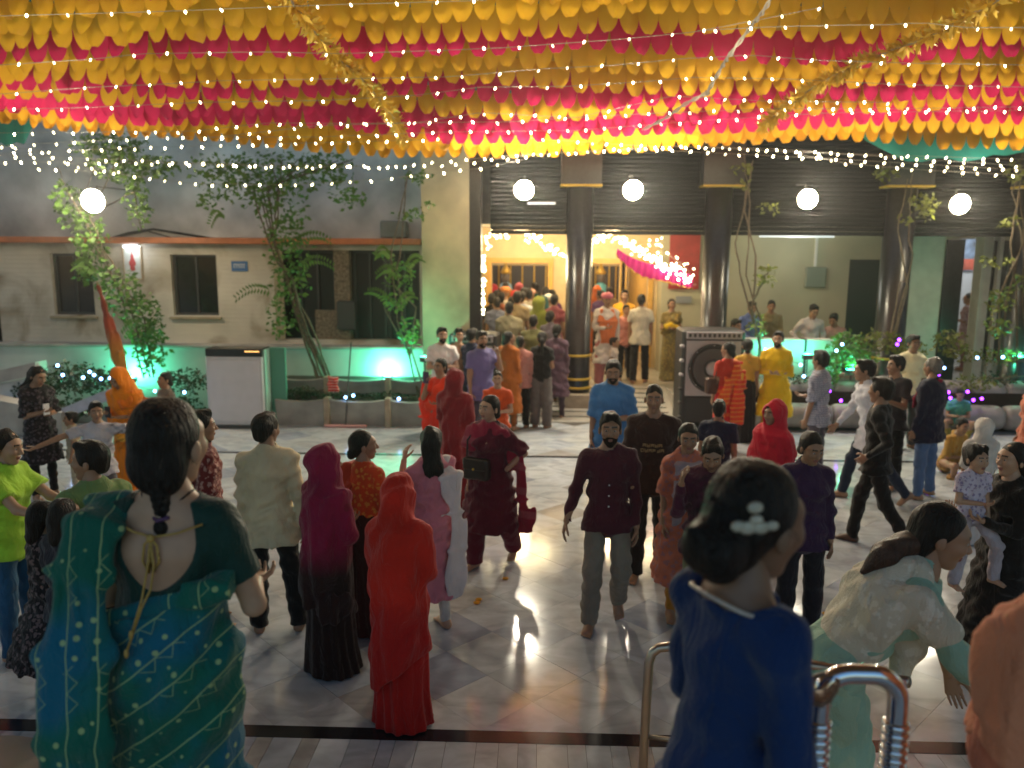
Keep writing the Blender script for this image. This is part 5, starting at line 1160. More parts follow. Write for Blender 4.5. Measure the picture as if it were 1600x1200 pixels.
bush('olive leafy bush below the fourth column', [cl(1375, 535, 13.95, 40, 18), cl(1420, 545, 13.95, 30, 16)], 420, .08, leaf_y, 13.95)
bush('yellowish bush in front of the narrow dark door', [cl(1485, 535, 13.95, 26, 20), cl(1500, 555, 13.9, 26, 10)], 300, .08, leaf_y, 13.95)
bush('low ragged plants at the right edge of the flower bed', [cl(1560, 555, 13.95, 36, 14), cl(1520, 600, 13.5, 40, 12), cl(1440, 610, 13.5, 25, 8)], 420, .07, leaf_y, 13.95)
bush('low dark plants along the upper right kerb', [cl(1240, 592, 13.6, 60, 8), cl(1560, 592, 13.6, 40, 10)], 350, .06, leaf_d, 13.6)
bush('clipped low hedge filling the front stone planter', [cl(460, 617, 13.4, 35, 9, .22), cl(530, 620, 13.4, 40, 7, .22), cl(600, 620, 13.4, 40, 7, .22), cl(650, 622, 13.4, 24, 6, .22), cl(480, 612, 13.45, 20, 8, .2)], 2200, .045, leaf_d, 13.4, 'hedge')
# ================================================================ CABINET, SPEAKERS, STAND, FLAG, BROOM
wc = mat('cabinet_white', (.56, .54, .56), rough=.4, noise=.08)
p0 = G(323, 674); c0_ = empty('cabinet', (P(323, 600, 12.85).x, 12.85, 0), 'tall white display cabinet with a dark top edge beside the planters', 'cabinet')
w_ = X(404, 12.85)-c0_.location.x; hc_ = Z(545, 12.85, 360)
MB().box(0, w_, 0, .42, .05, hc_-.13, bev=.012).build('body', wc, c0_)
MB().box(.0, w_, .0, .42, hc_-.129, hc_, bev=.008).build('top_panel', black_g, c0_)
MB().box(.05, w_-.05, -.012, -.001, .12, hc_-.19, bev=.004).build('door', mat('cabinet_door', (.60, .57, .60), rough=.35, noise=.05), c0_)
MB().box(-.02, w_+.02, -.03, .45, -.0, .049).build('base', grey_fr, c0_); MB().box(w_*.7, w_*.96, -.004, .0, hc_-.05, hc_-.035).build('amber_display', mat('amber', (1, .5, .1), emit=(1, .5, .15), estr=2), c0_)
MB().box(w_+.001, w_+.03, .05, .42, .05, hc_-.02).build('side_trim', mat('side_green_lit', (.3, .45, .38), rough=.4), c0_)  # green light falling on this side is put into its colour
MB().box(w_+.031, w_+.29, .3, .36, .1, hc_-.01, bev=.008).build('side_screen', mat('screen_green_lit', (.08, .25, .18), rough=.3), c0_)  # same green light, put into the panel colour
spk_b = mat('speaker_black', (.02, .02, .022), rough=.5, bump=.3, bscale=150); spk_g = mat('speaker_grille_grey', (.30, .28, .30), rough=.55, noise=.1)
def speaker(px0, px1, pt, Y, zb_, lbl, baffle=True, rz=0):
    a = P(px0, pt, Y); b = P(px1, pt, Y); w = b.x-a.x; zt_ = a.z; h_ = zt_-zb_; o = empty('speaker_cabinet', ((a.x+b.x)/2, Y, zb_), lbl, 'loudspeaker', 'large loudspeakers on the verandah edge', rz=rz)
    MB().box(-w/2, w/2, 0, .7, .07, h_, bev=.03).build('body', spk_b, o)
    for x_ in (-w/2+.12, w/2-.12):
        for y_ in (.12, .58): MB().lathe((x_, y_, 0), [(.045, 0), (.05, .02), (.04, .068)], 12).build('caster', spk_b, o)
    for sx in (-1, 1):
        for k in range(6): MB().box(sx*w/2-.035, sx*w/2+.035, -.05, .06, .18+k*(h_-.35)/5.5, .23+k*(h_-.35)/5.5, bev=.012).build('corner_fin', spk_g if k > 2 else spk_b, o)
    MB().box(-w/2+.06, w/2-.06, -.035, -.001, h_-.14, h_-.02, bev=.01).build('horn_strip', spk_g, o)
    for k in range(11):
        x_ = -w/2+.12+k*(w-.24)/10; MB().box(x_-.022, x_+.022, -.045, -.036, h_-.11, h_-.05, bev=.004).build('horn_slot', spk_b, o)
    if baffle:
        zc_ = h_*.62; R = min(w*.40, h_*.27)
        MB().box(-w/2+.07, w/2-.07, -.02, -.001, zc_-R*1.12, zc_+R*1.12, bev=.006).build('front_panel', spk_g, o)
        def disc(r0, y, prof, m, nm): q = MB().lathe((0, 0, 0), prof, 36).build(nm, m, o, smooth=True); q.rotation_euler = (rad(90), 0, 0); q.location = (0, y, zc_); return q
        disc(R, -.021, [(R*.98, 0), (R, .02), (R*.9, .035), (R*.88, .01), (R*.86, .004)], spk_b, 'rim'); disc(R, -.022, [(R*.86, .006), (R*.8, .02), (R*.72, .018), (R*.3, .003)], mat('cone_grey', (.05, .045, .05), rough=.6), 'cone'); disc(R, -.024, [(R*.3, .002), (R*.24, .02), (R*.1, .034), (R*.01, .036)], spk_g, 'dust_cap')
        for an in range(8): MB().ball((math.cos(an*.785)*R*.94, -.052, zc_+math.sin(an*.785)*R*.94), .012, 6, 4).build('bolt', spk_g, o)
        MB().box(-w/2+.09, w/2-.09, -.025, -.001, .12, zc_-R*1.18, bev=.01).build('lower_grille', spk_b, o)
speaker(1067, 1166, 516, 13.25, 0, 'large black loudspeaker with a round woofer in a grey panel beside the red saree woman')
speaker(700, 776, 522, 13.75, 0, 'loudspeaker with a slotted grey top behind the men in white and lilac', rz=rad(-4))
# leaning flag at the left
fg = empty('flag', G(215, 700), 'tall saffron flag furled on its pole behind the orange veiled woman', 'flag'); a = P(178, 700, fg.location.y); a = Vector((a.x, a.y, 0)); tp = P(152, 440, 12.0)-fg.location
MB().tube([(0, 0, 0), tp], .013).build('pole', mat('bamboo', (.35, .25, .12), rough=.6), fg)
sf = SDF(); q0 = tp*.985; q1 = tp*.55; q2 = tp*.3
sf.cap(q0, q0.lerp(q1, .5)+Vector((.03, 0, 0)), .02, .05, k=.02); sf.cap(q0.lerp(q1, .5)+Vector((.03, 0, 0)), q1+Vector((.05, 0, 0)), .05, .085, k=.03); sf.cap(q1+Vector((.05, 0, 0)), q2+Vector((.06, 0, 0)), .085, .03, k=.03); sf.folds(.02, 4, 'skirt')
V_, Q_ = sf.surf(.016); np_obj('cloth', V_, Q_, [cloth((150, 62, 40), 'fade', (175, 120, 50), 1.75)], fg)
br = empty('floor_squeegee', G(540, 668), 'floor wiper with a pink head leaning on the front planter', 'broom')
MB().tube([(0, 0, .05), (.05, .35, 1.4)], .012).build('handle', grey_fr, br); MB().box(-.36, .36, -.03, .03, 0, .05, bev=.015).build('head', mat('pink_plastic', (.6, .32, .30), rough=.5), br)
rw = empty('draped_cloth', P(520, 592, 13.1), 'small red and white cloth hanging over the upper planter', 'cloth')
s_ = SDF(); s_.slab((0, 0, -.08), (.09, .02, .13), rd=.015).folds(.015, 2, 'shirt'); V_, Q_ = s_.surf(.012); np_obj('cloth', V_, Q_, [cloth((190, 40, 30), 'stripe', (230, 220, 210), 3)], rw)
# ================================================================ RAILINGS ON THE STEPS (polished steel)
steel = mat('polished_steel', (.60, .64, .70), rough=.12, metal=1, noise=.1); steel2 = mat('dull_steel', (.42, .36, .31), rough=.28, metal=.9, noise=.2)
def arc(c, r, a0, a1, n_, ax1, ax2): return [Vector(c)+Vector(ax1)*r*math.cos(a0+(a1-a0)*i/n_)+Vector(ax2)*r*math.sin(a0+(a1-a0)*i/n_) for i in range(n_+1)]
rl = empty('steel_handrail', (P(1342, 1100, 1.75).x, 1.75, 1.0), 'thick polished steel handrail loop with ringed posts in the right foreground', 'handrail')
A1, A2 = P(1280, 1110, 1.75), P(1402, 1110, 1.75); top_ = P(1342, 1053, 1.75).z; hw_ = (A2.x-A1.x)/2; cxx = (A1.x+A2.x)/2; rr = .045
pts = [(-hw_, 0, 0), (-hw_, 0, top_-1-rr-.04)]; pts += [(-hw_+rr*1.5*(1-math.cos(a_)), 0, top_-1-rr*1.5+rr*1.5*math.sin(a_)) for a_ in np.linspace(.2, math.pi/2, 8)]
pts += [(-x_, y_, z_) for x_, y_, z_ in reversed(pts)]
rl.location.x = cxx; MB().tube(pts, .0235, 18).build('loop_pipe', steel, rl, smooth=True)
ztw = P(1280, 1128, 1.75).z-1
for sx in (-1, 1):
    for k in range(16): MB().lathe((sx*hw_, 0, ztw-.021*k), [(.024, -.009), (.030, -.005), (.0315, 0), (.030, .005), (.024, .009)], 18).build('ring', steel, rl, smooth=True)
    MB().lathe((sx*hw_, 0, 0), [(.06, 0), (.06, .006), (.03, .012)], 18).build('foot_plate', steel, rl)
r2 = empty('steel_guardrail', (P(1010, 1100, 2.95).x, 2.95, .571), 'slimmer dull steel guardrail behind the woman in blue', 'handrail'); o0 = r2.location
q = [P(1003, 1230, 2.95), P(1010, 1100, 2.95), P(1014, 1035, 2.95), P(1019, 1020, 2.95), P(1030, 1012, 2.95), P(1050, 1010, 2.93), P(1140, 1021, 2.87), P(1230, 1034, 2.8), P(1300, 1044, 2.72), P(1420, 1066, 2.5)]
q = [Vector((q[0].x-.01, 2.95, .571))]+q
MB().tube([p_-o0 for p_ in q], .019, 14).build('top_pipe', steel2, r2, smooth=True)
for p_, y_ in ((1245, 2.79), (1262, 2.77)):
    t_ = P(p_, 1040, y_)-o0; MB().tube([t_, Vector((t_.x, t_.y, 0))], .018, 12).build('post', steel2, r2, smooth=True)
a, b = P(1006, 1150, 2.95)-o0, P(1300, 1190, 2.72)-o0; MB().tube([a, b], .01, 8).build('lower_rail', steel2, r2, smooth=True)
# ================================================================ PEOPLE
GC, GQ, GV, GH = 'people in the courtyard', 'people queueing at the temple entrance', 'people on the verandah', 'people on the steps in the foreground'
C = cloth
black_c = C((16, 15, 18)); navy = C((18, 20, 38)); white_c = C((205, 200, 200)); cream = C((200, 190, 160)); denim = C((70, 100, 140))
# --- left side
_, J = person(72, 778, 1.58, 60, 'young woman in black dress with printed sleeves looking at a phone by the left shrub', GC, arms=('phone', 'clasp'), hy=10, hp=25, fem=True, hair='long', top=('kurta', C((22, 20, 26), 'floral', (90, 80, 90)), 'half', -.45), bot=('leggings', black_c))
held(J, 'phone', 'phone in the hands of the young woman in black at the far left', 'phone', white_p, (.07, .012, .13), 0, (.02, -.05, .04))
_, J = person(207, 778, 1.56, -10, 'woman in saffron and yellow saree with veiled head looking down at her phone', GC, arms=('phone', 'clasp'), hp=30, fem=True, top=('blouse', C((215, 120, 30)), 'short', .2), bot=('skirt', C((225, 125, 20)), .2), extra=(veil(C((235, 130, 15), 'fade', (215, 170, 70)), hem=.75, w=.21), pallu(C((235, 120, 20)))), hair='crop')
held(J, 'phone', 'dark phone held by the woman in saffron saree', 'phone', black_g, (.07, .012, .13), 0, (.05, -.06, .04))
person(268, 745, 1.36, -40, 'child with pulled back dark hair half hidden beside the white cabinet', GC, fem=True, hair='lowbun', top=('kurta', C((120, 110, 100)), 'short', -.3), bot=('leggings', C((90, 80, 80))), skin='mid')
person(166, 835, 1.38, 20, 'boy in white t-shirt with both arms stretched out sideways', GC, arms=(((1, .25, -.25), (1, .4, -.35)), ((1, .1, .05), (.8, .3, .1))), top=('tshirt', C((185, 180, 188)), 'short', -.12), bot=('trousers', C((90, 85, 90))), hy=15)
person(122, 775, 1.0, -60, 'small child in beige clothes behind the boy with outstretched arms', GC, hair='short', top=('shirt', C((175, 160, 135)), 'short', -.12), bot=('trousers', C((180, 165, 140))), hscale=1.15)
person(36, 1022, 1.66, 85, 'woman in neon green t-shirt and blue jeans with very long loose black hair', GC, arms=('fwd', 'fwd'), fem=True, hair='long', hy=5, hp=10, top=('tshirt', C((165, 215, 60)), 'short', -.12), bot=('jeans', C((35, 85, 120))), skin='fair', fat=1.08)
person(172, 1085, 1.70, -120, 'young man with short black hair standing just left of the teal saree woman', GC, hair='short', hy=35, top=('shirt', C((120, 150, 90)), 'short', -.12), bot=('trousers', black_c))
person(128, 1120, 1.42, 165, 'child with round black hair in front of the young man at the left', GC, hair='girl', top=('shirt', C((40, 40, 50)), 'short', -.12), bot=('trousers', black_c), fem=True)
person(94, 1100, 1.36, 150, 'shorter child in black floral dress beside the left stair', GC, hair='girl', fem=True, arms=('down', 'down'), top=('kurta', C((20, 16, 20), 'floral', (120, 100, 100)), 'long', -.5, .22), bot=('leggings', black_c))
person(330, 975, 1.70, 120, 'man in maroon shirt with pale leaf print behind the teal saree woman', GC, fat=1.1, top=('shirt', C((110, 35, 35), 'floral', (190, 150, 140)), 'half', -.14), bot=('trousers', C((60, 50, 50))))
person(430, 985, 1.70, -172, 'man in loose cream shirt and black trousers seen from behind', GC, arms=('down2', 'down'), legs=('wide', 'stand'), hy=-25, fat=1.05, top=('shirt', C((215, 200, 165)), 'long', -.2, .04), bot=('trousers', black_c))
# --- the group of sarees
person(518, 1046, 1.60, 150, 'woman under a magenta veil whose saree darkens to brown below', GC, fem=True, fat=1.12, arms=('clasp', 'clasp'), hy=-25, hair=None, top=('blouse', C((120, 20, 50)), 'short', .15), bot=('skirt', C((34, 16, 14)), .21, .014), extra=(veil(C((135, 16, 62), 'fade', (40, 18, 18), sc=1.05), hem=.45, w=.21, rx=.9, slant=.7),))
person(574, 985, 1.58, 150, 'woman in orange blouse with a low black bun between the magenta and red veils', GC, fem=True, fat=1.1, arms=('clasp', 'clasp'), hy=-40, hair='lowbun', top=('blouse', C((215, 75, 30), 'floral', (220, 150, 60)), 'half', .1), bot=('skirt', C((60, 18, 18)), .2), extra=(pallu(C((185, 55, 25))),))
person(628, 1130, 1.58, 165, 'woman wrapped from head to feet in a bright red saree', GC, fem=True, fat=1.05, arms=('clasp', ((.25, .3, -1), (.2, 1, .1))), hy=-10, hair=None, top=('blouse', C((185, 35, 25)), 'half', .15), bot=('skirt', C((175, 22, 20)), .19, .017), extra=(veil(C((190, 34, 20), 'fade', (170, 22, 20)), hem=.3, w=.215, rx=.9, pl=.02, slant=.8),))
person(678, 985, 1.62, -140, 'woman in pink kurta and long white dupatta with loose black hair', GC, fem=True, arms=('down', 'face'), hy=-30, hair='long', skin='fair', top=('kurta', C((205, 125, 140)), 'half', -.62, .07), bot=('leggings', C((200, 195, 190))), extra=(drape([(-.1, .1, .42, .07, .02), (-.1, -.02, .51, .06, .025), (-.09, -.13, .40, .075, .018), (-.10, -.165, .1, .085, .016), (-.10, -.18, -.2, .09, .016), (-.09, -.19, -.6, .10, .016)], C((215, 205, 205))),))
_, J = person(765, 884, 1.62, -25, 'smiling woman in maroon suit with a dupatta, hand on hip', GC, fem=True, fat=1.22, skin='fair', arms=('down', 'hip'), legs=('f2', 'b'), hy=-15, hair='lowbun', top=('kurta', C((88, 14, 40)), 'half', -.52, .09), bot=('salwar', C((95, 16, 42))), extra=(
    drape([(-.14, .13, .3, .10, .03), (-.10, .10, .46, .09, .035), (0, .10, .48, .08, .035), (.13, .06, .47, .09, .03), (.19, -.02, .40, .09, .022), (.28, -.03, .1, .075, .015), (.34, -.03, -.2, .078, .012), (.39, -.03, -.52, .09, .011)], C((145, 30, 58), 'stripe', (160, 90, 100), .6)),
    drape([(.0, -.13, .42, .14, .02), (.0, -.14, .25, .15, .02), (.02, -.15, .1, .13, .018)], C((145, 30, 58)), name='dupatta_back')))
bagm = mat('black_leather', (.012, .011, .012), rough=.35, bump=.2)
def bag(J, px_off, size, m, lbl, strap):
    s = J['root'].scale[0]; M = Matrix.Rotation(J['root'].rotation_euler[2], 3, 'Z'); p = J['root'].location+M@Vector((J['Pv']+np.array(px_off))*s)
    o = empty('handbag', p, lbl, 'bag'); o.rotation_euler = (0, 0, J['root'].rotation_euler[2]); w, dd, h_ = size
    S = SDF(); S.slab((0, 0, 0), (w/2, dd/2, h_/2), rd=.03).folds(.004, 2, 'shirt'); V, Q = S.surf(.012); np_obj('pouch', V, Q, [m], o)
    MB().box(-w/2+.02, w/2-.02, -dd/2-.012, -dd/2+.01, 0, h_/2+.005, bev=.01).build('flap', m, o); MB().ball((0, -dd/2-.014, .01), .012, 8, 6).build('clasp', gold, o)
    MB().tube([Vector(q)*s-Vector((J['Pv']+np.array(px_off)))*s for q in strap(J)], .009, 6).build('strap', m, o); return o
bag(J, (-.03, -.21, .12), (.26, .1, .2), bagm, 'black handbag hanging in front of the woman in the maroon suit', lambda J: [J['Pv']+np.array(q) for q in ((-.15, -.19, .2), (-.16, -.16, .38), (-.05, -.1, .54), (.09, .0, .56), (.12, .1, .45))])
_, J = person(690, 745, 1.55, -15, 'woman in vivid orange-red saree holding a phone up behind the maroon hood', GC, fem=True, arms=('face', 'clasp'), hair='lowbun', hy=-20, top=('blouse', C((225, 50, 20)), 'short', .15), bot=('skirt', C((230, 45, 20)), .2), extra=(pallu(C((240, 60, 25))), drape([(-.18, .05, .45, .07, .02), (-.24, .05, .2, .09, .03), (-.22, .05, -.05, .1, .03), (-.2, .02, -.3, .06, .02)], C((240, 50, 22)))))
held(J, 'phone', 'phone raised by the woman in orange-red near the planter', 'phone', mat('phone_purple', (.08, .03, .08), rough=.3), (.08, .015, .15), 0, (0, -.03, .08))
person(712, 790, 1.58, 170, 'woman hidden under a plain maroon-red hood behind the woman in the maroon suit', GC, fem=True, hair=None, top=('blouse', C((130, 25, 35)), 'half', .15), bot=('skirt', C((130, 22, 34)), .19), extra=(veil(C((135, 24, 36)), hem=.5, w=.2, rx=.88),))
# --- people near the queue
person(692, 682, 1.72, 10, 'bearded man in white t-shirt with folded arms in front of the planters', GC, fat=1.05, arms=('cross', 'cross'), beard=1, hair='short', skin='fair', top=('tshirt', C((215, 210, 208)), 'short', -.14), bot=('trousers', C((150, 140, 120))), hy=10)
person(717, 672, 1.66, 20, 'man mostly hidden behind the bearded man in white', GC, hair='short', skin='fair', top=('tshirt', C((150, 110, 90)), 'short', -.12), bot=('trousers', C((60, 60, 70))))
person(738, 676, 1.68, 140, 'man in navy polo shirt turned towards the queue', GC, arms=('elbow', 'clasp'), hair='short', top=('tshirt', C((22, 26, 62)), 'short', -.14), bot=('trousers', C((50, 50, 60))))
person(752, 700, 1.74, 35, 'bearded man in lilac shirt touching his chin', GC, arms=('down', 'face'), beard=1, fat=1.12, hair='short', top=('shirt', C((105, 98, 150)), 'short', -.2, .03), bot=('trousers', C((60, 55, 70))), hy=-10)
person(777, 745, 1.38, 0, 'boy in orange t-shirt standing behind the woman in the maroon suit', GC, arms=('down', 'clasp'), hair='crop', skin='fair', top=('tshirt', C((220, 85, 30)), 'short', -.12), bot=('trousers', C((60, 40, 40))))
person(794, 672, 1.62, 155, 'person in long ochre kurta next to the boy in the pink checked shirt', GQ, fem=True, arms=('down', 'clasp'), hair='lowbun', hy=-30, top=('kurta', C((180, 100, 35)), 'long', -.62, .08), bot=('leggings', C((150, 85, 35))))
person(812, 668, 1.52, 178, 'boy in pink checked shirt and black trousers seen from behind', GQ, hair='short', skin='mid', top=('shirt', C((200, 140, 130), 'check', (120, 60, 60), 2), 'long', -.16), bot=('trousers', black_c))
person(845, 668, 1.6, 160, 'girl in black top and grey trousers with hair tied back in the queue', GQ, fem=True, arms=('clasp', 'down'), hair='pony', hy=20, top=('tshirt', C((18, 18, 20)), 'short', -.1), bot=('salwar', C((105, 98, 95))))
person(868, 655, 1.66, 170, 'woman in dusky mauve suit close to the round column', GQ, fem=True, hair='lowbun', top=('kurta', C((95, 70, 85)), 'long', -.5, .06), bot=('leggings', C((80, 65, 75))))
person(832, 640, 1.68, 175, 'man in olive t-shirt high in the queue', GQ, hair='short', top=('tshirt', C((118, 116, 70)), 'short', -.12), bot=('trousers', C((60, 60, 60))), z=.1)
person(795, 622, 1.74, 178, 'broad man in pale khaki shirt entering the left doorway', GQ, fat=1.15, hair='short', top=('shirt', C((160, 152, 120)), 'short', -.14), bot=('trousers', C((60, 60, 60))), z=.25)
person(858, 628, 1.66, 150, 'person in grey with tied hair leaning on the column base', GQ, fem=True, hair='bun', top=('kurta', C((120, 110, 120)), 'half', -.4), bot=('leggings', C((70, 70, 75))), z=.18)
# --- the crowd inside the hall: all seen from behind
cr_ = random.Random(21)
crowd = [(776, 15.6, 'grey-blue shirt', (110, 115, 140), 'short', 0, 'at the left door edge'), (768, 16.0, 'black top', (25, 24, 28), 'short', 0, 'under the vertical lights'), (815, 16.0, 'white shirt', (190, 195, 210), 'short', 0, 'in the middle of the doorway'),
 (842, 15.7, 'yellow-green veil', (130, 140, 50), None, 1, 'in the left doorway'), (866, 15.6, 'dusty rose shirt', (150, 75, 85), 'short', 0, 'against the round column'), (858, 16.4, 'white shirt and white cap', (205, 205, 210), 'cap', 0, 'near the column'),
 (789, 16.9, 'orange turban', (190, 120, 60), 'turban', 0, 'left of the doorway centre'), (828, 17.2, 'pale pink turban', (225, 170, 150), 'turban', 0, 'right of the doorway centre'), (805, 17.4, 'red veil', (190, 40, 30), None, 1, 'deep in the left doorway'),
 (775, 17.6, 'brown shirt', (110, 80, 60), 'short', 0, 'deep at the left jamb'), (846, 17.9, 'cream shirt', (200, 180, 150), 'short', 0, 'deep at the right jamb'), (818, 18.4, 'yellow kurta', (200, 160, 60), 'short', 0, 'beyond the pink turban'), (796, 18.8, 'mustard veil', (180, 130, 40), None, 1, 'beyond the orange turban'),
 (782, 19.4, 'maroon shirt', (110, 30, 35), 'short', 0, 'far inside on the left'), (836, 19.6, 'teal shirt', (40, 110, 110), 'short', 0, 'far inside on the right'), (810, 20.2, 'pink veil', (200, 90, 110), None, 1, 'before the shrine'), (852, 20.6, 'blue shirt', (60, 80, 150), 'short', 0, 'before the shrine at the right'),
 (938, 18.6, 'violet shirt', (110, 80, 140), 'short', 0, 'beyond the right doorway'), (932, 20.2, 'orange veil', (215, 110, 40), None, 1, 'far beyond the right doorway'), (952, 19.5, 'beige shirt', (170, 150, 120), 'short', 0, 'deep in the right doorway'),
 (800, 16.4, 'mustard shirt', (150, 120, 60), 'short', 0, 'behind the broad man in khaki'), (852, 17.0, 'grey shirt', (120, 120, 125), 'short', 0, 'behind the yellow-green veil'), (785, 18.2, 'sky blue shirt', (110, 150, 190), 'short', 0, 'behind the orange turban'), (783, 16.2, 'rust checked shirt', (150, 80, 50), 'short', 0, 'between the grey-blue shirt and the orange turban'), (849, 16.2, 'dark teal veil', (30, 80, 85), None, 1, 'near the round column'), (808, 15.4, 'sand coloured shirt', (165, 145, 110), 'short', 0, 'at the top of the ramp'),
 (822, 19.0, 'bottle green shirt', (40, 80, 50), 'short', 0, 'deep in the middle of the hall'), (790, 20.6, 'saffron shirt', (220, 120, 40), 'short', 0, 'far inside near the left idol'), (861, 17.2, 'plum shirt', (90, 40, 80), 'short', 0, 'half hidden by the round column'), (770, 18.6, 'crimson veil', (180, 30, 50), None, 1, 'deep beside the left jamb'),
 (825, 16.6, 'ivory shirt', (180, 170, 150), 'curly', 0, 'just before the pink turban')]
for (px_, Y_, nm_, c_, hr, fem_, where) in crowd:
    x_ = P(px_, 480, Y_).x; ex = ()
    if fem_: ex = (veil(C(c_), hem=.8, w=.2),)
    if hr == 'turban': ex = (turban(C(c_)),)
    if hr == 'cap': ex = (turban(C((220, 220, 215))),)
    person(0, 0, cr_.uniform(1.58, 1.74), 180+cr_.uniform(-35, 35), ('woman under a '+nm_ if fem_ else 'person with '+nm_ if 'turban' in nm_ else 'person in '+nm_)+' '+where+', seen from behind', GQ, pos=(x_, Y_, .403), fem=bool(fem_), hair=hr if hr in ('short', 'curly') else None,
           top=('shirt', C(c_) if hr != 'turban' else C((190, 180, 165)), 'short', -.14) if not fem_ else ('blouse', C(c_), 'half', .1), bot=('trousers', C((55, 52, 55))) if not fem_ else ('skirt', C(c_), .2), extra=ex, h=.026, noface=True, hy=cr_.uniform(-20, 20))
# --- verandah entrance at the right doorway
def vp(px, py): return P(px, py, 15.3)
person(945, 603, 1.72, 5, 'man in pink turban and white kurta with an orange shawl in the right doorway', GV, z=.40, arms=('clasp', 'down'), hair=None, top=('kurta', C((215, 205, 200)), 'long', -.5, .05), bot=('salwar', C((190, 120, 120))), extra=(turban(C((200, 110, 130))), around_neck(C((215, 120, 70)), -.1, -.1, .07)))
person(957, 622, 1.12, 70, 'small child in white beside the man in the pink turban', GV, z=.2, hair='short', top=('tshirt', C((210, 195, 185)), 'short', -.12), bot=('trousers', C((190, 170, 160))), hscale=1.15)
person(975, 594, 1.48, 10, 'boy in salmon shirt behind the man seen from behind', GV, z=.40, top=('tshirt', C((195, 130, 120)), 'short', -.12), bot=('trousers', black_c))
person(998, 598, 1.70, 172, 'man in pale grey shirt and black trousers walking into the right doorway', GV, z=.40, legs=('f2', 'b2'), top=('shirt', C((205, 200, 185)), 'short', -.16), bot=('trousers', black_c))
person(0, 0, 1.7, 0, 'man in golden yellow shirt coming out of the right doorway', GV, pos=(P(975, 480, 17.0).x, 17.0, .403), top=('shirt', C((225, 165, 40)), 'short', -.14), bot=('trousers', C((60, 50, 60))))
person(1045, 594, 1.60, -5, 'woman in khaki and gold saree leaning by the wall with a yellow bundle', GV, z=.40, fem=True, arms=('clasp', 'clasp'), hair='lowbun', hy=15, top=('blouse', C((120, 105, 60)), 'short', .15), bot=('skirt', C((125, 115, 75), 'floral', (170, 150, 80)), .19), extra=(pallu(C((135, 120, 70), 'floral', (180, 150, 70))), drape([(-.12, .17, .22, .05, .04), (0, .2, .25, .06, .045), (.13, .17, .2, .05, .04)], C((225, 190, 30)), name='bundle')))
for (px_, py_, Y_, f_, lbl, c_, ar, hp_) in ((1172, 470, 15.6, 10, 'seated man in light blue shirt left of the bare creeper', (95, 115, 175), ('lap', 'lap'), 10), (1205, 468, 15.8, -10, 'seated man in beige shirt right of the bare creeper', (140, 130, 95), ('lap', 'lap'), 5),
        (1145, 497, 15.0, 30, 'seated person in brown low behind the loudspeaker', (110, 80, 65), ('lap', 'lap'), 10), (1268, 474, 15.2, 5, 'seated man in white shirt with arms spread over the glowing planter', (210, 208, 210), ('elbow', 'elbow'), 20), (1307, 488, 15.4, -40, 'seated man in pinkish shirt bending beside the green door', (175, 140, 135), ('lap', 'lap'), 20)):
    tp_ = P(px_, py_, Y_); person(0, 0, 1.68, f_, lbl, GV, pos=(tp_.x, Y_, max(tp_.z-1.32, .403)), legs=('sit', 'sit'), arms=ar, hp=hp_, lean=6, top=('shirt', C(c_), 'long', -.08), bot=('trousers', C((45, 45, 55))))
bz = .403; ben = empty('bench', (P(1230, 520, 15.75).x, 15.75, bz), 'long maroon bench with a low backrest under the seated men', 'bench')
MB().box(-2.0, 1.6, -.55, .15, .36, .42, bev=.02).build('seat', mat('maroon_leather', (.09, .02, .02), rough=.4), ben); MB().box(-2.0, 1.6, .151, .22, .36, .85, bev=.02).build('backrest', MATS['maroon_leather'], ben)
for sx in (-1.9, -.2, 1.5):
    for sy in (-.5, .1): MB().box(sx-.025, sx+.025, sy-.025, sy+.025, 0, .359).build('leg', housing_m, ben)
person(0, 0, 1.66, -120, 'woman in pale printed kurta inside the bright side room at the right', GV, pos=(P(1514, 470, 17.8).x, 17.8, .403), fem=True, hair='lowbun', arms=('clasp', 'clasp'), top=('kurta', C((175, 150, 160), 'floral', (120, 80, 90)), 'half', -.5), bot=('leggings', C((130, 90, 100))))
# --- centre: walking towards the camera
person(952, 800, 1.74, -5, 'bearded man in sky blue kurta shirt behind the man in the maroon shirt', GC, beard=1, skin='mid', fat=1.15, legs=('f2', 'b2'), arms=('down', 'clasp'), top=('kurta', C((70, 125, 180)), 'half', -.3), bot=('trousers', C((60, 70, 90))), hp=12)
_, J = person(1012, 898, 1.76, -8, 'tall man in dark brown t-shirt with gold lettering', GC, skin='mid', fat=1.12, legs=('f2', 'b2'), arms=('down', 'swingb'), hair='crop', top=('tshirt', C((52, 30, 24)), 'half', -.14), bot=('trousers', C((38, 34, 34))))
gp = mat('gold_print', (.4, .28, .12), rough=.6)
lt = MB(); rr_ = random.Random(3)
for row, (n_, z_) in enumerate(((5, .30), (6, .255))):
    for k in range(n_):
        x_ = (k-(n_-1)/2)*.034; w_ = .011
        c0 = J['A'](z_)+J['u']*x_
        yy = lambda xx: -.158+1.6*xx*xx
        for (dx, a_, b_) in ((-w_, -.012, .014), (w_, -.012, .014)):
            if rr_.random() < .85: lt.box(x_+dx-.003, x_+dx+.003, yy(x_)-.004, yy(x_)+.006, c0[2]+a_, c0[2]+b_)
        for zz in rr_.sample((-.012, .0, .011), 2): lt.box(x_-w_, x_+w_, yy(x_)-.004, yy(x_)+.006, c0[2]+zz-.0025, c0[2]+zz+.0025)
lt.build('shirt_lettering', gp, J['root'])
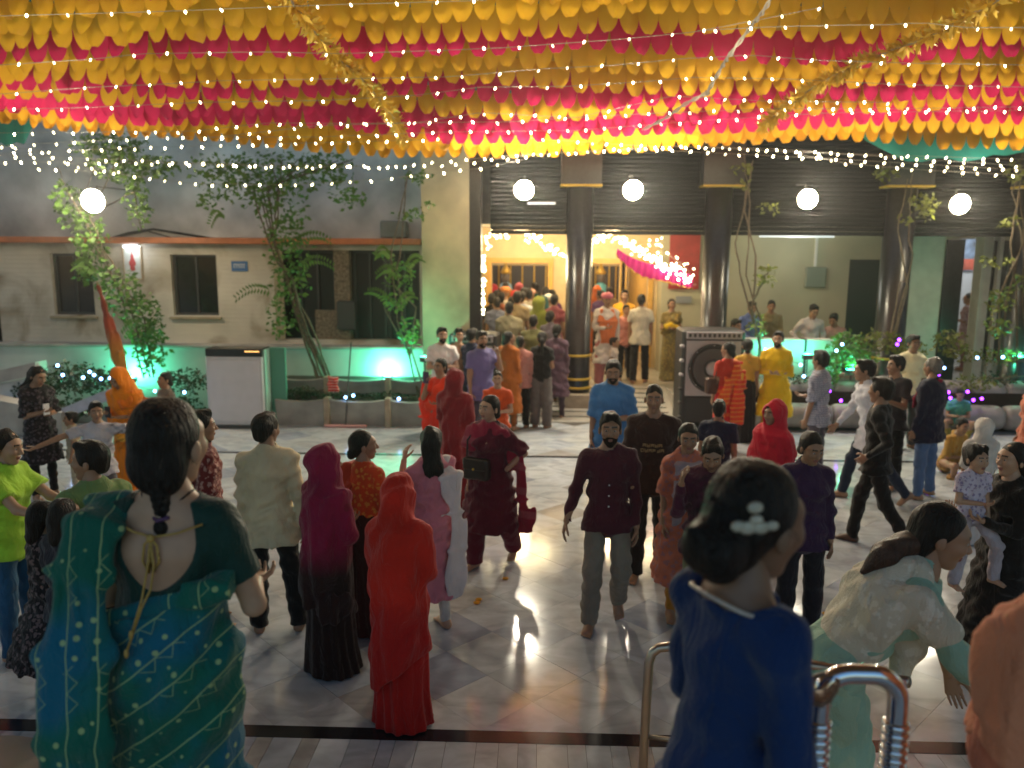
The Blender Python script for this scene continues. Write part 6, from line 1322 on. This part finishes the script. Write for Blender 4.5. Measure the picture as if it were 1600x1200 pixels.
_, J = person(945, 978, 1.71, -3, 'man in maroon shirt and khaki trousers striding towards the camera', GC, skin='mid', beard=1, legs=(((.05, .2, -1), (.04, -.05, -1)), ((.06, .12, -1), (-.02, -.75, -1))), arms=(((.32, -.05, -1), (.28, .25, -1)), ('down')), hair='short', top=('shirt', C((72, 22, 38)), 'long', -.13), bot=('trousers', C((128, 118, 105))), fat=.96)
bt = MB()
for k in range(7): c0 = J['A'](.44-.085*k)+J['v']*(.135-(.012 if k > 1 else .02*(2-k))); bt.ball(c0, .007, 8, 5)
bt.build('button_row', white_p, J['root']); 
person(1062, 958, 1.58, 5, 'woman in peach and grey printed kurta with mustard leggings', GC, fem=True, fat=1.12, skin='mid', arms=('down', 'clasp'), legs=('f2', 'stand'), hair='lowbun', hy=-10, hp=8, top=('kurta', C((190, 110, 85), 'floral', (150, 110, 120)), 'half', -.6, .07), bot=('leggings', C((190, 130, 40))), extra=(drape([(-.10, .12, -.1, .06, .016), (-.09, .15, .2, .07, .018), (-.07, .1, .45, .06, .022), (0, -.07, .53, .05, .025), (.07, .1, .45, .06, .022), (.09, .15, .2, .07, .018), (.1, .14, -.1, .06, .016)], C((150, 140, 150))),))
person(1098, 1012, 1.62, -12, 'man in dark maroon shirt covering his face with a raised hand', GC, skin='mid', arms=(((.25, .55, -.8), (-.1, .3, 1)), ((.2, .5, -.8), (-.55, .4, .8))), hair='short', hp=25, top=('shirt', C((72, 22, 48)), 'long', -.14), bot=('trousers', C((130, 135, 95))), fat=1.05)
person(1114, 835, 1.42, 160, 'boy with black hair and navy shirt behind the man covering his face', GC, hair='short', top=('tshirt', C((25, 30, 60)), 'short', -.14), bot=('trousers', black_c))
person(1196, 872, 1.52, -50, 'woman in crimson veil turned left in the middle of the courtyard', GC, fem=True, fat=1.2, arms=('clasp', 'clasp'), hair='crop', top=('blouse', C((190, 20, 45)), 'half', .1), bot=('skirt', C((170, 18, 40)), .22), extra=(veil(C((205, 22, 50)), hem=.6, w=.26),), hy=-10)
person(1243, 1000, 1.63, 0, 'woman in purple satin shirt looking down behind the woman in blue', GC, fem=True, hair='lowbun', hp=18, hy=15, arms=('down', 'down'), top=('shirt', C((52, 26, 62)), 'long', -.14), bot=('trousers', C((26, 22, 30))), skin='mid')
# --- right side
_, J = person(1130, 706, 1.62, 195, 'woman in red saree with gold border seen from behind at the loudspeaker', GC, fem=True, fat=1.08, arms=('clasp', 'down'), hair='lowbun', hy=30, top=('blouse', C((190, 50, 30)), 'short', .12), bot=('skirt', C((205, 30, 35), 'stripe', (215, 110, 40), .8), .2), extra=(pallu(C((215, 60, 35), 'stripe', (220, 150, 60), 2), -1), drape([(-.12, -.14, .42, .1, .02), (0, -.15, .2, .1, .02), (.14, -.16, -.05, .09, .02), (.16, -.17, -.35, .08, .018)], C((220, 80, 35), 'stripe', (225, 160, 60), 2), name='pallu_border')))
bag(J, (.22, -.02, .12), (.24, .1, .24), mat('brown_leather', (.07, .03, .018), rough=.4, bump=.2), 'brown handbag carried by the woman in red saree at the loudspeaker', lambda J: [J['Pv']+np.array(q) for q in ((.20, -.02, .22), (.2, -.01, .35), (.17, 0, .5), (.2, .04, .35), (.22, .03, .22))])
person(1160, 690, 1.60, 170, 'woman in yellow blouse and dark saree against the loudspeaker', GC, fem=True, hair='lowbun', top=('blouse', C((205, 160, 60)), 'short', .1), bot=('skirt', C((30, 26, 30)), .18), arms=('down', 'clasp'))
person(1206, 692, 1.72, -25, 'bearded man in bright yellow kurta beside the glowing planter box', GC, fat=1.08, beard=1, hair='short', skin='fair', arms=('clasp', 'clasp'), top=('kurta', C((225, 185, 20)), 'long', -.5, .09), bot=('trousers', C((200, 160, 30))))
person(1270, 752, 1.68, -130, 'young man in pale checked shirt looking at the flower bed', GC, hair='short', arms=('clasp', 'down'), hy=-20, top=('shirt', C((170, 172, 190), 'check', (60, 60, 90), 1.2), 'half', -.16), bot=('trousers', C((95, 90, 100))))
person(1355, 782, 1.74, -95, 'man in loose white shirt and dark jeans striding left, leaning forward', GC, lean=14, legs=(((.05, .45, -1), (.0, .2, -1)), ((.05, -.3, -1), (.05, -.75, -1))), arms=('swingf', 'swingb'), hair='short', top=('shirt', C((205, 205, 215)), 'long', -.26, .05), bot=('jeans', C((28, 40, 62))), hy=-10)
person(1358, 856, 1.73, -120, 'slim man dressed all in black with elbow bent out, striding left', GC, legs=(((.05, .32, -1), (.0, .12, -1)), ((.05, -.3, -1), (.05, -.7, -1))), arms=('down', 'elbow'), hair='short', top=('tshirt', C((14, 14, 17)), 'long', -.12), bot=('jeans', C((20, 18, 20))), fat=.95, hy=-20, shoes=mat('brown_sandal', (.08, .04, .025), rough=.5))
_, J = person(1384, 762, 1.66, -60, 'man holding a red and white toy between the walking men', GC, arms=('hold', 'hold'), hair='short', top=('tshirt', C((50, 45, 50)), 'short', -.12), bot=('trousers', black_c), hy=-20)
tb = empty('toy_ball', J['root'].location+Matrix.Rotation(rad(-60), 3, 'Z')@Vector((0, -.32, 1.13)), 'red and white striped ball held by the man between the walking men', 'ball')
MB().ball((0, 0, 0), .11, 16, 10).build('ball', C((200, 50, 35), 'stripe', (225, 215, 205), 6), tb, smooth=True)
person(1412, 700, 1.70, 10, 'man in cream kurta shirt facing the camera by the violet lights', GC, hair='short', skin='dark', arms=('back', 'down'), top=('shirt', C((225, 215, 175)), 'half', -.2, .04), bot=('trousers', C((60, 58, 60))))
person(1440, 778, 1.70, -140, 'older man in navy jacket with maroon scarf and faded jeans', GC, fat=1.18, hair='old', hair_mat=hair_grey, hy=-20, arms=('fwd', 'down'), legs=('wide', 'stand'), top=('shirt', C((22, 24, 50)), 'long', -.2, .03), bot=('jeans', C((85, 110, 150))), extra=(around_neck(C((150, 25, 60)), .25, .2, .055),), h=.0165)
person(0, 0, 1.25, -20, 'child in teal shirt sitting on the ground against the stone kerb', GC, pos=G(1493, 672, .06), pelvis=.14, legs=('squat', 'squat'), arms=('clasp', 'clasp'), hair='short', lean=12, hp=15, top=('tshirt', C((70, 140, 125)), 'short', -.06), bot=('trousers', C((130, 115, 50), 'floral', (170, 150, 60))))
person(0, 0, 1.45, 20, 'woman in golden brown saree sitting on the floor beside the white veil', GC, pos=G(1478, 738, .0), pelvis=.14, legs=('squat', 'squat'), arms=('clasp', 'clasp'), fem=True, hair='lowbun', lean=18, hp=10, top=('blouse', C((170, 130, 60)), 'half', .0), bot=('salwar', C((150, 110, 50))), extra=(around_neck(C((185, 140, 60)), .1, .1, .07),))
person(1518, 848, 1.28, 175, 'small person under a plain white veil behind the woman in black', GC, fem=True, hair=None, hair_mat=None, top=('blouse', white_c, 'half', .1), bot=('skirt', white_c, .18), extra=(veil(C((205, 200, 195)), hem=.6, w=.19, rx=.85),))
_, J = person(1548, 1036, 1.62, -80, 'woman in long black dress carrying a toddler at the right edge', GC, fem=True, hair='long', hscale=1, arms=('hold', 'hold'), skin='fair', fat=1.02, top=('kurta', C((22, 18, 16)), 'long', -.7, .1), bot=('skirt', C((20, 17, 16)), .2))
M_ = Matrix.Rotation(J['root'].rotation_euler[2], 3, 'Z')
person(0, 0, .98, 15, 'curly haired toddler in white printed shirt', GC, pos=J['root'].location+M_@Vector((.02, -.31, .98))-Vector((0, 0, .0)), pelvis=.18, legs=(((.4, .5, -1), (.1, -.1, -1)), ((.4, .6, -1), (.1, -.1, -1))), arms=('clasp', 'down'), hair='curly', hscale=1.32, skin='fair', top=('tshirt', C((205, 195, 215), 'floral', (110, 90, 140)), 'short', -.1), bot=('trousers', C((170, 160, 170))), h=.011)
person(1600, 790, 1.60, -95, 'person in salmon pink kurta cut by the right edge of the courtyard', GC, fem=True, hair='lowbun', top=('kurta', C((190, 110, 85)), 'half', -.6), bot=('leggings', C((170, 100, 90))))
person(1602, 962, 1.5, -110, 'person in dark red shirt at the right edge behind the woman in black', GC, hair='short', arms=('down', 'fwd'), top=('shirt', C((80, 20, 22)), 'short', -.15), bot=('trousers', black_c))

rp_ = random.Random(5)
for k, (px_, py_) in enumerate(((748, 938), (745, 943), (1290, 960), (1312, 972), (790, 905), (1322, 955))):
    o = tag(MB().lathe((0, 0, 0), [(.012, 0), (.026, .004), (.03, .012), (.02, .016)], 9).build('marigold_head', yel), ('marigold head fallen on the marble '+('beside the woman in pink kurta' if px_ < 800 else 'behind the bending woman in mint')+', '+('nearest the camera', 'just right of another', 'nearest the black dress', 'nearest the steel rail', 'alone on its slab', 'farthest of its three')[k]), 'flower', 'fallen marigolds')
    o.location = G(px_, py_, .001)
# ================================================================ THE FOUR NEAREST PEOPLE
# woman in teal bandhani saree, back to the camera
bpat = C((6, 94, 78), 'bandhani', (170, 190, 130)); bdia = C((6, 94, 78), 'bandhani_diag', (170, 190, 130)); bl_teal = C((4, 52, 44), rough=.55)
def near_saree(J):
    A, u, v, t, h = J['A'], J['u'], J['v'], J['t'], J['h']; Pv = J['Pv']
    # deep scooped blouse with short sleeves
    S = SDF(); J['torso'](S, .010, .16, .5); J['shoulders'](S, .009)
    for i in (0, 1): S.cap(J['shd'][i], J['shd'][i]+(J['el'][i]-J['shd'][i])*.66, .066, .062, k=.03, flat=True)
    S.plane(A(.165), -t); S.folds(.003, 3, 'shirt')
    S.ell(A(.475, -.15), (.13, .14, .215), k=.004, mode='s'); S.ell(A(.555, -.02), (.105, .10, .06), k=.006, mode='s')
    V, Q = S.surf(h); np_obj('blouse', V, Q, [bl_teal], J['root'])
    # saree wrapped round the hips and drawn up across the back to the left shoulder
    S = SDF(); S.loft([(Pv[2]+.29, .0, .005, .172, .132), (Pv[2]+.20, 0, .005, .185, .14), (Pv[2]+.02, 0, .015, .215, .165), (Pv[2]-.2, 0, 0, .215, .17), (.35, 0, 0, .21, .17), (.02, 0, 0, .25, .21)], pleat=.006, pn=9, seed=2)
    n_ = np.array([.34, 0, 1.0]); S.plane(A(.215), n_)
    S.folds(.012, 11, 'drape'); V, Q = S.surf(h); np_obj('saree_wrap', V, Q, [bdia], J['root'])
    f_ = SDF()    # rolled upper edge of the wrap
    f_.seg(A(.275, -.10)-u*.17, A(.16, -.115)+u*.16, (.02, .035), (.02, .03), v, t, k=.02); f_.seg(A(.275, -.1)-u*.17, A(.32, .05)-u*.165, (.02, .03), (.02, .03), v, t, k=.02); f_.folds(.004, 4, 'drape'); V, Q = f_.surf(h); np_obj('saree_edge', V, Q, [bpat], J['root'])
    # pallu over the left shoulder, falling straight down the back  (left shoulder = +u seen from behind is image left)
    S = SDF(); q = [(A(.10, .13)+u*-.02, .09, .02), (A(.3, .165)+u*.07, .09, .022), (A(.44, .10)+u*.145, .08, .026), (A(.495, .0)+u*.165, .074, .03), (A(.46, -.105)+u*.182, .076, .028), (A(.33, -.155)+u*.20, .082, .026), (A(.1, -.19)+u*.195, .088, .03), (Pv+u*.185-v*.235+np.array([0, 0, -.15]), .09, .03), (Pv+u*.17-v*.24+np.array([0, 0, -.6]), .10, .03)]
    for (c0, w0, t0), (c1, w1, t1) in zip(q, q[1:]):
        d = c1-c0; d /= np.linalg.norm(d); uu = u-d*(u@d); uu /= np.linalg.norm(uu); S.seg(c0, c1, (w0, t0), (w1, t1), uu, np.cross(d, uu), k=.03)
    for k in range(3): S.cap(A(.49, -.01)+u*(.115+.045*k), A(.30, -.18)+u*(.145+.05*k), .012, .014, k=.02); S.cap(A(.30, -.18)+u*(.13+.055*k), Pv+u*(.15+.065*k)-v*.27+np.array([0, 0, -.5]), .014, .02, k=.02)
    S.folds(.005, 21, 'skirt'); V, Q = S.surf(h); np_obj('pallu', V, Q, [bpat], J['root'])
    # back tie with its hanging cords
    cd = mat('gold_cord', (.42, .26, .06), rough=.5, bump=.5); b = -.112
    mb = MB(); yb = lambda z_: -.118+.02*(z_-.36)/.1
    mb.tube([A(.475, -.088)+u*.125, A(.45, -.112)+u*.06, A(.438, -.118), A(.452, -.112)-u*.07, A(.475, -.088)-u*.135], .0035, 6)
    K = A(.438, -.127); mb.ball(K, .012, 10, 8)
    for sx in (-1, 1): mb.tube([K, K+u*sx*.018-t*.02, K+u*sx*.024-t*.07, K+u*sx*.006-t*.105, K-t*.03], .004, 6)
    mb.tube([K, A(.35, -.136)+u*.006, A(.26, -.142)+u*.02, A(.17, -.175)+u*.035], .0035, 6); mb.tube([K, A(.36, -.134)-u*.012, A(.29, -.138)-u*.004, A(.23, -.15)+u*.02, A(.12, -.185)+u*.045], .0035, 6)
    mb.ball(A(.165, -.178)+u*.036, (.007, .007, .014), 8, 6); mb.ball(A(.112, -.188)+u*.046, (.007, .007, .014), 8, 6); mb.build('tie_cord', cd, J['root'], smooth=True)
    # short plait with a band, and a thin black neck thread
    hc, HR = J['hc'], J['HR']; S = SDF(); w_ = lambda x, y, z: hc+HR@np.array([x, y, z])
    for ph in (0, 2.094, 4.189):
        q_ = [w_(-.012+.017*math.sin(a_+ph)*(1-.03*a_), .108-.0025*a_+.011*math.sin(2*(a_+ph)), -.06-.0105*a_) for a_ in np.arange(0, 12.6, .45)]
        for a1_, b1_ in zip(q_, q_[1:]): S.cap(a1_, b1_, .0125, .0122, k=.002)
    S.ell(w_(-.012, .10, -.225), (.021, .019, .024), R=HR, k=.004); S.folds(.0015, 3, 'hair'); V, Q = S.surf(.005); np_obj('plait', V, Q, [hair_m], J['root'])
    MB().tube([w_(-.035, .098, -.195), w_(-.012, .118, -.197), (w_(.012, .098, -.195)), w_(-.012, .08, -.193), w_(-.035, .098, -.195)], .006, 8).build('hair_band', mat('purple_band', (.08, .03, .09), rough=.6), J['root'])
    mb = MB(); nb = J['nb']; mb.tube([nb+u*math.cos(a_)*.075+v*math.sin(a_)*.07+t*(.0+.02*math.cos(a_*2)) for a_ in np.linspace(math.pi, 2*math.pi, 12)], .003, 6); mb.build('neck_thread', black_g, J['root'])
hp_ = P(266, 1000, 2.08)
_, J = person(0, 0, 1.57, 181, 'woman in teal green bandhani saree with a plait and deep backed blouse', GH, pos=(hp_.x, 2.08, .94), fem=True, fat=1.10, skin='fair', hair='plain', arms=(((.34, .06, -1), (-.25, .8, -.1)), ((.3, .15, -1), (-.3, .8, 0))), hy=-8, side=-3, h=.0085, extra=(near_saree,), hscale=1.13)
J_saree = J
# woman in blue, hair clipped up, turned right
def near_blue(J):
    S = SDF(); A, u, v, t = J['A'], J['u'], J['v'], J['t']; J['torso'](S, .020, -.1, .5); J['shoulders'](S, .016)
    for i in (0, 1): S.cap(J['shd'][i], J['el'][i], .056, .052, k=.03); S.cap(J['el'][i], J['wr'][i], .050, .038, k=.02, flat=True)
    S.seg(A(0), A(-.5), (.165, .13), (.19, .16), u, v, k=.04, flat=True); S.ell(A(.54, -.015), (.118, .105, .062), k=.006, mode='s'); S.folds(.006, 8, 'shirt'); V, Q = S.surf(J['h']); np_obj('kurta', V, Q, [C((10, 44, 92))], J['root'])
    mb = MB(); pts = [A(.54, -.015)+u*math.cos(a_)*.113+v*math.sin(a_)*.103-t*(.034+.012*math.cos(a_*2)) for a_ in np.linspace(math.pi*.9, 2*math.pi*.93, 16)]
    mb.tube(pts, .005, 8); mb.build('neck_trim', mat('silver_trim', (.5, .42, .36), rough=.4, bump=.6), J['root'], smooth=True)
    hc, HR = J['hc'], J['HR']; w_ = lambda x, y, z: hc+HR@np.array([x, y, z])
    S = SDF(); S.ell(w_(.0, .13, -.045), (.078, .075, .075), R=HR, k=.0); S.cap(w_(-.03, .15, -.06), w_(-.05, .20, -.05), .03, .006, k=.03); S.cap(w_(.0, .17, -.03), w_(.0, .225, .0), .03, .006, k=.03); S.ell(w_(.0, .10, .03), (.07, .05, .06), R=HR, k=.03); S.cap(w_(0, .13, .0), w_(-.01, .165, .055), .022, .008, k=.02); S.cap(w_(0.02, .12, .01), w_(.02, .15, .07), .018, .006, k=.02); S.folds(.004, 7, 'hair'); V, Q = S.surf(.006); np_obj('hair_twist', V, Q, [hair_m], J['root'])
_, J = person(0, 0, 1.50, 118, 'woman in deep blue kurta with twisted up black hair and white hair clip', GH, pos=(P(1118, 1100, 1.55).x, 1.55, .99), lean=7, hscale=1.18, fem=True, fat=.74, skin='dark', hair='lowbun', arms=('down', 'clasp'), hy=8, hp=4, h=.008, extra=(near_blue,))

def world_of(J, p): s_ = J['root'].scale[0]; return J['root'].location+Matrix.Rotation(J['root'].rotation_euler[2], 3, 'Z')@Vector(np.array(p)*s_)
hc, HR = J['hc'], J['HR']; J_blue = J
# the clip is where it sits on the twist, on the side turned to the camera
pc = world_of(J, hc+HR@np.array([-.083, .128, .045])); hcl = empty('hair_clip', pc, 'pearly white flower shaped hair clip on the dark hair of the woman in blue', 'hair clip')
cm = mat('pearl_plastic', (.5, .46, .36), rough=.3, noise=.3, nscale=30)
hcl.rotation_euler = (0, 0, rad(14))
for k, (x_, z_, r_) in enumerate(((0, .022, .017), (-.034, -.012, .016), (-.014, -.016, .019), (.012, -.017, .018), (.034, -.014, .014), (0, .0, .014))): MB().ball((x_, -.012-.004*k/3, z_), (r_*.95, .008, r_*.68), 12, 8).build('petal', cm, hcl, smooth=True)
# woman in mint kurta bending down to the right, loose white dupatta, henna tinted ponytail
def near_mint(J):
    A, u, v, t, h = J['A'], J['u'], J['v'], J['t'], J['h']
    S = SDF(); J['torso'](S, .022, -.1, .5); J['shoulders'](S, .014)
    for i in (0, 1): S.cap(J['shd'][i], J['el'][i], .058, .058, k=.03); S.cap(J['el'][i], J['el'][i]+(J['wr'][i]-J['el'][i])*.3, .054, .05, k=.02, flat=True)
    P0 = J['Pv']; S.loft([(P0[2]+.03, 0, .02, .175, .14), (P0[2]-.25, 0, .01, .205, .18), (P0[2]-.62, 0, 0, .23, .21)], pleat=.014, pn=9, seed=4); S.ell(J['nb']+t*.03+v*.02, (.075, .08, .06), k=0, mode='s'); S.folds(.008, 5, 'shirt'); V, Q = S.surf(h); np_obj('kurta', V, Q, [C((150, 188, 168))], J['root'])
    S = SDF(); S.seg(A(.50, -.04), A(.34, -.05), (.125, .095), (.175, .13), u, v, k=.05); S.seg(A(.34, -.04), A(.14, -.02), (.165, .115), (.15, .115), u, v, k=.05); S.cap(J['shd'][0], J['shd'][0]+(J['el'][0]-J['shd'][0])*.45, .068, .072, k=.05); S.cap(A(.46, .08), A(.26, .17), .05, .065, k=.05); S.cap(A(.26, .17), A(.2, .18)-np.array([0, 0, .12]), .05, .035, k=.04); S.ell(J['nb']+t*.05+v*.03, (.08, .09, .07), k=0.01, mode='s')
    S.folds(.007, 15, 'drape'); S.folds(.012, 16, 'big'); V, Q = S.surf(h); np_obj('dupatta', V, Q, [C((205, 200, 180), 'floral', (222, 220, 205), .8)], J['root'])
    hc, HR = J['hc'], J['HR']; w_ = lambda x, y, z: hc+HR@np.array([x, y, z])
    S = SDF(); q_ = lambda y, z, x=0: hc+np.array([x, y, z]); S.cap(q_(.05, .0), q_(.12, -.045), .06, .05, k=.03); S.cap(q_(.12, -.045), q_(.20, -.10), .05, .058, k=.03); S.cap(q_(.20, -.10), q_(.27, -.21), .056, .02, k=.03); S.cap(q_(.2, -.08, -.02), q_(.29, -.16, -.03), .035, .01, k=.03); S.folds(.007, 3, 'hair'); V, Q = S.surf(.007); np_obj('ponytail', V, Q, [hair_brown], J['root'])
    MB().tube([J['wr'][0]+np.array([.03*math.cos(a_), 0, .03*math.sin(a_)]) for a_ in np.linspace(0, 6.28, 12)], .004, 6).build('bangle', gold, J['root'])
x0_ = P(1296, 1050, 2.86).x
person(0, 0, 1.56, 82, 'woman in mint kurta and white dupatta bending forward beside the steel handrail', GH, pos=(x0_, 2.86, .572), fem=True, fat=1.0, skin='mid', hair='plain', lean=38, hp=2, hy=-6, arms=(((.1, .55, -.85), (.0, .9, -.55)), ((.15, .7, -.9), (-.1, .3, -1))), bot=('salwar', C((160, 190, 165))), h=.0095, extra=(near_mint,))
# person in peach at the right border, only shoulder and arm inside the picture
def near_peach(J):
    A, u, v, t, h = J['A'], J['u'], J['v'], J['t'], J['h']
    S = SDF(); J['torso'](S, .022, -.1, .5); J['shoulders'](S, .020)
    for i in (0, 1): S.cap(J['shd'][i], J['el'][i], .072, .066, k=.03); S.cap(J['el'][i], J['wr'][i], .06, .04, k=.02, flat=True)
    S.seg(A(0), A(-.45), (.21, .16), (.25, .2), u, v, k=.04, flat=True); S.folds(.007, 5, 'shirt'); V, Q = S.surf(h); np_obj('kurta', V, Q, [C((205, 118, 88))], J['root'])
person(0, 0, 1.60, 195, 'person in peach veil and kurta cut by the right picture edge in the foreground', GH, pos=(P(1700, 1050, 1.65).x, 1.65, .84), fem=True, fat=1.15, hair=None, arms=('down', 'clasp'), h=.009, extra=(near_peach, veil(C((215, 135, 98)), hem=.95, w=.26, rx=1.08)))

# stray strands that catch the light round the two nearest heads
def strays(J, n_, seed):
    r_ = random.Random(seed); mb = MB(); hc, HR = J['hc'], J['HR']
    for _ in range(n_):
        a_ = r_.uniform(-1.2, 4.3); b_ = r_.uniform(-.5, 1.4); d = np.array([math.cos(a_)*math.cos(b_), abs(math.sin(a_))*math.cos(b_)*1.1+.02, math.sin(b_)]); p0 = np.array([0, .024, .036])+d*np.array([.088, .105, .095])*1.12
        q = [hc+HR@p0]; dr = d*.5+np.array([r_.gauss(0, .7), .5, r_.gauss(-.2, .5)])
        for k in range(4): dr = dr+np.array([r_.gauss(0, .35), r_.gauss(0, .3), -.25]); q.append(q[-1]+HR@(dr/np.linalg.norm(dr))*.014)
        mb.tube(q, .0007, 3, cap=False)
    mb.build('stray_hair', hair_m, J['root'], kind='stuff')
strays(J_saree, 90, 1); strays(J_blue, 110, 2)

# thin scattering volume added to give the lamps halos like lens glare
hz = bpy.data.materials.new('lamp_halo_haze'); hz.use_nodes = True; hn = hz.node_tree.nodes; hn.remove(hn['Principled BSDF'])
pv_ = hn.new('ShaderNodeVolumePrincipled'); pv_.inputs['Color'].default_value = (.95, .93, .9, 1); pv_.inputs['Density'].default_value = .0012; pv_.inputs['Anisotropy'].default_value = .84
hz.node_tree.links.new(pv_.outputs[0], hn['Material Output'].inputs['Volume'])
MB().box(-62, 62, -32, 82, -1.3, 8.2).build('haze', hz, kind='stuff')
